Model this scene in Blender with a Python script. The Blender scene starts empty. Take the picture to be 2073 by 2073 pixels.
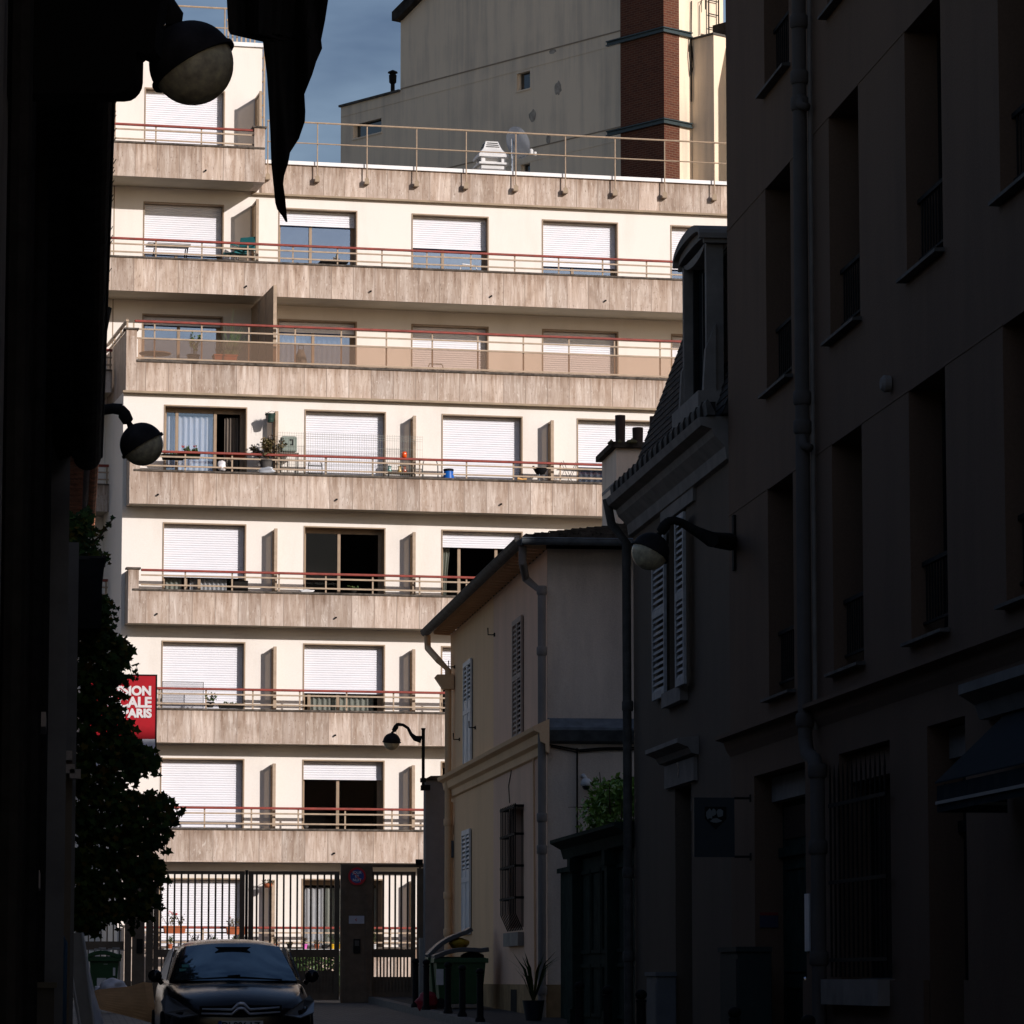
import bpy, bmesh, math, random
from mathutils import Vector, Matrix
R = math.radians
sc = bpy.context.scene
C = sc.collection
rnd = random.Random(7)

# ------------------------------------------------------------------ camera
F, CX, CY, HY = 7900.0, 1036.5, 1036.5, 1983.0
PITCH = math.atan((HY - CY) / F)
YAW = math.atan(906.5 * math.cos(PITCH) / F)            # camera turned right of the street axis (+Y)
FAC = math.atan(1836.5 * math.cos(PITCH) / F) - YAW     # the facade is not square to the street
cam = bpy.data.cameras.new('camera')
cam.sensor_width = 36.0
cam.lens = F / 2073.0 * 36.0
cam.clip_start, cam.clip_end = 0.5, 2000
cam_o = bpy.data.objects.new('camera', cam)
C.objects.link(cam_o)
cam_o.rotation_euler = (R(90) + PITCH, 0, -YAW)
sc.camera = cam_o

# ------------------------------------------------------------------ sky and sun
E2 = Vector((math.cos(FAC), math.sin(FAC), 0))
N2 = Vector((-math.sin(FAC), math.cos(FAC), 0))
to_sun = (0.67 * E2 - 1.0 * N2 + Vector((0, 0, 0.45))).normalized()
elev = math.asin(to_sun.z)
azim = math.atan2(to_sun.x, to_sun.y)
w = bpy.data.worlds.new('World'); sc.world = w; w.use_nodes = True
nt = w.node_tree; bg = nt.nodes['Background']
sky = nt.nodes.new('ShaderNodeTexSky'); sky.sky_type = 'NISHITA'; sky.sun_disc = False
sky.sun_elevation = elev; sky.sun_rotation = azim; sky.air_density = 1.2; sky.dust_density = 1.5
tc = nt.nodes.new('ShaderNodeTexCoord')
mp = nt.nodes.new('ShaderNodeMapping'); mp.inputs['Scale'].default_value = (2.2, 2.2, 7.0)
nz = nt.nodes.new('ShaderNodeTexNoise'); nz.inputs['Scale'].default_value = 4.2; nz.inputs['Detail'].default_value = 5
nz.inputs['Roughness'].default_value = 0.55
cr = nt.nodes.new('ShaderNodeValToRGB')
cr.color_ramp.elements[0].position = 0.32; cr.color_ramp.elements[0].color = (0.98, 1.05, 1.36, 1)
cr.color_ramp.elements[1].position = 0.72; cr.color_ramp.elements[1].color = (2.35, 2.28, 2.5, 1)
mx = nt.nodes.new('ShaderNodeMixRGB'); mx.blend_type = 'MULTIPLY'; mx.inputs[0].default_value = 1
L = nt.links.new
L(tc.outputs['Generated'], mp.inputs[0]); L(mp.outputs[0], nz.inputs['Vector']); L(nz.outputs[0], cr.inputs[0])
L(sky.outputs[0], mx.inputs[1]); L(cr.outputs[0], mx.inputs[2]); L(mx.outputs[0], bg.inputs[0])
bg.inputs[1].default_value = 0.05
sd = bpy.data.lights.new('sun', 'SUN'); sd.energy = 5.0; sd.angle = R(0.55); sd.color = (1.0, 0.925, 0.885)
so = bpy.data.objects.new('sun', sd); C.objects.link(so)
so.rotation_euler = to_sun.to_track_quat('Z', 'Y').to_euler()
so.location = (40, 20, 60)
vs = sc.view_settings
vs.view_transform = 'Standard'; vs.look = 'None'; vs.exposure = -0.23; vs.gamma = 1.0
sc.cycles.use_denoising = True
sc.cycles.max_bounces = 8; sc.cycles.diffuse_bounces = 4; sc.cycles.transparent_max_bounces = 12

# ------------------------------------------------------------------ pixel -> place helpers (real planes in the street)
FW = Vector((math.sin(YAW) * math.cos(PITCH), math.cos(YAW) * math.cos(PITCH), math.sin(PITCH)))
RT = Vector((math.cos(YAW), -math.sin(YAW), 0))
UP = RT.cross(FW)
def ray(px, py):
    return FW + RT * ((px - CX) / F) + UP * ((CY - py) / F)
def onX(px, py, X):
    d = ray(px, py); t = X / d.x
    return d * t
def onY(px, py, Y):
    d = ray(px, py); t = Y / d.y
    return d * t
ORG = ray(600, 1983) * 93.4
ORG = Vector((ORG.x, ORG.y, 0))
ROT = Matrix.Rotation(FAC, 3, 'Z'); IROT = ROT.inverted()
def fac(px, py, v):
    "facade frame: (u, z) of a pixel on the plane v metres in front of the set-back wall"
    d = IROT @ ray(px, py); o = IROT @ (-ORG)
    t = (-v - o.y) / d.y
    p = o + d * t
    return p.x, p.z
def fU(px, v, py=900): return fac(px, py, v)[0]
def fZ(py, v, px=600): return fac(px, py, v)[1]
def fw(u, v, z): return ORG + ROT @ Vector((u, -v, z))
GP = [(-10, -1.75), (0, -1.65), (20, -1.42), (30, -1.3), (42, -1.1), (46, -1.0), (60, -0.70), (68, -0.6), (78, -0.46), (84, -0.45), (140, -0.45)]
def gz(y):
    for (a, za), (b, zb) in zip(GP, GP[1:]):
        if a <= y <= b: return za + (zb - za) * (y - a) / (b - a)
    return GP[-1][1]

# ------------------------------------------------------------------ object helpers
OFF = {}
def tag(o, label, cat, group=None, kind=None):
    if label: o['label'] = label
    if cat: o['category'] = cat
    if group: o['group'] = group
    if kind: o['kind'] = kind
    return o
def empty(name, loc=(0, 0, 0), rz=0.0, world=True):
    "world=True: children are given in world coordinates (only for unrotated roots)"
    o = bpy.data.objects.new(name, None); C.objects.link(o)
    o.location = loc; o.rotation_euler = (0, 0, rz); o.empty_display_size = 0.3
    OFF[o.name] = Vector(loc) if world else Vector((0, 0, 0))
    return o
class MB:
    def __init__(s): s.v = []; s.f = []
    def add(s, vs, fs):
        n = len(s.v); s.v += [tuple(p) for p in vs]; s.f += [tuple(i + n for i in f) for f in fs]; return s
    def box(s, x0, x1, y0, y1, z0, z1):
        x0, x1 = min(x0, x1), max(x0, x1); y0, y1 = min(y0, y1), max(y0, y1); z0, z1 = min(z0, z1), max(z0, z1)
        return s.add([(x0,y0,z0),(x1,y0,z0),(x1,y1,z0),(x0,y1,z0),(x0,y0,z1),(x1,y0,z1),(x1,y1,z1),(x0,y1,z1)],
                     [(0,3,2,1),(4,5,6,7),(0,1,5,4),(1,2,6,5),(2,3,7,6),(3,0,4,7)])
    def prism(s, pts, vec):
        "polygon extruded along vec"
        n = len(pts); vec = Vector(vec)
        a = [Vector(p) for p in pts]; b = [p + vec for p in a]
        return s.add(a + b, [tuple(range(n - 1, -1, -1)), tuple(range(n, 2 * n))] + [(i, (i + 1) % n, n + (i + 1) % n, n + i) for i in range(n)])
    def tube(s, path, r, n=8, caps=True):
        path = [Vector(p) for p in path]; m = len(path)
        rr = r if isinstance(r, (list, tuple)) else [r] * m
        t = [(path[min(i + 1, m - 1)] - path[max(i - 1, 0)]).normalized() for i in range(m)]
        ref = Vector((0, 0, 1)) if abs(t[0].z) < 0.9 else Vector((1, 0, 0))
        a = t[0].cross(ref).normalized(); vs = []
        for i in range(m):
            a = (a - t[i] * a.dot(t[i])).normalized(); b = t[i].cross(a)
            for k in range(n):
                q = 2 * math.pi * k / n
                vs.append(path[i] + (a * math.cos(q) + b * math.sin(q)) * rr[i])
        fs = [(i * n + k, i * n + (k + 1) % n, (i + 1) * n + (k + 1) % n, (i + 1) * n + k) for i in range(m - 1) for k in range(n)]
        if caps: fs += [tuple(range(n - 1, -1, -1)), tuple(range((m - 1) * n, m * n))]
        return s.add(vs, fs)
    def lathe(s, prof, mat=None, n=20, a0=0.0, a1=2 * math.pi):
        "prof: (radius, height) pairs turned about the local z axis, placed by mat"
        mat = mat or Matrix.Identity(4); full = abs(a1 - a0 - 2 * math.pi) < 1e-6
        k = n if full else n + 1; vs = []
        for (r, h) in prof:
            for i in range(k):
                q = a0 + (a1 - a0) * i / n
                vs.append(mat @ Vector((r * math.cos(q), r * math.sin(q), h)))
        fs = []
        for j in range(len(prof) - 1):
            for i in range(k if full else k - 1):
                i2 = (i + 1) % k
                fs.append((j * k + i, j * k + i2, (j + 1) * k + i2, (j + 1) * k + i))
        return s.add(vs, fs)
    def build(s, name, mat, parent=None, smooth=False, bevel=0.0, recalc=True, auto=False):
        off = OFF.get(parent.name, Vector()) if parent else Vector()
        me = bpy.data.meshes.new(name)
        me.from_pydata([(p[0] - off.x, p[1] - off.y, p[2] - off.z) for p in s.v], [], s.f)
        if recalc:
            bm = bmesh.new(); bm.from_mesh(me)
            bmesh.ops.recalc_face_normals(bm, faces=bm.faces)
            bm.to_mesh(me); bm.free()
        me.materials.append(mat)
        if smooth:
            for p in me.polygons: p.use_smooth = True
        o = bpy.data.objects.new(name, me); C.objects.link(o)
        if parent: o.parent = parent; OFF[o.name] = off
        else: OFF[o.name] = Vector()
        if bevel > 0:
            b = o.modifiers.new('bevel', 'BEVEL'); b.width = bevel; b.segments = 2; b.limit_method = 'ANGLE'
        if auto:
            e = o.modifiers.new('split', 'EDGE_SPLIT'); e.split_angle = R(40)
        return o
def copy_part(o, dx, dy, dz):
    c = o.copy(); C.objects.link(c); c.parent = o.parent
    c.location = o.location + Vector((dx, dy, dz)); OFF[c.name] = OFF.get(o.name, Vector()); return c
def copy_tree(o, parent=None):
    kids = list(o.children)
    c = o.copy(); C.objects.link(c); c.parent = parent
    OFF[c.name] = OFF.get(o.name, Vector())
    for k in kids: copy_tree(k, c)
    return c
def text(name, s, mat, parent, loc, size, rot, align='LEFT', bold=0.0, sx=1.0):
    cu = bpy.data.curves.new(name, 'FONT'); cu.body = s; cu.size = size; cu.align_x = align
    cu.extrude = 0.002; cu.offset = bold
    o = bpy.data.objects.new(name, cu)
    C.objects.link(o)
    dg = bpy.context.evaluated_depsgraph_get()
    me = bpy.data.meshes.new_from_object(o.evaluated_get(dg)); me.name = name
    bpy.data.objects.remove(o); bpy.data.curves.remove(cu)
    me.materials.clear(); me.materials.append(mat)
    o = bpy.data.objects.new(name, me); C.objects.link(o)
    o.parent = parent
    off = OFF.get(parent.name, Vector())
    o.location = Vector(loc) - off; o.rotation_euler = rot; o.scale = (sx, 1, 1); OFF[o.name] = off
    return o

# ------------------------------------------------------------------ materials
def base(name, rough=0.8, spec=0.3):
    m = bpy.data.materials.new(name); m.use_nodes = True
    b = m.node_tree.nodes['Principled BSDF']
    b.inputs['Roughness'].default_value = rough; b.inputs['Specular IOR Level'].default_value = spec
    return m, m.node_tree, b
def mat(name, col, rough=0.75, spec=0.3, var=0.08, scale=6.0, metal=0.0, bump=0.0, stretch=(1, 1, 1), col2=None, emit=None):
    m, t, b = base(name, rough, spec)
    b.inputs['Metallic'].default_value = metal
    tc = t.nodes.new('ShaderNodeTexCoord'); mp = t.nodes.new('ShaderNodeMapping'); mp.inputs['Scale'].default_value = stretch
    nz = t.nodes.new('ShaderNodeTexNoise'); nz.inputs['Scale'].default_value = scale; nz.inputs['Detail'].default_value = 5
    nz.inputs['Roughness'].default_value = 0.6
    cr = t.nodes.new('ShaderNodeValToRGB')
    c2 = col2 or tuple(max(0, c * (1 - 2.2 * var)) for c in col)
    cr.color_ramp.elements[0].position = 0.3; cr.color_ramp.elements[0].color = (*c2, 1)
    cr.color_ramp.elements[1].position = 0.7; cr.color_ramp.elements[1].color = (*[min(1, c * (1 + var)) for c in col], 1)
    l = t.links.new
    l(tc.outputs['Object'], mp.inputs[0]); l(mp.outputs[0], nz.inputs['Vector']); l(nz.outputs[0], cr.inputs[0]); l(cr.outputs[0], b.inputs['Base Color'])
    if bump:
        n2 = t.nodes.new('ShaderNodeTexNoise'); n2.inputs['Scale'].default_value = scale * 9; n2.inputs['Detail'].default_value = 3
        bp = t.nodes.new('ShaderNodeBump'); bp.inputs['Strength'].default_value = bump; bp.inputs['Distance'].default_value = 0.01
        l(tc.outputs['Object'], n2.inputs['Vector']); l(n2.outputs[0], bp.inputs['Height']); l(bp.outputs[0], b.inputs['Normal'])
    return m
def math_node(t, op, a, b=None):
    n = t.nodes.new('ShaderNodeMath'); n.operation = op
    for i, x in enumerate((a, b)):
        if x is None: continue
        if isinstance(x, (int, float)): n.inputs[i].default_value = x
        else: t.links.new(x, n.inputs[i])
    return n.outputs[0]
def travertine():
    m, t, b = base('travertine_panels', 0.7, 0.3)
    l = t.links.new
    tc = t.nodes.new('ShaderNodeTexCoord'); sp = t.nodes.new('ShaderNodeSeparateXYZ'); l(tc.outputs['Object'], sp.inputs[0])
    px = math_node(t, 'DIVIDE', sp.outputs[0], 0.533)
    cell = math_node(t, 'FLOOR', px); fr = math_node(t, 'FRACT', px)
    wn = t.nodes.new('ShaderNodeTexWhiteNoise'); wn.noise_dimensions = '2D'
    lev = math_node(t, 'FLOOR', math_node(t, 'DIVIDE', sp.outputs[2], 1.35))
    cv = t.nodes.new('ShaderNodeCombineXYZ'); l(cell, cv.inputs[0]); l(lev, cv.inputs[1]); l(cv.outputs[0], wn.inputs['Vector'])
    # streaks, shifted per panel
    sc_ = t.nodes.new('ShaderNodeVectorMath'); sc_.operation = 'MULTIPLY'; sc_.inputs[1].default_value = (10.0, 10.0, 1.15); l(tc.outputs['Object'], sc_.inputs[0])
    ad = t.nodes.new('ShaderNodeVectorMath'); ad.operation = 'ADD'; l(sc_.outputs[0], ad.inputs[0])
    mu = t.nodes.new('ShaderNodeVectorMath'); mu.operation = 'MULTIPLY'; mu.inputs[1].default_value = (37, 11, 23); l(wn.outputs['Color'], mu.inputs[0]); l(mu.outputs[0], ad.inputs[1])
    n1 = t.nodes.new('ShaderNodeTexNoise'); n1.inputs['Scale'].default_value = 1.0; n1.inputs['Detail'].default_value = 7; n1.inputs['Roughness'].default_value = 0.7; n1.inputs['Distortion'].default_value = 0.8
    l(ad.outputs[0], n1.inputs['Vector'])
    cr = t.nodes.new('ShaderNodeValToRGB'); e = cr.color_ramp.elements
    e[0].position = 0.28; e[0].color = (0.36, 0.265, 0.205, 1); e[1].position = 0.72; e[1].color = (0.69, 0.61, 0.54, 1)
    x = e.new(0.5); x.color = (0.495, 0.405, 0.342, 1)
    l(n1.outputs[0], cr.inputs[0])
    # whole-panel tint
    hs = t.nodes.new('ShaderNodeHueSaturation'); l(cr.outputs[0], hs.inputs['Color'])
    l(math_node(t, 'ADD', math_node(t, 'MULTIPLY', wn.outputs['Value'], 0.34), 0.84), hs.inputs['Value'])
    # grey weathering that collects in patches
    n2 = t.nodes.new('ShaderNodeTexNoise'); n2.inputs['Scale'].default_value = 2.3; n2.inputs['Detail'].default_value = 5; l(tc.outputs['Object'], n2.inputs['Vector'])
    c2 = t.nodes.new('ShaderNodeValToRGB'); c2.color_ramp.elements[0].position = 0.55; c2.color_ramp.elements[0].color = (1, 1, 1, 1)
    c2.color_ramp.elements[1].position = 0.8; c2.color_ramp.elements[1].color = (0.72, 0.68, 0.64, 1); l(n2.outputs[0], c2.inputs[0])
    m1 = t.nodes.new('ShaderNodeMixRGB'); m1.blend_type = 'MULTIPLY'; m1.inputs[0].default_value = 1; l(hs.outputs[0], m1.inputs[1]); l(c2.outputs[0], m1.inputs[2])
    # pits
    vo = t.nodes.new('ShaderNodeTexNoise'); vo.inputs['Scale'].default_value = 30; vo.inputs['Detail'].default_value = 2
    s3 = t.nodes.new('ShaderNodeVectorMath'); s3.operation = 'MULTIPLY'; s3.inputs[1].default_value = (1.4, 1.4, 0.45); l(tc.outputs['Object'], s3.inputs[0]); l(s3.outputs[0], vo.inputs['Vector'])
    c3 = t.nodes.new('ShaderNodeValToRGB'); c3.color_ramp.elements[0].position = 0.27; c3.color_ramp.elements[0].color = (0.45, 0.4, 0.36, 1); c3.color_ramp.elements[1].position = 0.36; c3.color_ramp.elements[1].color = (1, 1, 1, 1); l(vo.outputs[0], c3.inputs[0])
    m2 = t.nodes.new('ShaderNodeMixRGB'); m2.blend_type = 'MULTIPLY'; m2.inputs[0].default_value = 0.8; l(m1.outputs[0], m2.inputs[1]); l(c3.outputs[0], m2.inputs[2])
    # pale calcite veins
    s4 = t.nodes.new('ShaderNodeVectorMath'); s4.operation = 'MULTIPLY'; s4.inputs[1].default_value = (5.0, 5.0, 1.1); l(tc.outputs['Object'], s4.inputs[0])
    a4 = t.nodes.new('ShaderNodeVectorMath'); a4.operation = 'ADD'; l(s4.outputs[0], a4.inputs[0]); l(mu.outputs[0], a4.inputs[1])
    n4 = t.nodes.new('ShaderNodeTexNoise'); n4.inputs['Scale'].default_value = 2.2; n4.inputs['Detail'].default_value = 6; n4.inputs['Distortion'].default_value = 3.0; l(a4.outputs[0], n4.inputs['Vector'])
    c4 = t.nodes.new('ShaderNodeValToRGB'); c4.color_ramp.elements[0].position = 0.60; c4.color_ramp.elements[0].color = (0, 0, 0, 1); c4.color_ramp.elements[1].position = 0.70; c4.color_ramp.elements[1].color = (0.7, 0.7, 0.7, 1); l(n4.outputs[0], c4.inputs[0])
    m4 = t.nodes.new('ShaderNodeMixRGB'); l(c4.outputs[0], m4.inputs[0]); l(m2.outputs[0], m4.inputs[1]); m4.inputs[2].default_value = (0.68, 0.62, 0.56, 1); m2 = m4
    # broad darker and paler bands inside a slab
    s5 = t.nodes.new('ShaderNodeVectorMath'); s5.operation = 'MULTIPLY'; s5.inputs[1].default_value = (3.2, 3.2, 0.35); l(tc.outputs['Object'], s5.inputs[0])
    a5 = t.nodes.new('ShaderNodeVectorMath'); a5.operation = 'ADD'; l(s5.outputs[0], a5.inputs[0]); l(mu.outputs[0], a5.inputs[1])
    n5 = t.nodes.new('ShaderNodeTexNoise'); n5.inputs['Scale'].default_value = 1.3; n5.inputs['Detail'].default_value = 3; l(a5.outputs[0], n5.inputs['Vector'])
    c5 = t.nodes.new('ShaderNodeValToRGB'); c5.color_ramp.elements[0].position = 0.35; c5.color_ramp.elements[0].color = (0.83, 0.78, 0.73, 1); c5.color_ramp.elements[1].position = 0.65; c5.color_ramp.elements[1].color = (1.0, 1.0, 1.0, 1); l(n5.outputs[0], c5.inputs[0])
    m5 = t.nodes.new('ShaderNodeMixRGB'); m5.blend_type = 'MULTIPLY'; m5.inputs[0].default_value = 1; l(m2.outputs[0], m5.inputs[1]); l(c5.outputs[0], m5.inputs[2])
    # grime drips running down from the coping
    sg_ = t.nodes.new('ShaderNodeSeparateXYZ'); l(tc.outputs['Generated'], sg_.inputs[0])
    s6_ = t.nodes.new('ShaderNodeVectorMath'); s6_.operation = 'MULTIPLY'; s6_.inputs[1].default_value = (11.0, 0.0, 0.5); l(tc.outputs['Object'], s6_.inputs[0])
    n6 = t.nodes.new('ShaderNodeTexNoise'); n6.inputs['Scale'].default_value = 1.0; n6.inputs['Detail'].default_value = 4; l(s6_.outputs[0], n6.inputs['Vector'])
    hgt = math_node(t, 'MULTIPLY', math_node(t, 'SUBTRACT', sg_.outputs[2], 0.35), 1.1)
    dr = math_node(t, 'SUBTRACT', math_node(t, 'ADD', n6.outputs[0], math_node(t, 'MULTIPLY', hgt, 0.45)), 0.66)
    c6 = t.nodes.new('ShaderNodeValToRGB'); c6.color_ramp.elements[0].position = 0.0; c6.color_ramp.elements[0].color = (1, 1, 1, 1); c6.color_ramp.elements[1].position = 0.22; c6.color_ramp.elements[1].color = (0.58, 0.50, 0.43, 1); l(dr, c6.inputs[0])
    m6 = t.nodes.new('ShaderNodeMixRGB'); m6.blend_type = 'MULTIPLY'; m6.inputs[0].default_value = 0.85; l(m5.outputs[0], m6.inputs[1]); l(c6.outputs[0], m6.inputs[2]); m2 = m6
    # joints
    jn = math_node(t, 'LESS_THAN', math_node(t, 'ABSOLUTE', math_node(t, 'SUBTRACT', fr, 0.5)), 0.485)
    m3 = t.nodes.new('ShaderNodeMixRGB'); l(jn, m3.inputs[0]); m3.inputs[1].default_value = (0.25, 0.19, 0.15, 1); l(m2.outputs[0], m3.inputs[2])
    l(m3.outputs[0], b.inputs['Base Color'])
    return m
def stained(name, col, stain, amount=0.6, lo=0.45, hi=0.75, rough=0.9, bump=0.25, sz=(1.6, 1.6, 0.35)):
    "render with vertical rain streaks and soft blotches"
    m, t, b = base(name, rough, 0.15); l = t.links.new
    tc = t.nodes.new('ShaderNodeTexCoord')
    sm = t.nodes.new('ShaderNodeVectorMath'); sm.operation = 'MULTIPLY'; sm.inputs[1].default_value = sz; l(tc.outputs['Object'], sm.inputs[0])
    n1 = t.nodes.new('ShaderNodeTexNoise'); n1.inputs['Scale'].default_value = 1; n1.inputs['Detail'].default_value = 8; n1.inputs['Roughness'].default_value = 0.65; l(sm.outputs[0], n1.inputs['Vector'])
    n2 = t.nodes.new('ShaderNodeTexNoise'); n2.inputs['Scale'].default_value = 0.5; n2.inputs['Detail'].default_value = 5; l(tc.outputs['Object'], n2.inputs['Vector'])
    ad = math_node(t, 'ADD', math_node(t, 'MULTIPLY', n1.outputs[0], 0.6), math_node(t, 'MULTIPLY', n2.outputs[0], 0.4))
    cr = t.nodes.new('ShaderNodeValToRGB'); cr.color_ramp.elements[0].position = lo; cr.color_ramp.elements[1].position = hi
    cr.color_ramp.elements[0].color = (*col, 1); cr.color_ramp.elements[1].color = (*[c * (1 - amount) + s * amount for c, s in zip(col, stain)], 1)
    l(ad, cr.inputs[0])
    n3 = t.nodes.new('ShaderNodeTexNoise'); n3.inputs['Scale'].default_value = 45; n3.inputs['Detail'].default_value = 3; l(tc.outputs['Object'], n3.inputs['Vector'])
    mxx = t.nodes.new('ShaderNodeMixRGB'); mxx.blend_type = 'OVERLAY'; mxx.inputs[0].default_value = 0.18; l(cr.outputs[0], mxx.inputs[1]); l(n3.outputs['Color'], mxx.inputs[2])
    rg = t.nodes.new('ShaderNodeRGBToBW'); l(n3.outputs[0], rg.inputs[0]); l(rg.outputs[0], mxx.inputs[2])
    l(mxx.outputs[0], b.inputs['Base Color'])
    if bump:
        bp = t.nodes.new('ShaderNodeBump'); bp.inputs['Strength'].default_value = bump; bp.inputs['Distance'].default_value = 0.008; l(n3.outputs[0], bp.inputs['Height']); l(bp.outputs[0], b.inputs['Normal'])
    return m
def brick(name):
    m, t, b = base(name, 0.9, 0.15); l = t.links.new
    tc = t.nodes.new('ShaderNodeTexCoord')
    sp = t.nodes.new('ShaderNodeSeparateXYZ'); l(tc.outputs['Object'], sp.inputs[0])
    cv = t.nodes.new('ShaderNodeCombineXYZ'); l(math_node(t, 'ADD', sp.outputs[0], sp.outputs[1]), cv.inputs[0]); l(sp.outputs[2], cv.inputs[1])
    bk = t.nodes.new('ShaderNodeTexBrick'); bk.inputs['Scale'].default_value = 1.0; bk.inputs['Brick Width'].default_value = 0.23; bk.inputs['Row Height'].default_value = 0.072
    bk.inputs['Mortar Size'].default_value = 0.007; bk.inputs['Color1'].default_value = (0.115, 0.040, 0.023, 1); bk.inputs['Color2'].default_value = (0.08, 0.028, 0.018, 1); bk.inputs['Mortar'].default_value = (0.15, 0.10, 0.07, 1)
    bk.inputs['Bias'].default_value = 0.05
    l(cv.outputs[0], bk.inputs['Vector']); l(bk.outputs[0], b.inputs['Base Color'])
    return m
def glass(name, refl=0.3, tint=(0.85, 0.9, 1.0), through=0.75, dark=(0.012, 0.013, 0.016)):
    m = bpy.data.materials.new(name); m.use_nodes = True; t = m.node_tree; t.nodes.clear(); l = t.links.new
    o = t.nodes.new('ShaderNodeOutputMaterial'); g = t.nodes.new('ShaderNodeBsdfGlossy'); g.inputs['Roughness'].default_value = 0.015; g.inputs['Color'].default_value = (*tint, 1)
    tr = t.nodes.new('ShaderNodeBsdfTransparent'); tr.inputs[0].default_value = (through, through, through, 1)
    lw = t.nodes.new('ShaderNodeLayerWeight'); lw.inputs['Blend'].default_value = 0.35
    fac_ = math_node(t, 'MAXIMUM', math_node(t, 'MULTIPLY', lw.outputs['Fresnel'], 1.0 if refl > .1 else .2), refl)
    mi = t.nodes.new('ShaderNodeMixShader'); l(fac_, mi.inputs[0]); l(tr.outputs[0], mi.inputs[1]); l(g.outputs[0], mi.inputs[2]); l(mi.outputs[0], o.inputs[0])
    return m
def leafmat(name, cols, rough=0.45):
    m, t, b = base(name, rough, 0.4); l = t.links.new
    ge = t.nodes.new('ShaderNodeNewGeometry'); cr = t.nodes.new('ShaderNodeValToRGB'); e = cr.color_ramp.elements
    e[0].color = (*cols[0], 1); e[1].color = (*cols[-1], 1)
    for i, c in enumerate(cols[1:-1]):
        x = e.new((i + 1) / (len(cols) - 1)); x.color = (*c, 1)
    l(ge.outputs['Random Per Island'], cr.inputs[0]); l(cr.outputs[0], b.inputs['Base Color'])
    return m
def paving():
    m, t, b = base('stone_setts', 0.8, 0.3); l = t.links.new
    tc = t.nodes.new('ShaderNodeTexCoord'); bk = t.nodes.new('ShaderNodeTexBrick'); bk.inputs['Scale'].default_value = 1
    bk.inputs['Brick Width'].default_value = 0.22; bk.inputs['Row Height'].default_value = 0.14; bk.inputs['Mortar Size'].default_value = 0.012
    bk.inputs['Color1'].default_value = (0.16, 0.15, 0.135, 1); bk.inputs['Color2'].default_value = (0.09, 0.085, 0.08, 1); bk.inputs['Mortar'].default_value = (0.035, 0.033, 0.03, 1)
    l(tc.outputs['Object'], bk.inputs['Vector']); l(bk.outputs[0], b.inputs['Base Color'])
    bp = t.nodes.new('ShaderNodeBump'); bp.inputs['Strength'].default_value = 0.6; bp.inputs['Distance'].default_value = 0.02; l(bk.outputs['Fac'], bp.inputs['Height']); bp.invert = True; l(bp.outputs[0], b.inputs['Normal'])
    return m
M = {}
M['cream'] = stained('cream_render', (0.79, 0.742, 0.685), (0.60, 0.54, 0.47), 0.6, 0.49, 0.78, 0.9, 0.12)
M['soffit'] = mat('soffit_paint', (0.42, 0.37, 0.29), 0.9, 0.15, 0.06, 1.5)
M['trav'] = travertine()
M['coping'] = mat('weathered_coping', (0.11, 0.092, 0.076), 0.9, 0.2, 0.3, 9)
M['zincw'] = mat('white_coping_metal', (0.80, 0.80, 0.80), 0.5, 0.4, 0.06, 3)
M['shutter'] = mat('shutter_white', (0.74, 0.745, 0.79), 0.5, 0.4, 0.015, 2)
M['bronze'] = mat('bronze_frame', (0.30, 0.215, 0.14), 0.5, 0.4, 0.08, 6)
M['tan'] = mat('tan_rail_paint', (0.40, 0.30, 0.21), 0.55, 0.35, 0.1, 8)
M['red'] = mat('red_handrail', (0.25, 0.04, 0.026), 0.55, 0.35, 0.15, 6)
M['panel'] = mat('brown_panel', (0.33, 0.25, 0.17), 0.6, 0.3, 0.1, 4)
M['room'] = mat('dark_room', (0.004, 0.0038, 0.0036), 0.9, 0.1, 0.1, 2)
M['glass'] = glass('window_glass', 0.34, (0.55, 0.72, 1.0))
M['dglass'] = glass('dark_glass', 0.012, through=0.8)
M['glass2'] = glass('clear_glass', 0.15, (0.5, 0.7, 1.0), 0.9)
M['curtain'] = mat('net_curtain', (0.78, 0.80, 0.83), 0.9, 0.1, 0.1, 3, stretch=(12, 12, 0.4))
M['drape'] = mat('brown_drape', (0.18, 0.15, 0.125), 0.9, 0.1, 0.2, 3, stretch=(12, 12, 0.4))
M['drape_g'] = mat('pale_green_drape', (0.5, 0.53, 0.47), 0.9, 0.1, 0.12, 3, stretch=(12, 12, 0.3))
M['gable'] = stained('stained_gable_render', (0.84, 0.70, 0.53), (0.46, 0.40, 0.33), 0.75, 0.47, 0.68, 0.92, 0.2, (2.6, 2.6, 0.16))
M['patch'] = mat('cement_patch', (0.42, 0.37, 0.31), 0.9, 0.1, 0.2, 8)
M['brick'] = brick('red_brick')
M['steel'] = mat('green_grey_steel', (0.035, 0.055, 0.06), 0.45, 0.5, 0.15, 8, metal=0.3)
M['zinc'] = mat('grey_blue_zinc', (0.13, 0.15, 0.17), 0.7, 0.25, 0.2, 5, metal=0.1)
M['zincd'] = mat('dull_zinc', (0.10, 0.093, 0.085), 0.8, 0.15, 0.2, 5, metal=0.05)
M['dark'] = mat('dark_wall_render', (0.19, 0.18, 0.165), 0.95, 0.1, 0.14, 1.2, bump=0.4)
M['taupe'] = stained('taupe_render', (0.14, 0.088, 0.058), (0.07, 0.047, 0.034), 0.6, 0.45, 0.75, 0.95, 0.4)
M['taupe2'] = stained('grey_render', (0.125, 0.094, 0.07), (0.08, 0.064, 0.05), 0.6, 0.45, 0.75, 0.95, 0.4)
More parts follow.
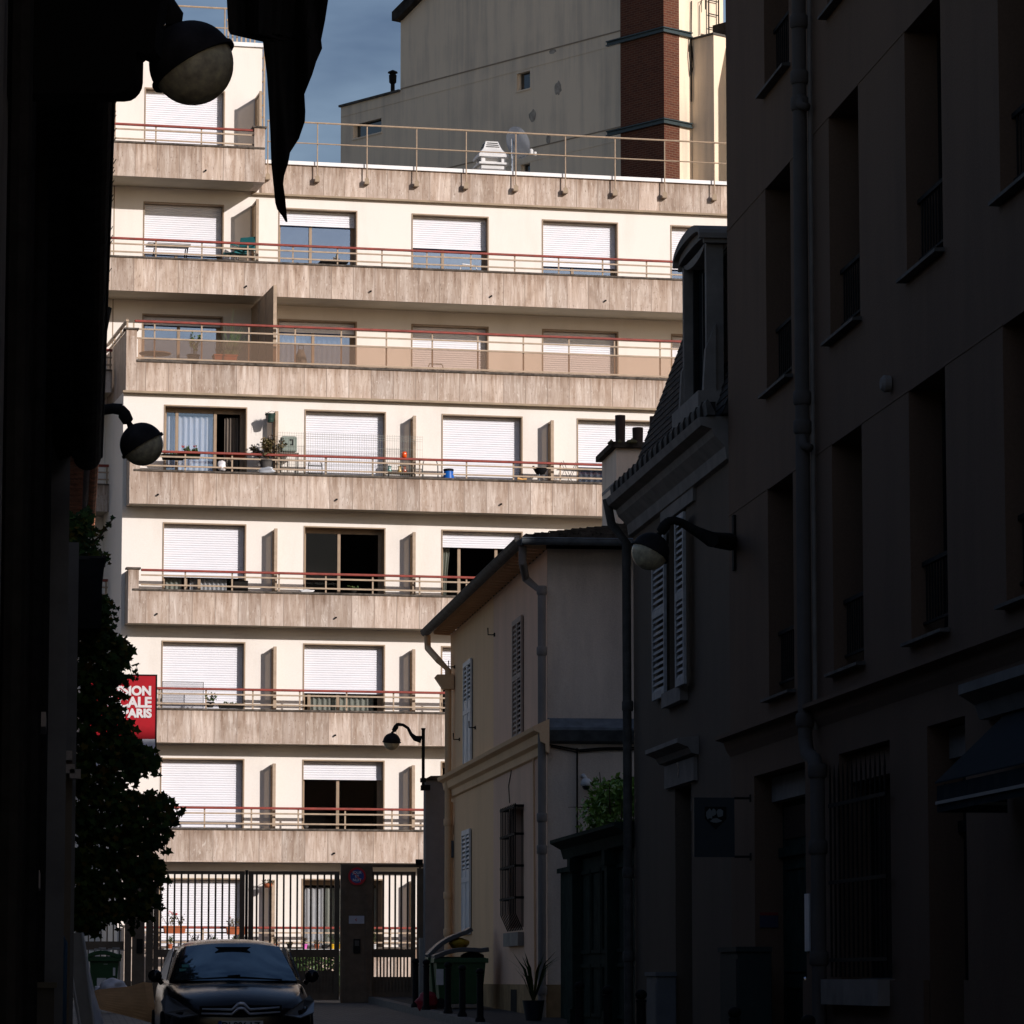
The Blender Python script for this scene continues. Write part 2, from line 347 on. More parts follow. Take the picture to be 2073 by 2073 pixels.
M['ochre'] = stained('ochre_render', (0.78, 0.515, 0.30), (0.58, 0.37, 0.22), 0.6, 0.45, 0.75, 0.95, 0.4)
M['pink'] = stained('pinkish_render', (0.72, 0.475, 0.34), (0.48, 0.33, 0.25), 0.6, 0.42, 0.72, 0.95, 0.4)
M['greyr'] = stained('grey_side_render', (0.66, 0.55, 0.45), (0.26, 0.22, 0.19), 0.85, 0.40, 0.72, 0.95, 0.4)
M['plinth'] = mat('yellow_plinth', (0.30, 0.20, 0.105), 0.9, 0.1, 0.15, 3)
M['slate'] = mat('slate_tiles', (0.045, 0.04, 0.036), 0.9, 0.08, 0.3, 4)
M['tile'] = mat('clay_roof_tile', (0.80, 0.34, 0.18), 0.85, 0.2, 0.25, 7)
M['tiled'] = mat('dark_mossy_tile', (0.06, 0.05, 0.04), 0.95, 0.05, 0.35, 6)
M['black'] = mat('black_paint', (0.010, 0.010, 0.011), 0.75, 0.12, 0.2, 8)
M['iron'] = mat('dark_iron', (0.018, 0.017, 0.016), 0.85, 0.08, 0.2, 8)
M['gate'] = mat('brown_gate_paint', (0.12, 0.088, 0.06), 0.6, 0.3, 0.15, 5)
M['greeny'] = mat('dark_green_paint', (0.018, 0.033, 0.028), 0.95, 0.04, 0.2, 5)
M['white'] = mat('white_paint', (0.62, 0.62, 0.62), 0.6, 0.3, 0.06, 4)
M['whitew'] = mat('worn_white_paint', (0.40, 0.39, 0.38), 0.75, 0.2, 0.15, 8)
M['trim'] = mat('stone_trim', (0.24, 0.215, 0.19), 0.9, 0.15, 0.12, 3)
M['lampg'] = mat('frosted_lamp_glass', (0.92, 0.76, 0.52), 0.25, 0.5, 0.2, 14)
M['lampm'] = mat('lamp_hood_metal', (0.022, 0.019, 0.019), 0.75, 0.12, 0.25, 8)
M['bin'] = mat('green_bin_plastic', (0.012, 0.066, 0.02), 0.45, 0.4, 0.1, 5)
M['lid'] = mat('bin_lid_grey', (0.075, 0.08, 0.088), 0.45, 0.4, 0.15, 5)
M['asphalt'] = mat('asphalt', (0.05, 0.048, 0.046), 0.9, 0.2, 0.2, 8, bump=0.4)
M['setts'] = paving()
M['kerb'] = mat('granite_kerb', (0.15, 0.14, 0.13), 0.85, 0.2, 0.15, 8)
M['paint'] = mat('car_paint_dark', (0.012, 0.010, 0.012), 0.16, 0.3, 0.05, 2)
M['paint'].node_tree.nodes['Principled BSDF'].inputs['Coat Weight'].default_value = 0.0
M['wscreen'] = mat('windscreen_glass', (0.20, 0.265, 0.295), 0.05, 0.5, 0.04, 2, metal=0.9)
M['cglass'] = mat('windscreen', (0.012, 0.018, 0.022), 0.04, 1.0, 0.05, 2)
M['chrome'] = mat('chrome', (0.75, 0.76, 0.78), 0.12, 0.6, 0.03, 3, metal=1.0)
M['rubber'] = mat('rubber', (0.015, 0.015, 0.015), 0.8, 0.2, 0.1, 6)
M['card'] = mat('cardboard', (0.50, 0.265, 0.11), 0.9, 0.1, 0.1, 4)
M['cloth'] = mat('black_cloth', (0.010, 0.010, 0.011), 0.95, 0.05, 0.2, 3)
M['bag'] = mat('white_plastic_bag', (0.82, 0.80, 0.82), 0.5, 0.4, 0.1, 5)
M['terra'] = mat('terracotta', (0.36, 0.10, 0.04), 0.8, 0.2, 0.12, 6)
M['terrad'] = mat('dark_terracotta', (0.14, 0.038, 0.022), 0.8, 0.2, 0.12, 6)
M['chromed'] = mat('pale_metal_trim', (0.62, 0.65, 0.72), 0.3, 0.6, 0.03, 3, metal=0.3)
M['potg'] = mat('dark_green_pot', (0.018, 0.045, 0.035), 0.5, 0.3, 0.1, 6)
M['ivy'] = leafmat('ivy_leaves', [(0.012, 0.028, 0.008), (0.02, 0.042, 0.011), (0.03, 0.06, 0.014), (0.045, 0.075, 0.012), (0.10, 0.06, 0.01)], 0.85)
M['ivy'].node_tree.nodes['Principled BSDF'].inputs['Specular IOR Level'].default_value = 0.12
M['stack'] = stained('chimney_render', (0.80, 0.66, 0.53), (0.45, 0.36, 0.29), 0.8, 0.42, 0.7)
M['lgreen'] = leafmat('bush_leaves', [(0.10, 0.19, 0.025), (0.16, 0.29, 0.04), (0.22, 0.33, 0.05)])
M['plant'] = leafmat('pot_plant_leaves', [(0.03, 0.07, 0.02), (0.06, 0.11, 0.03), (0.1, 0.13, 0.04)])
M['dry'] = leafmat('dry_vine_leaves', [(0.10, 0.05, 0.03), (0.08, 0.075, 0.025), (0.13, 0.10, 0.04), (0.07, 0.03, 0.025)])
M['petal'] = leafmat('red_petals', [(0.5, 0.02, 0.04), (0.6, 0.05, 0.03)])
M['stem'] = mat('plant_stem', (0.07, 0.05, 0.03), 0.9, 0.1, 0.2, 9)
def solid(name, col, rough=0.6, spec=0.3): 
    if name not in M: M[name] = mat(name, col, rough, spec, 0.06, 5)
    return M[name]

def translucent(name, col, op, tcol):
    "thin frosted sheet: part diffuse, part see-through, part light passing from behind"
    m = bpy.data.materials.new(name); m.use_nodes = True; t = m.node_tree; t.nodes.clear(); l = t.links.new
    o = t.nodes.new('ShaderNodeOutputMaterial'); a = t.nodes.new('ShaderNodeBsdfTransparent'); a.inputs[0].default_value = (*tcol, 1)
    d = t.nodes.new('ShaderNodeBsdfDiffuse'); d.inputs[0].default_value = (*col, 1); x = t.nodes.new('ShaderNodeMixShader'); x.inputs[0].default_value = op
    l(a.outputs[0], x.inputs[1]); l(d.outputs[0], x.inputs[2]); l(x.outputs[0], o.inputs[0]); return m
M['frost'] = translucent('frosted_panel', (0.40, 0.33, 0.25), 0.60, (0.8, 0.72, 0.62))
# lamp globes let the light behind them glow through
_t = M['lampg'].node_tree; _b = _t.nodes['Principled BSDF']; _o = [n for n in _t.nodes if n.type == 'OUTPUT_MATERIAL'][0]
_tr = _t.nodes.new('ShaderNodeBsdfTranslucent'); _mx = _t.nodes.new('ShaderNodeMixShader'); _mx.inputs[0].default_value = 0.35
for _l in list(_b.inputs['Base Color'].links): _t.links.new(_l.from_socket, _tr.inputs[0])
_t.links.new(_b.outputs[0], _mx.inputs[1]); _t.links.new(_tr.outputs[0], _mx.inputs[2]); _t.links.new(_mx.outputs[0], _o.inputs[0])

# ================================================================== GROUND
g = MB()
ys = [-80, -10, 0, 20, 30, 42, 46, 53, 60, 64, 68, 73, 78, 84, 140, 600]
for a, b in zip(ys, ys[1:]):
    za, zb = gz(max(a, -10)), gz(min(b, 140))
    g.add([(-500, a, za), (500, a, za), (500, b, zb), (-500, b, zb)], [(0, 1, 2, 3)])
tag(g.build('ground', M['asphalt']), None, None, kind='structure')
g = MB()
for a, b in zip(ys, ys[1:]):
    if a < -10 or b > 84: continue
    g.add([(-0.6, a, gz(a) + .004), (6.0, a, gz(a) + .004), (6.0, b, gz(b) + .004), (-0.6, b, gz(b) + .004)], [(0, 1, 2, 3)])
tag(g.build('road', M['setts']), None, None, kind='structure')
g = MB(); k = MB()
for a, b in zip(ys, ys[1:]):
    if a < -10 or b > 78: continue
    g.add([(6.2, a, gz(a) + .12), (7.6, a, gz(a) + .12), (7.6, b, gz(b) + .12), (6.2, b, gz(b) + .12)], [(0, 1, 2, 3)])
    k.add([(6.0, a, gz(a) - .05), (6.2, a, gz(a) - .05), (6.2, b, gz(b) - .05), (6.0, b, gz(b) - .05),
           (6.0, a, gz(a) + .123), (6.2, a, gz(a) + .123), (6.2, b, gz(b) + .123), (6.0, b, gz(b) + .123)],
          [(0, 3, 2, 1), (4, 5, 6, 7), (0, 1, 5, 4), (1, 2, 6, 5), (2, 3, 7, 6), (3, 0, 4, 7)])
tag(g.build('pavement', M['asphalt']), None, None, kind='structure')
tag(k.build('kerb', M['kerb']), None, None, kind='structure')

# ================================================================== generic wall with openings (facade-like grid)
def wall_grid(mb, u0, u1, z0, z1, ops, put, thick):
    """put(u, d, z) -> point; d = depth behind the face. ops: (u0,u1,z0,z1)"""
    us = sorted({u0, u1, *[min(max(x, u0), u1) for o in ops for x in o[:2]]}); zs = sorted({z0, z1, *[min(max(x, z0), z1) for o in ops for x in o[2:]]})
    def hole(i, j):
        if i < 0 or j < 0 or i >= len(us) - 1 or j >= len(zs) - 1: return None
        uc, zc = (us[i] + us[i + 1]) / 2, (zs[j] + zs[j + 1]) / 2
        return any(o[0] < uc < o[1] and o[2] < zc < o[3] for o in ops)
    for i in range(len(us) - 1):
        for j in range(len(zs) - 1):
            a, b, c, d = us[i], us[i + 1], zs[j], zs[j + 1]
            if hole(i, j): continue
            mb.add([put(a, 0, c), put(b, 0, c), put(b, 0, d), put(a, 0, d)], [(0, 1, 2, 3)])
            mb.add([put(a, thick, c), put(b, thick, c), put(b, thick, d), put(a, thick, d)], [(3, 2, 1, 0)])
            for (di, dj, e) in ((-1, 0, (a, c, a, d)), (1, 0, (b, c, b, d)), (0, -1, (a, c, b, c)), (0, 1, (a, d, b, d))):
                if hole(i + di, j + dj) is not False:
                    mb.add([put(e[0], 0, e[1]), put(e[2], 0, e[3]), put(e[2], thick, e[3]), put(e[0], thick, e[1])], [(0, 1, 2, 3)])

# ================================================================== APARTMENT BUILDING
apt = empty('apartment_building', ORG, FAC, world=False)
tag(apt, 'cream rendered apartment block in full sun with rows of travertine balconies and white roller shutters', 'building')
V0, V1 = 0.0, 3.5
W0U = [(290.2, 453.6), (563.8, 723.5), (833.3, 989.4), (1097, 1251), (1357, 1511)]
W1U = [(329.3, 498.6), (614.9, 780.5), (893.4, 1058.3), (1168, 1333)]
W0U = [(fU(a, V0, 420), fU(b, V0, 420)) for a, b in W0U]
W1U = [(fU(a, V1, 1085), fU(b, V1, 1085)) for a, b in W1U]
UL1 = fU(249.8, V1, 830)                    # left corner of the forward block
UL7 = fU(530.4, V0, 150)                    # right edge of the penthouse wall
UR = W0U[4][1] + 7.0
zt7, zt6, zt5 = fZ(176.4, V0, 291), fZ(407.6, V0, 291), fZ(634.8, V0, 291)
ztop7, ztop = fZ(95, V0, 501), fZ(332, .06)
zt = {4: fZ(819, V1, 331), 3: fZ(1057, V1, 331), 2: fZ(1296.6, V1, 331), 1: fZ(1534, V1, 331), 0: fZ(1777, V1, 319)}
VB = 4.1
sb = {4: fZ(1028, VB), 3: fZ(1267.8, VB), 2: fZ(1506.5, VB), 1: fZ(1746, VB), 0: fZ(1986, VB)}
st = {4: fZ(959.8, VB), 3: fZ(1199.6, VB), 2: fZ(1438, VB), 1: fZ(1678.6, VB), 0: fZ(1918, VB)}
sr = {4: fZ(919.2, VB), 3: fZ(1158, VB), 2: fZ(1395, VB), 1: fZ(1634.2, VB), 0: fZ(1875.8, VB)}
V7 = 1.25
b7b, b7t, b7r = fZ(360.5, V7, 350), fZ(291, V7, 350), fZ(252.5, V7, 350)
b6b, b6t, b6r = fZ(602, V7), fZ(533, V7), fZ(494, V7)
V5 = 3.6
b5b, b5t, b5r = fZ(802, V5), fZ(739.9, V5), fZ(658.7, V5)
f7, f6, f5 = b7b + .22, b6b + .22, b5b + .24
fl = {k: sb[k] + .2 for k in sb}
ZG = -0.5
def lp(v):                                     # local point maker: u, depth behind face at plane v, z
    return lambda u, d, z: (u, -v + d, z)
ULW = UL1 - 5.0
ops0 = [(W0U[0][0], W0U[0][1], f7, zt7)] + [(a, b, f6, zt6) for a, b in W0U] + [(a, b, f5, zt5) for a, b in W0U]
m = MB(); wall_grid(m, ULW, UL7, ZG, ztop7, [o for o in ops0 if o[0] < UL7 - .3], lp(V0), .34)
wall_grid(m, UL7, UR, ZG, ztop - .75, [o for o in ops0 if o[0] > UL7 - .3], lp(V0), .34)
m.box(ULW, ULW + .3, .34, 12, ZG, ztop7); m.box(UL7 - .3, UL7, .34, 9, ztop - .9, ztop7); m.box(ULW + .3, UL7 - .3, 8.7, 9, ztop - .9, ztop7)
m.box(UR - .3, UR, .34, 12, ZG, ztop - .1); m.box(ULW + .3, UR - .3, 11.7, 12, ZG, ztop - .1)
m.build('wall', M['cream'], apt)
ops1 = [(a, b, fl[k], zt[k]) for k in zt for a, b in W1U]
m = MB(); wall_grid(m, UL1, UR - .5, ZG, b5b - .02, ops1, lp(V1), .34)
m.box(UL1, UL1 + .3, -V1 + .34, -.004, ZG, b5b - .02); m.box(UR - .8, UR - .5, -V1 + .34, -.004, ZG, b5b - .02)
m.build('wall', M['cream'], apt)
# joints, flat roof
MB().box(ULW, UR, .36, 11.7, ztop - .5, ztop - .3).build('flat_roof', M['soffit'], apt)
MB().box(ULW, UL7 + .05, -.06, 9.05, ztop7, ztop7 + .1).build('roof_coping', M['zincw'], apt)
uj = fU(229, V0, 600)
MB().box(uj - .012, uj + .012, -.006, .0, b5t, ztop7 - .1).build('expansion_joint', M['bronze'], apt)
# top travertine band with its coping and ledge
zb0, zb1 = fZ(394, .08), fZ(331, .08)
m = MB(); m.box(UL7, UR, -.08, .25, zb0, zb1 - .04); m.build('parapet_band', M['trav'], apt)
MB().box(UL7 + .004, UR, -.14, .3, zb1 - .04, zb1 + .05).build('roof_coping', M['zincw'], apt)
MB().box(UL7 - .25, UR, -.12, .0, zb0 - .045, zb0).build('band_ledge', M['panel'], apt)

def slats(u0, u1, z0, z1, y):
    m = MB(); p = .0535; z = z1
    prof = [(0, 0), (-.008, -.007), (-.026, -.013), (-.044, -.012), (-.0475, .002)]
    pts = []
    while z > z0 + .02:
        pts += [(z + a, y + b) for a, b in prof]; z -= p
    n = len(pts)
    m.add([(u0, b, a) for a, b in pts] + [(u1, b, a) for a, b in pts], [(i, i + 1, n + i + 1, n + i) for i in range(n - 1)])
    zl = pts[-1][0]
    m.box(u0, u1, y - .016, y + .012, zl - .05, zl - .001)
    return m
def folds(u0, u1, z0, z1, y, amp=.03, n=9, gather=0.0):
    m = MB(); k = n * 6; vs = []
    for j, z in enumerate((z0, (z0 + z1) / 2, z1)):
        f = [1 - gather, 1 - gather * .8, 1][j]
        for i in range(k + 1):
            t = i / k
            vs.append((u0 + (u1 - u0) * t * f, y + amp * math.sin(t * n * 2 * math.pi + .6 * math.sin(5 * t)) * (1 if j < 2 else .8), z))
    m.add(vs, [(j * (k + 1) + i, j * (k + 1) + i + 1, (j + 1) * (k + 1) + i + 1, (j + 1) * (k + 1) + i) for j in range(2) for i in range(k)])
    return m
def window(u0, u1, z0, z1, v, sz=None, mull=(.45,), gl='glass', cur=None, slide=None):
    """sz: height of the shutter's lower edge (None = rolled up)"""
    y = -v; t = .03
    f = MB()
    f.box(u0, u0 + t, y - .012, y + .33, z0, z1); f.box(u1 - t, u1, y - .012, y + .33, z0, z1); f.box(u0 + t, u1 - t, y - .012, y + .33, z1 - t, z1)
    f.box(u0 + t, u1 - t, y + .02, y + .33, z0, z0 + .03)
    yb = y + .27
    f.box(u0 + t, u0 + t + .07, yb, yb + .06, z0 + .03, z1 - t); f.box(u1 - t - .09, u1 - t, yb, yb + .06, z0 + .03, z1 - t)
    f.box(u0 + t + .07, u1 - t - .09, yb, yb + .06, z1 - t - .11, z1 - t); f.box(u0 + t + .07, u1 - t - .09, yb, yb + .06, z0 + .03, z0 + .11)
    for q in mull:
        uc = u0 + (u1 - u0) * q
        f.box(uc - .035, uc + .035, yb - .012, yb + .05, z0 + .03, z1 - t)
    win = f.build('window', M['bronze'], apt)
    if slide:                                   # an opened sliding leaf leaves a gap without glass
        MB().box(u0 + t + .07, u0 + (u1 - u0) * slide, yb + .03, yb + .034, z0 + .11, z1 - t - .11).build('pane', M[gl], win)
    else:
        MB().box(u0 + t + .07, u1 - t - .09, yb + .03, yb + .034, z0 + .11, z1 - t - .11).build('pane', M[gl], win)
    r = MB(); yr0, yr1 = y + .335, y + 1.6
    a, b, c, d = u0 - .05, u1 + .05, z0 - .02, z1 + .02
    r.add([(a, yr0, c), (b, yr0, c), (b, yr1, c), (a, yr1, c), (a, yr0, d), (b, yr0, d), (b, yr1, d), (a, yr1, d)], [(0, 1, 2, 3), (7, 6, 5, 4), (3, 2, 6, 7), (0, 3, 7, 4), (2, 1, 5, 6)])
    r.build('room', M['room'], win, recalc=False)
    if sz is not None:
        slats(u0 + t + .004, u1 - t - .004, max(sz, z0 + .03), z1 - t - .003, y + .20).build('shutter', M['shutter'], win)
    for (q0, q1, mt, gth, n) in (cur or []):
        ua, ub = u0 + (u1 - u0) * q0, u0 + (u1 - u0) * q1
        folds(ua, ub, z0 + .06, z1 - .2, y + .42, .03, n, gth).build('curtain', M[mt], win)
    return win
# upper set-back windows
window(*W0U[0], f7, zt7, V0, f7)
s6 = [fZ(509, V0, 370), fZ(453, V0, 640), fZ(496, V0, 910), fZ(532.6, V0, 1170), fZ(541, V0, 1400)]
for (a, b), s in zip(W0U, s6): window(a, b, f6, zt6, V0, s, (.43,))
for i, (a, b) in enumerate(W0U):
    s = [fZ(655, V0, 370), fZ(667, V0, 640), f5, f5, f5][i]
    window(a, b, f5, zt5, V0, s, (.47,), cur=[(.05, .95, 'curtain', 0, 14)] if i == 1 else None)
# forward block windows
window(*W1U[0], fl[4], zt[4], V1, None, (.175, .635), 'glass2', slide=.64, cur=[(.04, .62, 'curtain', 0, 9), (.76, .97, 'drape', 0, 5)])
window(*W1U[1], fl[4], zt[4], V1, fl[4]); window(*W1U[2], fl[4], zt[4], V1, fZ(963, V1, 980), (.45,))
window(*W1U[3], fl[4], zt[4], V1, fZ(941, V1, 1195), (.45,), cur=[(.03, .6, 'curtain', 0, 8)])
window(*W1U[0], fl[3], zt[3], V1, fZ(1165, V1, 415), (.3, .46), 'dglass', cur=[(.04, .26, 'drape_g', 0, 4), (.36, .8, 'curtain', 0, 9)])
window(*W1U[1], fl[3], zt[3], V1, None, (.455,), 'dglass')
window(*W1U[2], fl[3], zt[3], V1, fZ(1102, V1, 980), (.245, .7), 'dglass', cur=[(.02, .16, 'drape_g', .45, 4)]); window(*W1U[3], fl[3], zt[3], V1, fl[3])
window(*W1U[0], fl[2], zt[2], V1, fl[2]); window(*W1U[1], fl[2], zt[2], V1, fZ(1400, V1, 690), (.1, .45), 'dglass', cur=[(.12, .9, 'drape_g', 0, 12)]); window(*W1U[2], fl[2], zt[2], V1, fZ(1370, V1, 900)); window(*W1U[3], fl[2], zt[2], V1, fl[2])
window(*W1U[0], fl[1], zt[1], V1, fl[1]); window(*W1U[1], fl[1], zt[1], V1, fZ(1573, V1, 690), (.455,), 'dglass'); window(*W1U[2], fl[1], zt[1], V1, None, (.455,), 'dglass'); window(*W1U[3], fl[1], zt[1], V1, fl[1])
window(*W1U[0], fl[0], zt[0], V1, fl[0]); window(*W1U[1], fl[0], zt[0], V1, None, (.455,), 'dglass', cur=[(.02, .3, 'curtain', 0, 5), (.3, .95, 'drape_g', 0, 8)]); window(*W1U[2], fl[0], zt[0], V1, None, (.455,), 'dglass', cur=[(.3, .6, 'drape_g', 0, 4)]); window(*W1U[3], fl[0], zt[0], V1, fl[0])

def spout(parent, u, v, z):
    m = MB(); m.tube([(u, -v + .03, z), (u, -v - .07, z - .005)], .022, 8); m.build('drain_spout', M['iron'], parent)
def railing(bal, u0, u1, v, zr, bars, ztop_, posts, rail='red'):
    y = -v + .08
    MB().box(u0, u1, y - .035, y + .035, zr - .055, zr).build('handrail', M[rail], bal, bevel=.012)
    for zb in bars:
        MB().box(u0, u1, y - .015, y + .015, zb - .018, zb + .018).build('rail_bar', M['tan'], bal)
    p0 = None
    for u in posts:
        if p0 is None:
            p0 = MB().box(u - .017, u + .017, y + .017, y + .04, ztop_ - .02, zr - .055).build('railing_post', M['tan'], bal); pu = u
        else: copy_part(p0, u - pu, 0, 0)
def balcony(name, u0, u1, v, vw, zb, zt_, zr, bars, posts, spouts, endpost=None):
    s = MB(); s.box(u0 + .004, u1, -v + .05, -vw - .003, zb + .004, zb + .2)
    bal = s.build(name, M['soffit'], apt)
    f = MB(); f.box(u0, u1, -v, -v + .045, zb, zt_ - .03); f.build('stone_front', M['trav'], bal)
    f = MB(); f.box(u0 + .1, u1, -v - .03, -v + .16, zt_ - .03, zt_ + .012); f.build('coping', M['coping'], bal)
    f = MB(); f.box(u0 + .05, u1, -v + .046, -v + .13, zb + .2, zt_ - .031); f.build('parapet_back', M['cream'], bal)
    railing(bal, u0 + (.3 if endpost else 0), u1, v, zr, bars, zt_, posts)
    for u in spouts: spout(bal, u, v, zb + .22)
    return bal
def pxposts(first, pitch, n, v, py): return [fU(first + pitch * i, v, py) for i in range(n)]
def pxs(l, v, py): return [fU(a, v, py) for a in l]
# level 7 (penthouse) balcony
u7 = fU(536, V7, 330)
b = balcony('balcony', ULW, u7, V7, V0, b7b, b7t, b7r, [fZ(264.5, V7, 350), fZ(283.7, V7, 350)], pxs([224, 316.7, 409], V7, 275), pxs([416], V7, 344))
m = MB(); m.box(u7 - .26, u7 + .004, -V7 - .006, -V7 + .25, b7b - .002, fZ(259, V7, 525)); m.box(u7 - .2, u7 + .002, -V7 + .25, -.003, b7b - .001, b7t + .05); m.build('end_pillar', M['trav'], b)
MB().box(u7 - .3, u7 + .04, -V7 - .04, -V7 + .29, fZ(259, V7, 525), fZ(259, V7, 525) + .04).build('pillar_cap', M['coping'], b)
# level 6 balcony, whole width
b = balcony('balcony', ULW, UR, V7, V0, b6b, b6t, b6r, [fZ(507, V7), fZ(522.8, V7)], pxs([224, 316.7, 410, 503, 594.5, 685, 775] + [866 + 89 * i for i in range(9)], V7, 510), pxs([498, 750, 994, 1225], V7, 585))
# level 5 terrace with glass screen
u5 = fU(255.5, V5, 720)
s = MB(); s.box(u5 + .06, UR - .5, -V5 + .07, -.003, b5b + .005, b5b + .22); ter = s.build('terrace', M['soffit'], apt)
MB().box(u5 + .25, UR - .5, -V5, -V5 + .12, b5b, b5t - .04).build('stone_front', M['trav'], ter)
zpil = fZ(667, V5, 265)
m = MB(); m.box(u5, u5 + .246, -V5 - .004, -V5 + .24, b5b, zpil); m.build('end_pillar', M['trav'], ter)
MB().box(u5 - .05, u5 + .29, -V5 - .04, -V5 + .27, zpil, zpil + .04).build('pillar_cap', M['coping'], ter)
m = MB(); m.prism([(u5, -V5 + .24, b5b), (u5 + .05, -V5 + .24, b5b), (u5 + .05, -.01, b5b), (u5, -.01, b5b)], (0, 0, zpil - b5b - .03)); m.build('side_parapet', M['trav'], ter)
zs_ = fZ(646, V5, 263)
m = MB(); m.box(u5 - .01, u5 + .06, -V5 + .05, -.02, zs_ - .05, zs_); m.box(u5 + .01, u5 + .05, -V5 + .05, -.02, zs_ - .2, zs_ - .16)
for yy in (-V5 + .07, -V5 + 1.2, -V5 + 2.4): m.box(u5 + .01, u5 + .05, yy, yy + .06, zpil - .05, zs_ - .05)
m.build('side_railing', M['tan'], ter)
MB().box(u5 + .25, UR - .5, -V5 - .03, -V5 + .16, b5t - .04, b5t + .012).build('coping', M['coping'], ter)
MB().box(u5 - .07, UR - .5, -V5 - .06, -V5 + .1, b5b - .05, b5b - .002).build('band_ledge', M['panel'], ter)
zb3 = fZ(694.9, V5)
railing(ter, u5 + .2, UR - .5, V5, b5r, [fZ(676.8, V5), zb3, b5t + .06], b5t, pxs([271.5, 314, 409.5, 505, 599, 692.5, 784] + [877 + 92.3 * i for i in range(8)], V5, 700))
tg = bpy.data.materials.new('tinted_screen'); tg.use_nodes = True; t_ = tg.node_tree; t_.nodes.clear()
o_ = t_.nodes.new('ShaderNodeOutputMaterial'); a_ = t_.nodes.new('ShaderNodeBsdfTransparent'); a_.inputs[0].default_value = (0.83, 0.74, 0.675, 1)
d_ = t_.nodes.new('ShaderNodeBsdfDiffuse'); d_.inputs[0].default_value = (0.42, 0.33, 0.26, 1); x_ = t_.nodes.new('ShaderNodeMixShader'); x_.inputs[0].default_value = .18
t_.links.new(a_.outputs[0], x_.inputs[1]); t_.links.new(d_.outputs[0], x_.inputs[2]); t_.links.new(x_.outputs[0], o_.inputs[0])
MB().box(u5 + .28, UR - .5, -V5 + .082, -V5 + .088, b5t + .03, zb3 - .02).build('glass_screen', tg, ter)
# levels 4..0
uLb = fU(262, VB, 1000)
for k in (4, 3, 2, 1, 0):
    px0 = [471, 471, 418, 415, 412][4 - k] - 94.6 * (1 if k > 2 else 1)
    py = [930, 1170, 1410, 1650, 1890][4 - k]
    dr = sr[k] - st[k]
    sp = {4: [319.5, 681, 1014], 3: [317, 679.5], 2: [678], 1: [676], 0: []}[k]
    b = balcony('balcony', uLb, UR - .5, VB, V1, sb[k], st[k], sr[k], [st[k] + dr * .70, st[k] + dr * .24], pxposts(px0, 95.0, 13, VB, py), pxs(sp, VB, py + 75), True)
    m = MB(); m.box(uLb - .003, uLb + .24, -VB - .004, -VB + .2, sb[k] - .002, sr[k] - .02); m.box(uLb - .002, uLb + .06, -VB + .2, -V1 - .002, sb[k] - .001, sr[k] - .03); m.build('end_pillar', M['trav'], b)
    MB().box(uLb - .05, uLb + .28, -VB - .04, -VB + .24, sr[k] - .02, sr[k] + .022).build('pillar_cap', M['coping'], b)
# partition panels between neighbours
def divider(u, v0, dep, z0, z1, th=.05, slope=0):
    m = MB(); m.box(u - .008, u + .008, -v0 - dep + .05, -v0 - .045, z0 + .02, z1 - .05)
    d = m.build('privacy_panel', M['frost'], apt)
    m = MB(); m.box(u - th / 2, u + th / 2, -v0 - .045, -v0 - .003, z0, z1); m.box(u - th / 2, u + th / 2, -v0 - dep + .05, -v0 - .045, z1 - .05, z1); m.box(u - th / 2 - .008, u + th / 2 + .008, -v0 - dep, -v0 - dep + .05, z0, z1 + .01); m.build('panel_frame', M['tan'], d)
for k in (4, 3, 2, 1, 0):
    for px in (559, 839, 1119):
        divider(fU(px, V1 + .38, 1085), V1, .36, fl[k], zt[k] - (.13 if k else .05), .055)
divider(fU(528, V0 + .75, 220), V0, .75, f7, zt7 - .13); divider(fU(521, V0 + .75, 480), V0, .75, f6, zt6 + .02)
ud = fU(556, 3.3, 640)
m = MB(); m.box(ud - .025, ud + .025, -3.3, -.003, f5, fZ(580, 3.3, 556)); d = m.build('privacy_panel', M['panel'], apt)
m = MB()
for yy in (-3.35, -2.2, -1.1): m.box(ud - .04, ud + .04, yy, yy + .05, f5, fZ(580, 3.3, 556) + .01)
m.box(ud - .035, ud + .035, -3.3, -.01, fZ(580, 3.3, 556), fZ(580, 3.3, 556) + .035); m.build('panel_edge', M['tan'], d)
# side balconies of the set-back wing, left of the forward block
for (pxr, pr, pt, pb) in ((228, 706, 752, 796), (221, 940, 983, 1037), (219, 1172, 1216, 1272), (218, 1405, 1449, 1510)):
    d0 = IROT @ ray(pxr, pr); o0 = IROT @ (-ORG); tt = (UL1 - .01 - o0.x) / d0.x; yl = (o0 + d0 * tt).y
    def zz(p): return (ray(pxr, p) * tt).z
    s = MB(); s.box(UL1 - 3.5, UL1 - .02, yl + .05, -.003, zz(pb) + .005, zz(pb) + .18); b = s.build('balcony', M['soffit'], apt)
    MB().box(UL1 - 3.5, UL1 - .012, yl, yl + .045, zz(pb), zz(pt)).build('stone_front', M['trav'], b)
    MB().box(UL1 - 3.5, UL1 - .012, yl + .03, yl + .1, zz(pr) - .06, zz(pr)).build('handrail', M['red'], b)
    for q in (.38, .72): 
        zq = zz(pr) + (zz(pt) - zz(pr)) * q; MB().box(UL1 - 3.5, UL1 - .012, yl + .045, yl + .075, zq - .018, zq + .018).build('rail_bar', M['tan'], b)
    for u in (UL1 - .05, UL1 - 1.1, UL1 - 2.2): MB().box(u - .02, u + .02, yl + .076, yl + .1, zz(pt), zz(pr) - .06).build('railing_post', M['tan'], b)
    MB().box(UL1 - 3.5, UL1 - .012, yl - .02, yl + .13, zz(pt), zz(pt) + .035).build('coping', M['coping'], b)
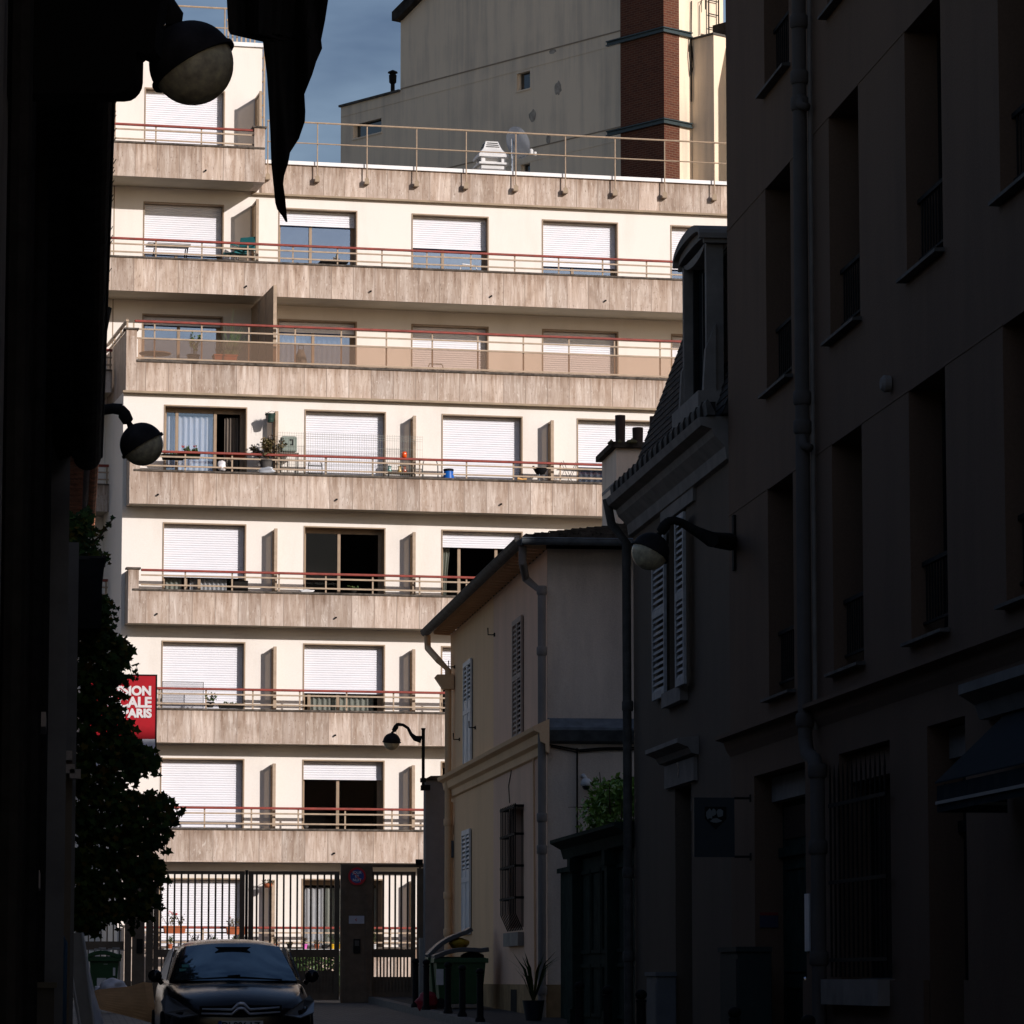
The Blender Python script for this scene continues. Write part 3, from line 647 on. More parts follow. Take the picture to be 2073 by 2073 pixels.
# tan roof guard rail in front of the flat roof
def thin_rail(u0, u1, y, zs, posts, zfoot, name='roof_railing'):
    m = MB()
    for i, z in enumerate(zs): m.tube([(u0, y, z), (u1, y, z)], .022 if i == 0 else .016, 6)
    root = m.build(name, M['tan'], apt); p0 = None
    for u in posts:
        if p0 is None:
            p0 = MB().tube([(u, y + .02, zfoot), (u, y + .02, zs[0])], .016, 6).build('railing_post', M['tan'], root)
            q0 = MB().add([(u - .055, y - .005, zfoot - .05), (u + .055, y - .005, zfoot - .05), (u + .055, y - .005, zfoot + .06), (u, y - .005, zfoot + .12), (u - .055, y - .005, zfoot + .06)], [(0, 1, 2, 3, 4)])
            q0.box(u - .06, u + .06, y, y + .14, zfoot - .06, zfoot - .02); q0.box(u - .04, u + .04, y + .03, y + .06, zfoot - .02, zfoot + .08); q0 = q0.build('rail_bracket', M['panel'], root); pu = u
        else: copy_part(p0, u - pu, 0, 0); copy_part(q0, u - pu, 0, 0)
VR = .24
thin_rail(UL7 + .1, UR, -VR, [fZ(247, VR), fZ(289, VR)], [fU(542.5 + 100.4 * i, VR, 300) for i in range(11)], fZ(361, VR), )
# railing and frame on the penthouse roof
zr7 = fZ(9, .2, 455); zm7 = fZ(49, .2, 455)
m = MB(); m.tube([(ULW, .2, zr7), (UL7 - .25, .2, zr7)], .024, 6); m.tube([(ULW, .2, zm7), (UL7 - .25, .2, zm7)], .018, 6); rr = m.build('roof_railing', M['tan'], apt)
for px in (455, 352, 250): 
    u = fU(px, -.2, 50); MB().tube([(u, .2, ztop7), (u, .2, zr7)], .018, 6).build('railing_post', M['tan'], rr)
m = MB(); ua = fU(463, -.3, 80)
for i in range(7): m.box(ua + .11 * i, ua + .11 * i + .04, .5, .54, ztop7 + .05, ztop7 + .75)
m.box(ua - .02, ua + .7, .49, .55, ztop7 + .75, ztop7 + .80); m.build('roof_grille', M['tan'], apt)
# steel ladder frame beside the penthouse wall
ul = UL7 + .14
m = MB(); 
for yy in (.5, .95): m.tube([(ul, yy, ztop - .2), (ul, yy, ztop7 + .2)], .025, 6)
z = ztop + .1
while z < ztop7: m.tube([(ul, .5, z), (ul, .95, z)], .016, 6); z += .3
m.build('roof_ladder', M['tan'], apt)
# masonry chimney on the flat roof
cu = fU(999, -1.2, 320)
def czz(py): return fac(999, py, -1.2)[1]
y0 = 1.2
m = MB(); m.box(cu - .31, cu + .31, y0, y0 + .62, ztop - .4, czz(333)); 
ch = m.build('roof_chimney', M['white'], apt)
m = MB(); m.box(cu - .38, cu + .38, y0 - .07, y0 + .69, czz(333), czz(329)); 
for sx in (-1, 1):
    for yy in (y0, y0 + .5): m.box(cu + sx * .31 - (.1 if sx > 0 else 0), cu + sx * .31 + (.1 if sx < 0 else 0), yy, yy + .12, czz(329), czz(318))
m.build('chimney_vent', M['white'], ch)
MB().box(cu - .2, cu + .2, y0 + .12, y0 + .5, czz(329), czz(318)).build('flue', M['white'], ch)
m = MB()
def ring(h, s): return [(cu - s, y0 + .31 - s, h), (cu + s, y0 + .31 - s, h), (cu + s, y0 + .31 + s, h), (cu - s, y0 + .31 + s, h)]
lv = [(czz(318), .38), (czz(313.5), .38), (czz(308), .33), (czz(303), .27), (czz(299.5), .235), (czz(285), .17), (czz(284), .17)]
vs_ = [p for h, s in lv for p in ring(h, s)]
m.add(vs_, [(4 * j + i, 4 * j + (i + 1) % 4, 4 * j + 4 + (i + 1) % 4, 4 * j + 4 + i) for j in range(len(lv) - 1) for i in range(4)] + [(3, 2, 1, 0), (len(vs_) - 4, len(vs_) - 3, len(vs_) - 2, len(vs_) - 1)])
m.build('chimney_cap', M['white'], ch)
m = MB()
for q in (.25, .52, .8):
    h = czz(299.5) + (czz(285) - czz(299.5)) * q; s = .235 + (.17 - .235) * q
    m.box(cu - s + .045, cu + s - .045, y0 + .31 - s - .008, y0 + .31 - s + .06, h - .011, h + .011)
    m.box(cu - s - .008, cu - s + .06, y0 + .31 - s + .045, y0 + .31 + s - .045, h - .011, h + .011)
m.build('vent_slot', M['room'], ch)

# ================================================================== GABLE BUILDING BEHIND
GA = R(-55.1)
gor = ray(1256, 1983) * 116.0; gor = Vector((gor.x, gor.y, 0))
GR = Matrix.Rotation(GA, 3, 'Z'); GI = GR.inverted()
def gp(px, py, yl=0.0):
    d = GI @ ray(px, py); o = GI @ (-gor); t = (yl - o.y) / d.y
    p = o + d * t; return p.x, p.z
gab = empty('gable_building', gor, GA, world=False)
tag(gab, 'tall stained blank gable wall with a red brick chimney stack behind the sunlit apartment block', 'building')
xL, xU = gp(690, 250)[0], gp(811, 100)[0]
zl0, zl1 = gp(690, 217)[1], gp(812, 185)[1]
zu0 = gp(811, 43)[1]; zgt = zu0 + 2.2
xs = gp(1344, 150, -.62)[0]
zW = (gp(1046, 185)[1], gp(1060, 146)[1]); xW = (gp(1046, 160)[0], gp(1073, 160)[0])
xV = (gp(715, 250)[0], gp(772, 250)[0]); zV = (gp(740, 275)[1], gp(740, 247)[1])
zD = gp(1060, 370)[1], gp(1063, 332)[1]; xD = (gp(1054, 340)[0], gp(1073, 340)[0])
m = MB(); wall_grid(m, xL, xU, -.45, zl1, [(*xV, *zV)], lambda u, d, z: (u, d, z), .3)
wall_grid(m, xU, xs - .02, -.45, zu0, [(*xW, *zW), (*xD, *zD)], lambda u, d, z: (u, d, z), .3)
m.box(xL, xL + .3, .3, 9, -.45, zl1); m.box(xU, xU + .3, .3, 9, zl1 - .2, zu0)
m.box(xs - .32, xs - .02, .3, 1.9, -.45, zgt + 4)
m.add([(xU, 0, zu0), (xs - .02, 0, zu0), (xs - .02, 0, zgt + 4), (xU, .0, zu0 + .02)], [(0, 1, 2, 3)])
m.add([(xU, 1.9, zu0), (xs - .02, 1.9, zu0), (xs - .02, 1.9, zgt + 4), (xU, 1.9, zu0 + .02)], [(3, 2, 1, 0)])
m.build('wall', M['gable'], gab)
for q, mt in ((xW, zW), (xV, zV), (xD, zD)):
    f = MB(); f.box(q[0], q[1], .16, .2, mt[0], mt[1]); win = f.build('window', M['cglass'], gab)
    f = MB(); f.box(q[0] - .03, q[1] + .03, -.03, .1, mt[0] - .05, mt[0]); f.box(q[0], q[0] + .04, .1, .158, mt[0], mt[1]); f.box(q[1] - .04, q[1], .1, .158, mt[0], mt[1]); f.build('window_frame', M['gable'], win)
MB().box(xL - .05, xU - .01, -.07, .35, zl1, zl1 + .07).build('roof_coping', M['zincd'], gab)
m = MB(); m.prism([(xU - .16, -.25, zu0), (xU + .1, -.25, zu0 + .02), (xs - .05, -.25, zgt + 4.0), (xs - .05, -.25, zgt + 4.3), (xU - .16, -.25, zu0 + .30)], (0, 2.2, 0)); m.build('roof_edge', M['slate'], gab)
def crease(p, q, name='wall_joint', th=.022, mt='panel'):
    (xa, za), (xb, zb_) = gp(*p), gp(*q)
    m = MB(); m.prism([(xa, -.012, za - th), (xb, -.012, zb_ - th), (xb, -.012, zb_ + th), (xa, -.012, za + th)], (0, .011, 0)); m.build(name, M[mt], gab)
za = gp(1251, 63.4)[1]; zb2 = gp(1251, 258)[1]
for zz_, th in ((za, .022), (za - .42, .005), (zb2, .02), (zb2 - .42, .005)):
    m = MB(); m.box((xL if zz_ < zl1 else xU) + .01, xs - .03, -.012, -.002, zz_ - th, zz_ + th); m.build('wall_joint', M['panel' if th > .01 else 'gable'], gab)
prn = random.Random(3)
for (px, py, w_, h_) in ((1130, 179, .11, .24), (1078, 234, .11, .19), (1110, 281, .07, .20), (1119, 104, .11, .08)):
    cx_, cz_ = gp(px, py); n = 14
    m = MB(); m.prism([(cx_ + w_ * math.cos(6.283 * i / n) * prn.uniform(.75, 1.15) * 1.5, -.006, cz_ + h_ * math.sin(6.283 * i / n) * prn.uniform(.7, 1.15)) for i in range(n)], (0, .005, 0)); m.build('cement_patch', M['patch'], gab)
# vent pipe on the lower roof
cx_, cz_ = gp(795, 184, .4)
m = MB(); T = Matrix.Translation((cx_, .4, cz_ - .1)); m.lathe([(.07, 0), (.07, .33), (.12, .38), (.13, .62), (.09, .66), (.17, .70), (.15, .74), (.02, .80)], T, 12); m.build('vent_pipe', M['iron'], gab)
# brick stack with steel straps
xk = gp(1256, 150, -.62)[0]
st_ = MB().box(xk, xs, -.62, 0.02, -.45, zgt + 4.5).build('chimney_stack', M['brick'], gab)
for py in (58, 243):
    z_ = gp(1344, py + 2, -.62)[1]
    f = MB()
    for (a, b) in ((0, .035), (.035, .125), (.125, .16)):
        o_ = .10 if a != .035 else .05
        f.box(xk - .55, xs + o_, -.62 - o_, -.621, z_ - .08 + a, z_ - .08 + b); f.box(xs + .001, xs + o_, -.62, .5, z_ - .08 + a, z_ - .08 + b)
    f.build('steel_strap', M['steel'], st_)
# right-hand annexes
x1, x2 = gp(1397, 150, .55)[0], gp(1445, 150, .55)[0]; zt_a = gp(1445, 70, .55)[1]
m = MB(); m.box(max(x1, xs + .002), x2, .55, 4.0, -.45, zt_a); an = m.build('annex', M['gable'], gab)
MB().box(max(x1, xs + .002) - .02, x2 + .04, .5, 4.05, zt_a, zt_a + .06).build('annex_coping', M['zincd'], an)
MB().box(x2 - .5, x2 + .1, 1.0, 1.6, zt_a + .06, zt_a + .45).build('roof_hatch', M['slate'], an)
x3 = x2 + .005; y3 = 1.15
m = MB(); wall_grid(m, x3, x3 + 4.5, -.45, zt_a + .05, [(x3 + .62, x3 + 1.4, gp(1470, 141, y3)[1], gp(1470, 107, y3)[1]), (x3 + .62, x3 + 1.4, gp(1470, 310, y3)[1], gp(1470, 283, y3)[1])], lambda u, d, z: (u, y3 + d, z), .25); m.box(x3, x3 + 4.5, y3 + .3, 4, -.45, zt_a); m.build('annex', M['gable'], gab)
# roof access ladder and conduit on the sunlit return wall
m = MB(); xl_ = xs + .07
for yy in (1.2, 1.62): m.tube([(xl_, yy, zt_a + .3), (xl_, yy, zgt + 3)], .022, 6)
for i in range(9): m.tube([(xl_, 1.2, zt_a + .5 + .42 * i), (xl_, 1.62, zt_a + .5 + .42 * i)], .016, 6)
m.build('wall_ladder', M['iron'], gab)
m = MB(); m.tube([(xs + .03, .5, zt_a - 1.9), (xs + .03, .5, zt_a + .5), (xs + .03, .52, zt_a + 1.2)], .018, 6); m.tube([(xs + .05, .44, zt_a + .1), (xs + .05, .40, zt_a - .5), (xs + .05, .46, zt_a - 1.1), (xs + .05, .56, zt_a - .8), (xs + .05, .5, zt_a - .2)], .02, 6); m.build('cable', M['iron'], gab)
m = MB(); m.tube([(xs + .04, .85, zt_a + .2), (xs + .04, .85, zt_a + 1.1), (xs + .12, .85, zt_a + 1.25), (xs + .14, 1.0, zt_a + 1.35)], .014, 6); m.tube([(xs + .14, 1.0, zt_a + 1.0), (xs + .14, 1.0, zt_a + 2.4)], .02, 6); m.build('antenna_bracket', M['iron'], gab)

# satellite dish on a mast on the apartment roof
ud_ = fac(1037, 335, -1.0)[0]; 
p = fw(ud_, -1.0, ztop - .31)
dish = empty('satellite_dish', p, FAC, world=False); tag(dish, 'grey satellite dish on a thin mast beside the white roof chimney', 'satellite dish')
hz_ = fac(1037, 291, -1.0)[1] - (ztop - .31)
MB().tube([(0, 0, 0), (0, 0, hz_ + .12)], .025, 8).build('mast', M['chrome'], dish)
Dm = Matrix.Translation((.08, -.05, hz_)) @ Vector((.80, .42, .36)).to_track_quat('Z', 'Y').to_matrix().to_4x4()
m = MB(); prof = [(0.001, 0.0)] + [(.42 * i / 8, -.001 + .09 * (i / 8) ** 2) for i in range(1, 9)]
m.lathe(prof, Dm, 28); m.lathe([(r, h - .012) for r, h in prof], Dm, 28); m.build('reflector', solid('dish_grey', (.46, .49, .53), .7), dish, smooth=True)
m = MB(); m.tube([(.14, -.1, hz_ - .38), (.5, .05, hz_ - .22)], .016, 6); m.build('arm', M['chrome'], dish)
m = MB(); T = Matrix.Translation((.5, .05, hz_ - .18)); m.lathe([(.001, -.06), (.05, -.05), (.055, .05), (.03, .08), (.001, .085)], T, 10); m.lathe([(.001, -.06), (.04, -.05), (.045, .04), (.001, .05)], Matrix.Translation((.6, .06, hz_ - .21)), 10); m.build('receiver', M['white'], dish)

# ================================================================== RIGHT SIDE OF THE STREET
def px_(X): return lambda u, d, z: (X + d, u, z)
def louver(parent, X, y0, y1, z0, z1, mt, out=.05, name='shutter', split=(.5,), solid_below=None):
    "louvred shutter leaf lying in a wall that faces -X"
    f = MB(); s = .07
    xa, xb = X - out, X - out + .035
    f.box(xa, xb, y0, y0 + s, z0, z1); f.box(xa, xb, y1 - s, y1, z0, z1)
    rails = [z0, z1 - .09] + [z0 + (z1 - z0) * q for q in split]
    for r in rails: f.box(xa, xb, y0 + s, y1 - s, r, r + .09)
    z = z0 + .1
    while z < z1 - .1:
        if solid_below and z < z0 + (z1 - z0) * solid_below:
            z += .045; continue
        if not any(r - .03 < z < r + .09 for r in rails):
            f.add([(xa + .004, y0 + s, z), (xa + .004, y1 - s, z), (xb - .004, y1 - s, z + .045), (xb - .004, y0 + s, z + .045),
                   (xa + .004, y0 + s, z - .008), (xa + .004, y1 - s, z - .008), (xb - .004, y1 - s, z + .037), (xb - .004, y0 + s, z + .037)], [(0, 1, 2, 3), (7, 6, 5, 4), (0, 4, 5, 1), (3, 2, 6, 7)])
        z += .08
    if solid_below: f.box(xa + .012, xb - .008, y0 + s, y1 - s, z0 + .09, z0 + (z1 - z0) * solid_below)
    return f.build(name, mt, parent)

# ---- tall rendered building (near)
XR = 7.4
Yd = lambda px, X=XR, py=1500: onX(px, py, X).y
Zx = lambda px, py, X=XR: onX(px, py, X).z
tall = empty('rendered_building', (XR, 30, gz(30))); tag(tall, 'tall taupe rendered building filling the right edge with deep dark windows and a fat drainpipe', 'building')
YE = Yd(1474, py=800)
cols = [(1558, 1614), (1689.5, 1751), (1846.6, 1922.5)]
W3 = (Yd(1751), Yd(1689.5)); wid = W3[1] - W3[0]; pitch = Yd(1558) - Yd(1689.5)
ystart = Yd(1558)
wcols = [(ystart - i * pitch - wid, ystart - i * pitch) for i in range(9)]
zr3t, zr3b = Zx(1689.5, 224.5), Zx(1689.5, 683)
zr2t, zr2b = Zx(1689.5, 896.6), Zx(1689.5, 1360)
dz = zr3b - Zx(1558, 176)
rows = [(zr2b, zr2t), (zr3b, zr3t), (zr3b - dz, zr3t - dz), (zr3b - 2 * dz, zr3t - 2 * dz)]
zs1, zs0 = Zx(1476, 1488), Zx(1476, 1516)
door1 = (Yd(1629), Yd(1526), gz(41) + .12, Zx(1526, 1572)); bwin = (Yd(1801), Yd(1698), Zx(1698, 1982), Zx(1698, 1527))
door2 = (Yd(1954), Yd(1877), gz(33) + .1, Zx(1877, 1471))
ops = [(a, b, c, d) for a, b in wcols for c, d in rows] + [door1, bwin, door2]
m = MB(); HR = 14.2; wall_grid(m, 2, YE, -1.75, HR, ops, px_(XR), .38); m.box(XR + .38, 44, YE - .3, YE, -1.75, HR); m.box(XR + .38, 44, 2, 2.3, -1.75, HR); m.box(43.7, 44, 2.3, YE - .3, -1.75, HR)
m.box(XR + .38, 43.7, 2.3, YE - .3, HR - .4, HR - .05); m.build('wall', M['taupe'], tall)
MB().prism([(20.8, YE - .02, HR + .005), (44, YE - .02, HR + .005), (44, YE - 27.2, HR + .005)], (0, 0, 7.3)).build('sun_blocker', M['taupe'], tall)  # unseen wedge added to shade the corner house while sun reaches the banner
def dark_window(parent, a, b, c, d, X, guard=True, frame='black'):
    f = MB(); xq = X + .30
    f.box(xq, xq + .06, a, a + .07, c, d); f.box(xq, xq + .06, b - .07, b, c, d); f.box(xq, xq + .06, a + .07, b - .07, d - .07, d); f.box(xq, xq + .06, a + .07, b - .07, c, c + .08); f.box(xq, xq + .06, (a + b) / 2 - .05, (a + b) / 2 + .05, c + .08, d - .07)
    win = f.build('window', M[frame], parent)
    MB().box(xq + .03, xq + .035, a + .07, b - .07, c + .08, d - .07).build('pane', M['cglass'], win)
    s = MB(); s.prism([(X - .09, a - .06, c - .05), (X - .09, a - .06, c - .02), (X + .29, a - .06, c + .012), (X + .29, a - .06, c - .05)], (0, b - a + .12, 0)); s.build('sill', M['zincd'], win)
    if guard:
        g_ = MB(); x = X + .12
        g_.box(x - .02, x + .02, a + .002, b - .002, c + .66, c + .70); g_.box(x - .012, x + .012, a + .002, b - .002, c + .14, c + .165)
        n = int((b - a) / .11)
        for i in range(1, n): yy = a + (b - a) * i / n; g_.tube([(x, yy, c + .165), (x, yy, c + .66)], .009, 5)
        g_.build('guard_rail', M['iron'], win)
    return win
for a, b in wcols[:5]:
    for c, d in rows[:3]: dark_window(tall, a, b, c, d, XR)
# joints, string course, plinth
for zt__ in (zr2t, zr3t, zr3t - dz):
    ed = sorted([2.0, YE] + [e for ab in wcols for e in ab])
    for i in range(5): MB().box(XR - .006, XR - .001, wcols[i + 1][1], wcols[i][0], zt__ + .0, zt__ + .018).build('render_joint', solid('joint_taupe', (.17, .115, .08), .95, .05), tall)
    MB().box(XR - .006, XR - .001, wcols[0][1], YE, zt__, zt__ + .018).build('render_joint', solid('joint_taupe', (.17, .115, .08), .95, .05), tall)
h = zs1 - zs0
m = MB(); m.prism([(XR - .002, 2, zs0 - .1), (XR - .05, 2, zs0 - .02), (XR - .08, 2, zs0 + h * .4), (XR - .17, 2, zs0 + h * .55), (XR - .17, 2, zs1 - .03), (XR - .002, 2, zs1 + .03)], (0, YE - 2 + .02, 0)); m.build('string_course', M['taupe'], tall)
gaps = sorted([door1[:2], door2[:2]]); yy = 20.0
for a, b in gaps + [(YE, YE)]:
    MB().box(XR - .05, XR - .001, yy, a - .04, -1.6, Zx(1720, 1984)).build('plinth', M['taupe'], tall); yy = b + .04
# panelled doors
def panel_door(parent, a, b, c, d, X, mt, transom=.74):
    x = X + .31; f = MB(); f.box(x, x + .06, a, b, c, d); dr = f.build('door', M[mt], parent)
    ym = (a + b) / 2; zt_ = c + (d - c) * transom
    f = MB(); f.box(x - .05, x - .001, a, b, zt_ - .05, zt_ + .05); f.box(x - .035, x - .001, ym - .04, ym + .04, c, zt_ - .05)
    for (p, q) in ((a + .1, ym - .1), (ym + .1, b - .1)):
        for (r, s) in ((c + .15, c + .95), (c + 1.08, zt_ - .15)):
            f.box(x - .02, x - .001, p, p + .04, r, s); f.box(x - .02, x - .001, q - .04, q, r, s); f.box(x - .02, x - .001, p + .04, q - .04, r, r + .04); f.box(x - .02, x - .001, p + .04, q - .04, s - .04, s)
    f.build('door_panel', M[mt], dr)
    f = MB(); f.box(x - .012, x - .001, a + .15, b - .15, zt_ + .14, d - .35); f.build('transom_pane', M['cglass'], dr)
    f = MB(); f.box(x - .12, x - .001, a + .01, b - .01, d - .28, d - .02); f.build('lintel_board', M['trim'], dr)
    f = MB(); T = Matrix.Translation((x - .03, ym - .09, c + 1.0)) @ Matrix.Rotation(R(-90), 4, 'Y'); f.lathe([(.001, .06), (.025, .05), (.03, .03), (.012, .01), (.012, -.03)], T, 10); f.build('handle', M['chrome'], dr)
    return dr
d1 = panel_door(tall, *door1, XR, 'greeny'); panel_door(tall, *door2, XR, 'black')
m = MB(); m.box(XR - .018, XR - .002, Yd(1634) - .1, Yd(1626) - .08, Zx(1630, 1926), Zx(1630, 1810)); m.build('notice_plate', M['white'], tall)
m = MB(); m.box(XR + .05, XR + .25, door1[1] - .02, door1[1] - .002, Zx(1540, 1877), Zx(1540, 1850)); m.build('nameplate', solid('plate_navy', (.03, .035, .07)), tall)
m = MB(); m.box(XR + .05, XR + .25, door1[1] - .024, door1[1] - .0205, Zx(1540, 1852), Zx(1540, 1846)); m.build('nameplate', solid('plate_red', (.2, .02, .02)), tall)
# barred ground floor window
bw = dark_window(tall, *bwin, XR, False)
f = MB(); x = XR - .07; a, b, c, d = bwin; gt = Zx(1690, 1566, XR - .07)
n = 12
for i in range(n + 1): yy = a - .1 + (b - a + .2) * i / n; f.tube([(x, yy, c + .02), (x, yy, gt - .05), (x, yy, gt + .04 + .06)], [.011, .011, .001], 6)
for zz_ in (c + .18, c + (gt - c) * .47, gt - .3): f.box(x - .012, x + .012, a - .16, b + .16, zz_ - .018, zz_ + .018)
f.build('window_bars', M['iron'], bw)
f = MB(); f.box(XR - .16, XR - .002, a - .12, b + .2, c - .24, c - .002); f.build('stone_sill', M['trim'], bw)
f = MB(); f.box(XR + .1, XR + .28, a + .01, b - .01, d - .28, d - .02); f.build('roller_box', M['taupe'], bw)
# drainpipe
def pipe(parent, pts, r, collars, mt, name='drainpipe', n=12):
    f = MB(); f.tube(pts, r, n); o = f.build(name, mt, parent, smooth=True, auto=True)
    for p in collars:
        p = Vector(p); MB().tube([p + Vector((0, 0, -.07)), p + Vector((0, 0, -.05)), p + Vector((0, 0, .05)), p + Vector((0, 0, .07))], [r * 1.12, r * 1.3, r * 1.3, r * 1.12], n).build('pipe_collar', mt, o, smooth=True, auto=True)
    return o
Xp = XR - .13; rp = .073
def pp(px, py, X=None): return onX(px, py, X if X is not None else Xp)
yp = pp(1624, 800).y; y2 = pp(1656, 1700).y
z_ = lambda py, px=1624: pp(px, py).z
pipe(tall, [(Xp, yp, 12.5), (Xp, yp, z_(1500)), (Xp, yp - .12, z_(1530)), (Xp, y2 + .15, z_(1545)), (Xp, y2, z_(1572)), (Xp, y2, -1.4)], rp,
     [(Xp, yp, z_(q)) for q in (35, 150, 204, 806, 865, 1460)] + [(Xp, y2, z_(q, 1656)) for q in (1560, 1715, 1940)], solid('pipe_grey', (.095, .083, .074), .85, .1))
m = MB(); 
for py in (178, 872, 1490): m.tube([(Xp, yp, z_(py)), (Xp - .01, yp - .09, z_(py) - .16), (Xp + .05, yp - .16, z_(py) - .2)], .045, 8)
m.build('branch_pipe', solid('pipe_grey', (.15, .143, .137)), tall, smooth=True)
MB().tube([(XR - .03, pp(1645, 800, XR - .03).y, 12.5), (XR - .03, pp(1645, 800, XR - .03).y, z_(1480))], .022, 8).build('conduit', M['trim'], tall)
m = MB(); m.lathe([(.001, .02), (.06, .02), (.075, 0), (.08, .06), (.05, .09), (.001, .09)], Matrix.Translation((XR - .01, Yd(1813), Zx(1813, 771))) @ Matrix.Rotation(R(-90), 4, 'Y'), 16); m.build('vent_cap', M['trim'], tall)
# shop cornice above the awning
ya = Yd(2003)
m = MB(); m.prism([(XR - .002, 24, Zx(2065, 1440)), (XR - .08, 24, Zx(2065, 1440)), (XR - .12, 24, Zx(2065, 1440) + .12), (XR - .25, 24, Zx(2065, 1440) + .2), (XR - .25, 24, Zx(2065, 1440) + .28), (XR - .002, 24, Zx(2065, 1440) + .34)], (0, ya - 24, 0)); m.build('shop_cornice', M['dark'], tall)
# awning over the shop
YA = 30.2
xl = onY(1892.6, 1584, YA); xt = Vector((XR - .03, YA, Zx(2070, 1437)))
aw = empty('awning', (XR, YA - 2, xl.z)); tag(aw, 'dark blue shop awning with a pale striped valance at the right edge', 'awning')
xv = onY(1904, 1590, YA - .02)
m = MB(); t = .012
m.prism([(xl.x, YA, xl.z), (xt.x, YA, xt.z), (xt.x, YA, xt.z - t), (xl.x, YA, xl.z - t)], (0, -5.0, 0)); m.build('canopy', solid('awning_navy', (.010, .022, .030), .95, .05), aw)
zv = onY(1904, 1645, YA).z
m = MB(); nn = 24
m.add([(xl.x + .012 + .008 * (i % 2), YA - .01 - 5.0 * i / nn, zz_) for zz_ in (zv, xl.z - .03) for i in range(nn + 1)], [(i, i + 1, nn + 2 + i, nn + 1 + i) for i in range(nn)])
m.prism([(xl.x + .02, YA - .012, xl.z - .03), (xt.x, YA - .012, xl.z - .03), (xt.x, YA - .012, zv), (xl.x + .02, YA - .012, zv)], (0, -.004, 0)); vl = m.build('valance', solid('awning_navy', (.02, .045, .065)), aw)
MB().box(xl.x - .002, xl.x + .009, YA - 5, YA - .01, zv + .06, zv + .085).build('valance_stripe', solid('stripe', (.18, .23, .25)), vl)
m = MB(); m.box(xl.x + .03, xt.x, YA - .018, YA - .0165, zv + .06, zv + .085); m.build('valance_stripe', solid('stripe', (.18, .23, .25)), vl)
m = MB(); m.tube([(XR - .03, YA - .1, xl.z - .1), (xl.x + .05, YA - .1, xl.z - .03)], .018, 6); m.build('awning_arm', M['iron'], aw)
# hanging sign on a bracket
ys_ = Yd(1520, py=1675); s0 = onY(1405, 1735, ys_); s1 = onY(1486, 1615, ys_)
sg = empty('hanging_sign', (XR, ys_, s0.z)); tag(sg, 'square dark navy hanging sign with a faint emblem, on two wall brackets', 'sign')
MB().box(s0.x, s1.x, ys_ - .02, ys_ + .02, s0.z, s1.z).build('sign_board', solid('sign_navy', (.02, .03, .037)), sg)
m = MB()
for zz_ in (s0.z + .005, s1.z - .005): m.box(s1.x + .001, XR - .001, ys_ - .012, ys_ + .012, zz_ - .012, zz_ + .012); m.box(XR - .012, XR - .001, ys_ - .03, ys_ + .03, zz_ - .04, zz_ + .04)
m.build('bracket', M['iron'], sg)
# faint emblem: two rearing pale shapes over a dark shield
ex, ez = onY(1448, 1652, ys_).x, onY(1448, 1652, ys_).z
m = MB(); m.prism([(ex - .12, ys_ - .021, ez + .1), (ex + .12, ys_ - .021, ez + .1), (ex + .12, ys_ - .021, ez - .03), (ex, ys_ - .021, ez - .15), (ex - .12, ys_ - .021, ez - .03)], (0, -.004, 0)); em = m.build('emblem', M['black'], sg)
m = MB()
for k_, (dx, dzz, wv, hv) in enumerate(((-.07, .02, .04, .07), (-.02, .04, .03, .05), (.05, .03, .045, .06), (0, -.05, .07, .03))):
    m.prism([(ex + dx + wv * math.cos(6.283 * i / 9) * prn.uniform(.6, 1.1), ys_ - .0255, ez + dzz + hv * math.sin(6.283 * i / 9) * prn.uniform(.6, 1.1)) for i in range(9)], (0, -.003, 0))
m.build('emblem_figure', solid('emblem_pale', (.16, .18, .18)), em)

# ---- mansard house
XM = 7.46
ma = empty('mansard_house', (XM, 47, gz(47))); tag(ma, 'narrow dark house with slate mansard roof, arched dormer and half open white shutters', 'building')
YM0, YM1 = YE + .02, Yd(1283, XM, 1400)
zE = Zx(1476, 862, XM)
wm = (Yd(1391, XM), Yd(1357, XM), Zx(1370, 1402, XM), Zx(1357, 1085, XM) + .25)
dm = (Yd(1399, XM), Yd(1366, XM), gz(47) + .12, Zx(1366, 1596, XM))
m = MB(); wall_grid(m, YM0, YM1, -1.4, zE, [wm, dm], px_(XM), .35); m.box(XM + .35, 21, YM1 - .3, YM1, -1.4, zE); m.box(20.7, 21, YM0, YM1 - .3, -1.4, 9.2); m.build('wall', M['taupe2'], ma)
dark_window(ma, *wm, XM, False, 'whitew')
panel_door(ma, *dm, XM, 'black', .8)
zs_b, zs_t = Zx(1343, 1414, XM), Zx(1343, 1082, XM)
louver(ma, XM, Yd(1356.5, XM), Yd(1331, XM), zs_b, zs_t, M['whitew'], .07); louver(ma, XM, Yd(1408, XM), Yd(1390, XM), zs_b, zs_t, M['whitew'], .14)
m = MB(); m.box(XM - .10, XM - .002, wm[0] - .1, wm[1] + .08, zs_b - .16, zs_b + .02); m.build('stone_sill', M['trim'], ma)
m = MB(); m.box(XM - .04, XM - .002, Yd(1412, XM), Yd(1345, XM), wm[3] - .05, wm[3] + .38); m.box(XM - .09, XM - .002, Yd(1413, XM), Yd(1343, XM), wm[3] + .38, wm[3] + .44); m.build('lintel', M['trim'], ma)
a, b = Yd(1412, XM), Yd(1352, XM); zp0, zp1 = Zx(1352, 1598, XM), Zx(1352, 1553, XM)
m = MB(); m.box(XM - .05, XM - .002, a, b, zp0, zp1); pq = m.build('number_plaque', M['trim'], ma)
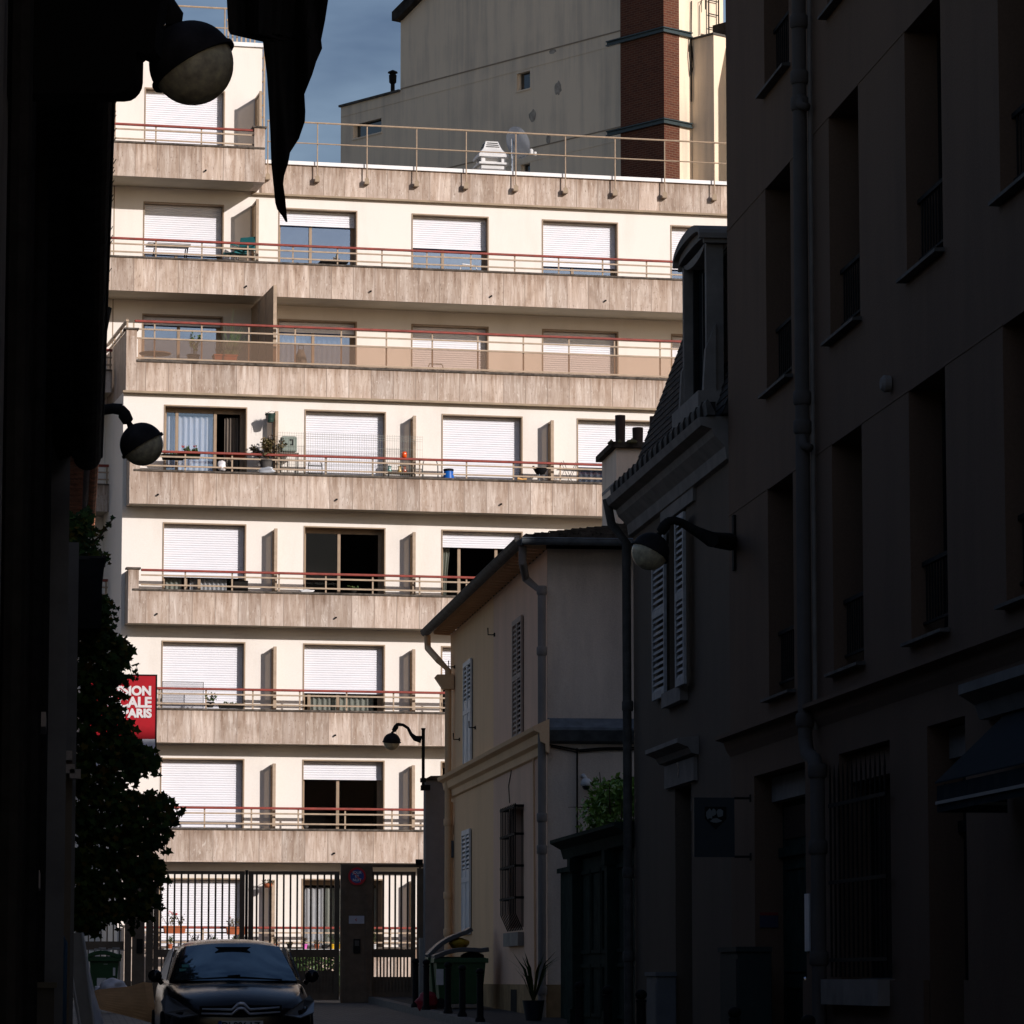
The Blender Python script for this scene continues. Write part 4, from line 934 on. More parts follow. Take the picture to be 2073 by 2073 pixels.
text('number_text', '3', solid('number_dark', (.05, .05, .06)), pq, (XM - .055, (a + b) / 2 + .06, zp0 + .09), .26, (R(90), 0, R(-90)), 'LEFT', .008)
m = MB(); hh = Zx(1352, 1518, XM) - zp1
m.prism([(XM - .002, a - .12, zp1 + .02), (XM - .09, a - .12, zp1 + .04), (XM - .13, a - .12, zp1 + hh * .5), (XM - .26, a - .12, zp1 + hh * .75), (XM - .26, a - .12, zp1 + hh), (XM - .002, a - .12, zp1 + hh + .03)], (0, b - a + .3, 0)); m.build('door_hood', M['trim'], ma)
# cornice, gutter with brackets, roof
ce = [(XM - .002, zE - .42), (XM - .06, zE - .40), (XM - .08, zE - .26), (XM - .2, zE - .14), (XM - .23, zE - .06), (XM - .35, zE - .02), (XM - .385, zE + .07), (XM - .002, zE + .09)]
m = MB(); m.prism([(x, YM0 + .1, z) for x, z in ce], (0, YM1 - YM0 - .06, 0)); m.build('cornice', M['trim'], ma)
m = MB(); gut = [(XM - .29, zE + .091), (XM - .31, zE + .24), (XM - .29, zE + .27), (XM - .26, zE + .24), (XM - .2, zE + .12), (XM - .2, zE + .091)]
m.prism([(x, YM0 + .04, z) for x, z in gut], (0, YM1 - YM0 - .02, 0)); gt_ = m.build('gutter', M['zincd'], ma)
b0 = MB().prism([(XM - .33, YM0 + .3, zE + .1), (XM - .33, YM0 + .3, zE + .22), (XM - .31, YM0 + .3, zE + .275), (XM - .15, YM0 + .3, zE + .28), (XM - .15, YM0 + .3, zE + .1)], (0, .03, 0)).build('gutter_bracket', M['slate'], gt_)
for i in range(1, int((YM1 - YM0) / .42)): copy_part(b0, 0, .42 * i, 0)
zk = 9.25; xk_ = XM + .95
m = MB(); m.prism([(XM - .12, YM0, zE + .1), (xk_, YM0, zk), (14.0, YM0, zk + .9), (20.7, YM0, zk), (20.7, YM0, zE + .1)], (0, YM1 - YM0 - .02, 0)); m.build('mansard_roof', M['slate'], ma)
m = MB(); nr = 26                               # slate courses as lapped strips
for i in range(nr):
    t0, t1 = i / nr, (i + 1.1) / nr
    P = lambda t, o: (XM - .12 + (xk_ - XM + .12) * t - o, zE + .1 + (zk - zE - .1) * t + o * .3)
    (xa, za_), (xb, zb_) = P(t0, .014), P(t1, .003)
    m.add([(xa, YM0, za_), (xa, YM1 + .02, za_), (xb, YM1 + .02, zb_), (xb, YM0, zb_), (xa + .02, YM0, za_ - .01), (xa + .02, YM1 + .02, za_ - .01)], [(0, 1, 2, 3), (0, 4, 5, 1)])
m.build('slate_courses', M['slate'], ma)
# dormer
XD = 7.32
yd0, yd1 = Yd(1430, XD, 600), Yd(1381.5, XD, 600); ycn = (yd0 + yd1) / 2
zd0 = onX(1381.5, 838, XD).z; zsp = onX(1381.5, 540, XD).z; rr_ = (yd1 - yd0) / 2 - .12; 
zap = onX(1405, 438, XD - .15).z; ah = zap - .30 - zsp
def arch(yc, hw, z0, zspring, h, n=14):
    return [(yc - hw, z0)] + [(yc - hw * math.cos(math.pi * i / n), zspring + h * math.sin(math.pi * i / n)) for i in range(n + 1)] + [(yc + hw, z0)]
def arch_frame(mb, xa, xb, outer, inner):
    n = len(outer); vs = []
    for x in (xa, xb):
        vs += [(x, y, z) for y, z in outer] + [(x, y, z) for y, z in inner]
    fs = []
    for i in range(n - 1):
        fs += [(i, i + 1, n + i + 1, n + i), (2 * n + i, 3 * n + i, 3 * n + i + 1, 2 * n + i + 1), (i, 2 * n + i, 2 * n + i + 1, i + 1), (n + i, n + i + 1, 3 * n + i + 1, 3 * n + i)]
    fs += [(0, n, 3 * n, 2 * n), (n - 1, 3 * n - 1, 4 * n - 1, 2 * n - 1)]
    mb.add(vs, fs)
dm_ = MB(); dm_.box(XD + .32, XD + 2.6, yd0 + .06, yd1 - .06, zd0, zsp + ah * .55); dorm = dm_.build('dormer', M['zincd'], ma)
hw = (yd1 - yd0) / 2
m = MB(); arch_frame(m, XD, XD + .2, arch(ycn, hw, zd0, zsp, ah), arch(ycn, hw - .11, zd0, zsp, ah - .10)); m.build('dormer_frame', M['trim'], dorm)
m = MB(); arch_frame(m, XD - .04, XD + .28, arch(ycn, hw + .09, zsp - .05, zsp, ah + .22), arch(ycn, hw + .02, zsp - .05, zsp, ah + .09)); arch_frame(m, XD - .10, XD + .29, arch(ycn, hw + .13, zsp + .0, zsp + .06, ah + .24), arch(ycn, hw + .05, zsp + .0, zsp + .06, ah + .13)); m.build('dormer_hood', M['trim'], dorm)
m = MB(); pts = arch(ycn, hw + .05, zsp - .02, zsp, ah + .2); m.prism([(XD + .3, y, z) for y, z in pts], (2.3, 0, 0)); m.build('dormer_roof', M['zinc'], dorm)
m = MB(); m.prism([(XD + .16, y, z) for y, z in arch(ycn, hw - .115, zd0 + .02, zsp, ah - .105)], (.02, 0, 0)); m.build('dormer_pane', M['cglass'], dorm)
m = MB(); m.box(XD + .1, XD + .155, ycn - .04, ycn + .04, zd0 + .02, zsp + ah - .2); m.box(XD + .1, XD + .155, yd0 + .17, yd0 + .24, zd0 + .02, zsp); m.box(XD + .1, XD + .155, yd1 - .24, yd1 - .17, zd0 + .02, zsp); m.build('dormer_sash', M['iron'], dorm)
m = MB(); m.box(XD - .12, XD + .3, yd0 - .1, yd1 + .1, zd0 - .22, zd0 - .002); 
for yy in (yd0, yd1): m.prism([(XD - .05, yy - .06, zd0), (XD - .02, yy - .06, zd0 + .5), (XD + .1, yy - .06, zd0 + .8), (XD + .1, yy - .06, zd0)], (0, .12, 0))
m.build('dormer_sill', M['trim'], dorm)
pipe(ma, [(XM - .36, YM1 - .05, zE + .08), (XM - .3, YM1 - .05, zE - .25), (XM - .1, YM1 - .05, zE - .5), (XM - .09, YM1 - .05, -1.0)], .06, [(XM - .09, YM1 - .05, q) for q in (3.6, 1.4, .3)], M['zincd'])

# ---- small two-storey house
XH = 7.4
ho = empty('corner_house', (XH, 68, gz(68))); tag(ho, 'small ochre two storey corner house with louvred shutters, zinc ledge and tiled eaves', 'building')
YH0, YH1 = Yd(1108, XH), Yd(912, XH); YS = Yd(999, XH)
zg = onX(1054, 1108, 7.02).z; zH = zg - .05
zL1, zL0 = Zx(1089, 1483, XH), Zx(1089, 1520, XH)
bwh = (Yd(1060, XH), Yd(1031, XH), Zx(1030, 1880, XH), Zx(1030, 1640, XH))
m = MB(); wall_grid(m, YH0, YS, -1.0, zH, [bwh], px_(XH), .35); m.build('wall', M['pink'], ho)
m = MB(); wall_grid(m, YS, YH1, -1.0, zH, [], px_(XH), .35); m.box(XH + .36, 12.4, YH1 - .3, YH1, -1, zH); m.build('wall', M['ochre'], ho)
m = MB(); m.box(XH + .36, 12.4, YH0, YH0 + .3, -1, zH); m.box(XH + .003, XH + .359, YH0 - .006, YH0 - .002, -1, zH); m.box(12.1, 12.4, YH0 + .3, YH1 - .3, -1, zH); m.build('wall', M['greyr'], ho)
zpl = Zx(1080, 1993, XH)
MB().box(XH - .03, XH - .002, YH0 - .03, YH1, -1, zpl).build('plinth', M['plinth'], ho); MB().box(XH, 12.4, YH0 - .03, YH0 - .002, -1, zpl).build('plinth', M['plinth'], ho)
MB().box(XH - .036, XH - .031, Yd(1050, XH), Yd(1038, XH), -.9, Zx(1040, 2003, XH)).build('cellar_vent', M['iron'], ho)
lg = [(XH - .002, zL0 - .12), (XH - .05, zL0 - .1), (XH - .06, zL0 + .02), (XH - .13, zL0 + .06), (XH - .15, zL1 - .1), (XH - .24, zL1 - .06), (XH - .26, zL1), (XH - .002, zL1 + .12)]
m = MB(); m.prism([(x, YH0 - .28, z) for x, z in lg], (0, YH1 - YH0 + .33, 0)); m.build('ledge', M['ochre'], ho)
m = MB(); m.prism([(XH + .002, YH0 - .008, zL0 + .04), (XH + .002, YH0 - .14, zL0 + .08), (XH + .002, YH0 - .27, zL1 - .05), (XH + .002, YH0 - .27, zL1 - .01), (XH + .002, YH0 - .008, zL1 + .15)], (5.0, 0, 0)); m.build('side_ledge', M['zinc'], ho)
# hipped tile roof
xe = 7.02; zr_ = zg + .08
ov = .38; rz = zr_ + .72
A = [(xe, YH0 - .4, zr_), (12.7, YH0 - .4, zr_), (12.7, YH1 + .3, zr_), (xe, YH1 + .3, zr_), (9.9, YH0 + 3.2, rz), (9.9, YH1 - 2.9, rz)]
m = MB(); m.add(A, [(0, 1, 4), (1, 2, 5, 4), (2, 3, 5), (3, 0, 4, 5), (0, 3, 2, 1)]); m.build('roof', M['tiled'], ho)
m = MB(); ts = random.Random(5)                 # rows of lapped tiles over both visible slopes
for (P0, P1, Q0, Q1) in (((12.7, YH0 - .4, zr_), (xe, YH0 - .4, zr_), (9.9, YH0 + 3.2, rz), (9.9, YH0 + 3.2, rz)), ((xe, YH0 - .4, zr_), (xe, YH1 + .3, zr_), (9.9, YH0 + 3.2, rz), (9.9, YH1 - 2.9, rz))):
    P0, P1, Q0, Q1 = map(Vector, (P0, P1, Q0, Q1)); nr = 20
    for i in range(nr):
        a0, b0_ = P0.lerp(Q0, i / nr), P1.lerp(Q1, i / nr); a1, b1 = P0.lerp(Q0, min(1, (i + 1.15) / nr)), P1.lerp(Q1, min(1, (i + 1.15) / nr)); n = max(1, int((b0_ - a0).length / .17))
        for k_ in range(n):
            u0, u1 = k_ / n, (k_ + .96) / n; j = ts.uniform(0, .02)
            up = Vector((0, 0, .045 + j)); u2 = Vector((0, 0, .012))
            m.add([a0.lerp(b0_, u0) + up, a0.lerp(b0_, u1) + up, a1.lerp(b1, u1) + u2, a1.lerp(b1, u0) + u2, a0.lerp(b0_, u0), a0.lerp(b0_, u1)], [(0, 1, 2, 3), (0, 4, 5, 1)])
m.build('roof_tiles', M['tiled'], ho)
# eaves: gutter (half round, jointed), rafter tails
def half_gutter(p0, p1, r, name, parent, mt, step=.5):
    p0, p1 = Vector(p0), Vector(p1); d = (p1 - p0); Ln = d.length; d.normalize(); s = d.cross(Vector((0, 0, 1))).normalized(); m = MB(); n = 10
    pr = [(-r * math.cos(math.pi * i / n), -r * math.sin(math.pi * i / n)) for i in range(n + 1)]
    vs = [q + s * a + Vector((0, 0, b)) for q in (p0, p1) for a, b in pr] + [q + s * a * .93 + Vector((0, 0, b * .93)) for q in (p0, p1) for a, b in pr]
    k = n + 1
    m.add(vs, [(i, i + 1, k + i + 1, k + i) for i in range(n)] + [(2 * k + i, 3 * k + i, 3 * k + i + 1, 2 * k + i + 1) for i in range(n)] + [tuple(range(k)), tuple(range(2 * k - 1, k - 1, -1))])
    m.tube([p0 - s * r, p1 - s * r], r * .12, 6); m.tube([p0 + s * r, p1 + s * r], r * .12, 6)
    o = m.build(name, mt, parent, smooth=False)
    m = MB(); t = step * .5
    q0 = None
    while t < Ln:
        if q0 is None:
            q = p0 + d * t; pts = [q + s * a * 1.06 + Vector((0, 0, b * 1.06)) for a, b in pr]
            q0 = MB().add(pts + [p + d * .035 for p in pts], [(i, i + 1, k + i + 1, k + i) for i in range(n)]).build('gutter_band', mt, o); t0 = t
        else:
            c = copy_part(q0, *(d * (t - t0)))
        t += step
    return o
half_gutter((xe - .08, YH0 - .45, zg + .04), (xe - .08, YH1 + .35, zg + .04), .10, 'gutter', ho, M['zincd'], .42)
half_gutter((xe - .08, YH0 - .5, zg + .05), (12.7, YH0 - .5, zg + .05), .10, 'gutter', ho, M['zinc'], 1.2)
r0 = None; yy = YH0 + .1
while yy < YH1:
    if r0 is None: r0 = MB().prism([(XH - .002, yy, zg - .06), (xe + .06, yy, zg - .04), (xe + .06, yy, zg + .04), (XH - .002, yy, zg + .07)], (0, .09, 0)).build('rafter_tail', M['ochre'], ho); y00 = yy
    else: copy_part(r0, 0, yy - y00, 0)
    yy += .45
MB().box(xe + .02, XH - .003, YH0 - .38, YH1 + .28, zg + .071, zg + .082).build('eaves_board', M['ochre'], ho)
# shutters
def pair(l, r, pt, pb, mt, **k):
    y0, y1 = Yd(r, XH), Yd(l, XH); ym = (y0 + y1) / 2; z0, z1 = Zx((l + r) / 2, pb, XH), Zx((l + r) / 2, pt, XH)
    MB().box(XH - .006, XH - .002, y0 + .02, y1 - .02, z0 + .02, z1 - .02).build('window', M['iron'], ho)  # flat dark sheet, painting in the shade between the shutter slats
    louver(ho, XH, y0, ym - .01, z0, z1, mt, **k); louver(ho, XH, ym + .01, y1, z0, z1, mt, **k)
    return y0, y1, z0, z1
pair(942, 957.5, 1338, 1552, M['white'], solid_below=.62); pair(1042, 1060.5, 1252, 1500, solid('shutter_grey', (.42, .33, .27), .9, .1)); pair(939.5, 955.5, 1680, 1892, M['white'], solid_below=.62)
# barred window
a, b, c, d = bwh
f = MB(); f.box(XH + .2, XH + .24, a, b, c, d); bw = f.build('window', M['cglass'], ho)
f = MB(); n = 9
for i in range(n + 1):
    yy = a - .02 + (b - a + .04) * i / n; f.tube([(XH - .02, yy, c - .05), (XH - .14, yy, c + .22), (XH - .14, yy, d + .02)], .011, 6)
for q in (.24, .5, .76, .99): f.box(XH - .155, XH - .002, a - .06, a - .03, c + (d - c) * q - .02, c + (d - c) * q + .02); f.box(XH - .155, XH - .125, a - .06, b + .06, c + (d - c) * q - .02, c + (d - c) * q + .02); f.box(XH - .155, XH - .002, b + .03, b + .06, c + (d - c) * q - .02, c + (d - c) * q + .02)
f.build('window_bars', M['iron'], bw)
f = MB(); f.box(XH - .1, XH - .002, a - .03, b + .03, c - .3, c - .08); f.build('stone_sill', M['trim'], bw)
# pipes
y_ = Yd(1097, XH - .1)
pipe(ho, [(xe - .04, YH0 - .3, zg - .04), (xe - .04, YH0 - .28, zg - .3), (xe + .06, YH0 + .1, zg - .52), (XH - .1, y_, zg - .75), (XH - .1, y_, -.7)], .063, [(XH - .1, y_, Zx(1097, q, XH - .1)) for q in (1195, 1318, 1655, 1720, 2005)], solid('pipe_pale', (.21, .185, .165), .8, .1))
y2_ = Yd(907, XH - .12, 1500)
m = MB(); zh = onY(900, 1381, y2_).z
pipe(ho, [(xe - .06, YH1 + .2, zg - .05), (xe - .05, YH1 + .2, zg - .3), (XH - .3, y2_, zg - .62), (XH - .12, y2_, zg - .8), (XH - .12, y2_, -.5)], .065, [(XH - .12, y2_, q) for q in (3.0, 1.6, .9)], M['ochre'])
m.prism([(XH - .34, y2_ - .14, zh + .14), (XH - .38, y2_ - .14, zh + .09), (XH - .22, y2_ - .14, zh - .14), (XH - .02, y2_ - .14, zh - .14), (XH - .02, y2_ - .14, zh + .14)], (0, .28, 0)); m.build('rain_hopper', M['ochre'], ho)
MB().tube([(XH - .03, Yd(1084, XH), zL0 - .1), (XH - .02, Yd(1086, XH), -.5)], .018, 6).build('conduit', M['ochre'], ho)
y3_ = Yd(915, XH - .03, 1700)
m = MB(); m.tube([(XH - .03, y3_, zL0 - .2), (XH - .03, y3_, -.4)], .02, 6); m.build('conduit', M['ochre'], ho)
MB().box(XH - .09, XH - .01, y3_ - .12, y3_ + .1, Zx(913, 1738, XH), Zx(913, 1704, XH)).build('junction_box', M['zinc'], ho)
MB().box(XH - .07, XH - .01, y3_ - .1, y3_ + .08, Zx(913, 1690, XH), Zx(913, 1672, XH)).build('junction_box', M['ochre'], ho)
m = MB(); pw = [(XH - .012, Yd(1037, XH), zL0 - .1), (XH - .012, Yd(1031, XH) , Zx(1033, 1590, XH)), (XH - .012, Yd(1033, XH), Zx(1034, 1625, XH))]; m.tube(pw, .008, 5); m.build('wall_cable', M['iron'], ho)
for (px, py) in ((1002, 1285), (963, 1473), (931, 1497), (921, 1350)):
    p = onX(px, py, XH); m = MB(); m.tube([(XH - .002, p.y, p.z), (XH - .12, p.y, p.z), (XH - .125, p.y, p.z + .12)], .012, 6); m.box(XH - .02, XH - .002, p.y - .05, p.y + .05, p.z - .03, p.z + .03); m.build('shutter_hook', M['iron'], ho)
# side wall cables, camera
m = MB(); zc = onY(1150, 1512, YH0).z
m.tube([(XH + .02, YH0 - .03, zc + .03), (XH + .5, YH0 - .03, zc - .05), (XH + .8, YH0 - .03, zc - .02), (XH + 1.6, YH0 - .03, zc + .0), (XH + 3, YH0 - .03, zc)], .014, 5); m.tube([(XH + .05, YH0 - .03, zc), (XH + .45, YH0 - .03, zc - .08), (XH + .9, YH0 - .03, zc - .04), (XH + 3, YH0 - .03, zc - .03)], .01, 5)
xc = onY(1168, 1600, YH0).x; m.tube([(xc, YH0 - .02, zc - .02), (xc, YH0 - .02, zc - 1.7)], .014, 5); m.build('wall_cable', M['iron'], ho)
cp = onY(1184, 1583, YH0)
cm_ = empty('security_camera', (cp.x, YH0, cp.z)); tag(cm_, 'white dome security camera on the grey side wall of the corner house', 'camera')
m = MB(); m.tube([(cp.x - .04, YH0 - .002, cp.z + .09), (cp.x - .04, YH0 - .1, cp.z + .1), (cp.x, YH0 - .15, cp.z + .04)], .03, 8); m.build('arm', M['white'], cm_, smooth=True)
m = MB(); m.lathe([(.001, .05), (.05, .045), (.085, .0), (.09, -.06), (.07, -.07)], Matrix.Translation((cp.x, YH0 - .15, cp.z)), 14); m.build('housing', M['white'], cm_, smooth=True)
m = MB(); m.lathe([(.065, -.07), (.055, -.11), (.03, -.13), (.001, -.135)], Matrix.Translation((cp.x, YH0 - .15, cp.z)), 14); m.build('dome', M['cglass'], cm_, smooth=True)
# chimney with pots
yc = 66.0; c0 = onY(1248, 1060, yc); c1 = onY(1300, 1060, yc); ct = onY(1248, 907, yc).z; cb = onY(1248, 1075, yc).z
m = MB(); m.box(c0.x, c1.x + .3, yc, yc + 1.8, cb - .6, ct); ch = m.build('chimney', M['stack'], ho)
m = MB(); m.box(c0.x - .1, c1.x + .4, yc - .1, yc + 1.9, ct, ct + .1); m.build('chimney_slab', M['tiled'], ch)
m = MB(); n = 60; cr_ = random.Random(2)
for i in range(n): 
    x, y = cr_.uniform(c0.x - .1, c1.x + .4), yc + cr_.uniform(-.1, .5); s = cr_.uniform(.03, .08); m.lathe([(.001, s), (s, .0), (s * .8, -.02)], Matrix.Translation((x, y, ct + .09)), 6)
m.build('moss', solid('moss', (.09, .075, .03), .95), ch)
MB().box(c0.x - .006, c1.x + .306, yc - .006, yc + 1.8, ct - .62, ct - .56).build('chimney_band', M['zinc'], ch)
for (l, r, t) in ((1245, 1266, 841), (1280, 1302, 866), (1315, 1331, 843)):
    p0, p1 = onY(l, t, yc + .4), onY(r, t, yc + .4); rr2 = (p1.x - p0.x) / 2
    m = MB(); m.lathe([(rr2 * .92, ct + .05 - p0.z), (rr2, -.05), (rr2, 0), (rr2 * .8, 0), (rr2 * .8, -.3), (.001, -.3)], Matrix.Translation(((p0.x + p1.x) / 2, yc + .4, p0.z)), 16); m.build('chimney_pot', solid('pot_brown', (.05, .028, .022), .7), ch, smooth=True, auto=True)

# street cabinets standing against the right-hand walls
for (l, r, t, X0, dp, lb_, cl) in ((1458, 1494, 1927, 7.0, .36, 'dark green street cabinet standing against the wall beside the narrow dark house', (.03, .04, .04)), (1309, 1330, 1976, 7.2, .24, 'slim grey meter box on the pavement against the narrow dark house', (.16, .165, .17))):
    a, b = onX(r, 2000, X0).y, onX(l, 2000, X0).y; z1_ = onX((l + r) / 2, t, X0).z
    o = empty('street_cabinet', (X0 + dp / 2, (a + b) / 2, gz(a) + .12)); tag(o, lb_, 'cabinet')
    MB().box(X0, X0 + dp, a, b, gz(a) + .1, z1_).build('body', solid('cab_%d' % l, cl, .8, .1), o, bevel=.01)
    MB().box(X0 - .02, X0 + dp, a - .03, b + .03, z1_, z1_ + .05).build('cap', solid('cab_%d' % l, cl), o)
    MB().box(X0 - .008, X0 - .001, a + .05, b - .05, gz(a) + .25, z1_ - .08).build('door', solid('cab_%d' % l, cl), o)

# ---- green carriage portal between the two houses, with a bush behind
XP = 7.5
po = empty('carriage_portal', (XP, 54, gz(54))); tag(po, 'dark green timber portal with pilasters and moulded top between the two right-hand houses', 'gate')
yA, yB = YM1 + .05, Yd(1153, XP); zP = Zx(1160, 1700, XP); zb_ = gz(54) + .1
yp1 = Yd(1172, XP); yp0 = Yd(1243, XP)
m = MB(); m.box(XP + .02, XP + .1, yA, yp1, zb_, zP - .32); m.build('door', M['greeny'], po)
m = MB()
for (a, b) in ((yp0 + .2, yp1 - .15), (yA + .1, yp0 - .15)):
    n = max(1, int((b - a) / .9))
    for i in range(n):
        p, q = a + (b - a) * i / n + .05, a + (b - a) * (i + 1) / n - .05
        for (r, s) in ((zb_ + .2, zb_ + .95), (zb_ + 1.1, zP - .5)):
            m.box(XP - .01, XP + .019, p, p + .05, r, s); m.box(XP - .01, XP + .019, q - .05, q, r, s); m.box(XP - .01, XP + .019, p + .05, q - .05, r, r + .05); m.box(XP - .01, XP + .019, p + .05, q - .05, s - .05, s)
m.build('door_panel', M['greeny'], po)
for yy in (yp1, yp0):
    m = MB(); m.box(XP - .12, XP + .2, yy - .13, yy + .13, zb_, zP - .28); m.box(XP - .16, XP + .2, yy - .17, yy + .17, zb_, zb_ + .3); m.box(XP - .16, XP + .2, yy - .16, yy + .16, zP - .5, zP - .3); m.build('pilaster', M['greeny'], po)
m = MB(); m.prism([(XP + .2, yA, zP - .28), (XP - .1, yA, zP - .28), (XP - .14, yA, zP - .14), (XP - .3, yA, zP - .05), (XP - .3, yA, zP), (XP + .2, yA, zP + .04)], (0, yB - yA, 0)); m.build('portal_cornice', M['greeny'], po)
m = MB(); m.box(XP + .06, XP + .14, yp1 + .14, YH0 - .35, zb_, zP - .45); m.box(XP + .0, XP + .16, yp1 + .14, YH0 - .35, zP - .45, zP - .38); m.build('side_door', M['greeny'], po)
def leaf_mesh(pts, size, rng, shape='leaf', up=0.3, face=None, jitter=1.0):
    m = MB()
    for p in pts:
        p = Vector(p); s = size * rng.uniform(.6, 1.25)
        nrm = Vector((rng.gauss(0, 1), rng.gauss(0, 1), rng.gauss(0, 1) + up))
        if face: nrm = nrm * jitter * .6 + Vector(face) * 1.4
        nrm.normalize(); a = nrm.cross(Vector((rng.gauss(0, 1), rng.gauss(0, 1), rng.gauss(0, 1)))).normalized()
        if face: a = (Vector((0, 0, -1)) * 1.1 + Vector((rng.gauss(0, .7), rng.gauss(0, .7), rng.gauss(0, .5)))); a = (a - nrm * a.dot(nrm)).normalized()
        b = nrm.cross(a)
        if shape == 'ivy':
            q = [(0, -.35), (.5, -.55), (.42, -.05), (.62, .12), (.22, .22), (0, .7), (-.22, .22), (-.62, .12), (-.42, -.05), (-.5, -.55)]
            vs = [p + (a * y + b * x + nrm * (-.12 * abs(x))) * s for x, y in q]
            m.add(vs, [(0, 1, 2, 3, 4, 5), (0, 5, 6, 7, 8, 9)])
        else:
            vs = [p - a * s * .5, p + b * s * .28 + nrm * s * .06, p + a * s * .5, p - b * s * .28 + nrm * s * .06]
            m.add(vs, [(0, 1, 2), (0, 2, 3)])
    return m
def blob_pts(c, r, n, rng, shell=.55):
    out = []
    while len(out) < n:
        v = Vector((rng.gauss(0, 1), rng.gauss(0, 1), rng.gauss(0, 1))).normalized() * (shell + (1 - shell) * rng.random())
        out.append((c[0] + v.x * r[0], c[1] + v.y * r[1], c[2] + v.z * r[2]))
    return out
rg = random.Random(21)
bp = onY(1245, 1640, 57.2)
bu = empty('bush', (bp.x, 57.2, gz(57))); tag(bu, 'light green bush rising behind the dark green carriage portal', 'bush')
pts = []
for k_ in range(16):
    c = (bp.x + rg.uniform(-.35, .6), 57.2 + rg.uniform(-.5, .5), bp.z + rg.uniform(-.6, .45)); r = rg.uniform(.18, .34); pts += blob_pts(c, (r * 1.3, r * 1.2, r), 170, rg, .3)
leaf_mesh(pts, .10, rg).build('crown', M['lgreen'], bu, recalc=False)
m = MB()
for k_ in range(9):
    q = math.pi * 2 * k_ / 9; m.tube([(bp.x, 57.2, gz(57)), (bp.x + .12 * math.cos(q), 57.2 + .12 * math.sin(q), bp.z - 1), (bp.x + .5 * math.cos(q) * rg.uniform(.5, 1.5), 57.2 + .4 * math.sin(q), bp.z + rg.uniform(0, .6))], [.035, .025, .006], 5)
for (px, py) in ((1150, 1634), (1183, 1612), (1165, 1640)):
    e = onY(px, py, 57.2); m.tube([(bp.x, 57.2, bp.z - .3), ((bp.x + e.x) / 2, 57.2, (bp.z + e.z) / 2 + .02), (e.x, 57.2, e.z)], [.012, .009, .004], 5)
m.build('branch', M['stem'], bu)
pl_ = empty('potted_plant', (7.0, 58.6, gz(58.6) + .12)); tag(pl_, 'spiky potted plant on the pavement at the foot of the corner house', 'plant', None)
m = MB(); m.lathe([(.001, 0), (.12, 0), (.17, .3), (.15, .3), (.14, .24), (.001, .24)], Matrix.Translation((7.0, 58.6, gz(58.6) + .12)), 14); m.build('pot', solid('pot_blue', (.012, .018, .028)), pl_, smooth=True, auto=True)
m = MB()
for k_ in range(34):
    q = rg.uniform(0, 6.28); l_ = rg.uniform(.5, 1.0); o = Vector((7.0, 58.6, gz(58.6) + .38)); d = Vector((math.cos(q), math.sin(q), 0)); s = d.cross(Vector((0, 0, 1))) * .014
    a1 = o + d * l_ * .25 + Vector((0, 0, l_ * .6)); a2 = o + d * l_ * .55 + Vector((0, 0, l_ * .95 * rg.uniform(.6, 1)))
    m.add([o - s, o + s, a1 + s, a1 - s, a2], [(0, 1, 2, 3), (3, 2, 4)])
m.build('foliage', M['ivy'], pl_, recalc=False)

# ================================================================== BOLLARDS
b0 = empty('bollard', (0, 0, 0))
m = MB(); m.lathe([(.001, 0), (.075, 0), (.075, .05), (.052, .10), (.048, .86), (.058, .87), (.058, .89), (.035, .90)], None, 16); m.build('post', M['black'], b0, smooth=True, auto=True)
m = MB(); m.lathe([(.03, .90)] + [(.064 * math.sin(math.pi * i / 9) + .0001, .955 - .064 * math.cos(math.pi * i / 9)) for i in range(1, 10)], None, 14); m.build('ball', M['black'], b0, smooth=True)
BP = [(1636, 2054, 'nearest black bollard, below the barred window at the lower right'), (1487, 2038, 'black bollard in front of the drain and doors right of the narrow dark house'), (1298, 2003, 'black bollard standing at the right end of the green portal'), (1230, 1995, 'black bollard standing in front of the middle of the green portal'), (1173, 1987, 'black bollard at the left end of the green portal, by the spiky plant'),
      (972, 1960, 'black bollard right of the green wheeled bins'), (936, 1953, 'black bollard before the right half of the green bins'), (907, 1947, 'black bollard before the left half of the green bins'), (863, 1942, 'black bollard just left of the green bins'), (841, 1940, 'farthest black bollard, beside the pedestrian gate')]
for i, (px, py, lb) in enumerate(BP):
    XB = 6.12 if i < 8 else 6.05
    p = onX(px, py, XB); b = b0 if i == 0 else copy_tree(b0)
    zt_ = p.z; zb_ = gz(p.y) + .12
    b.location = (XB, p.y, zb_); s = (zt_ - zb_) / 1.018; b.scale = (1, 1, s)
    tag(b, lb, 'bollard', 'black bollards along the pavement edge')

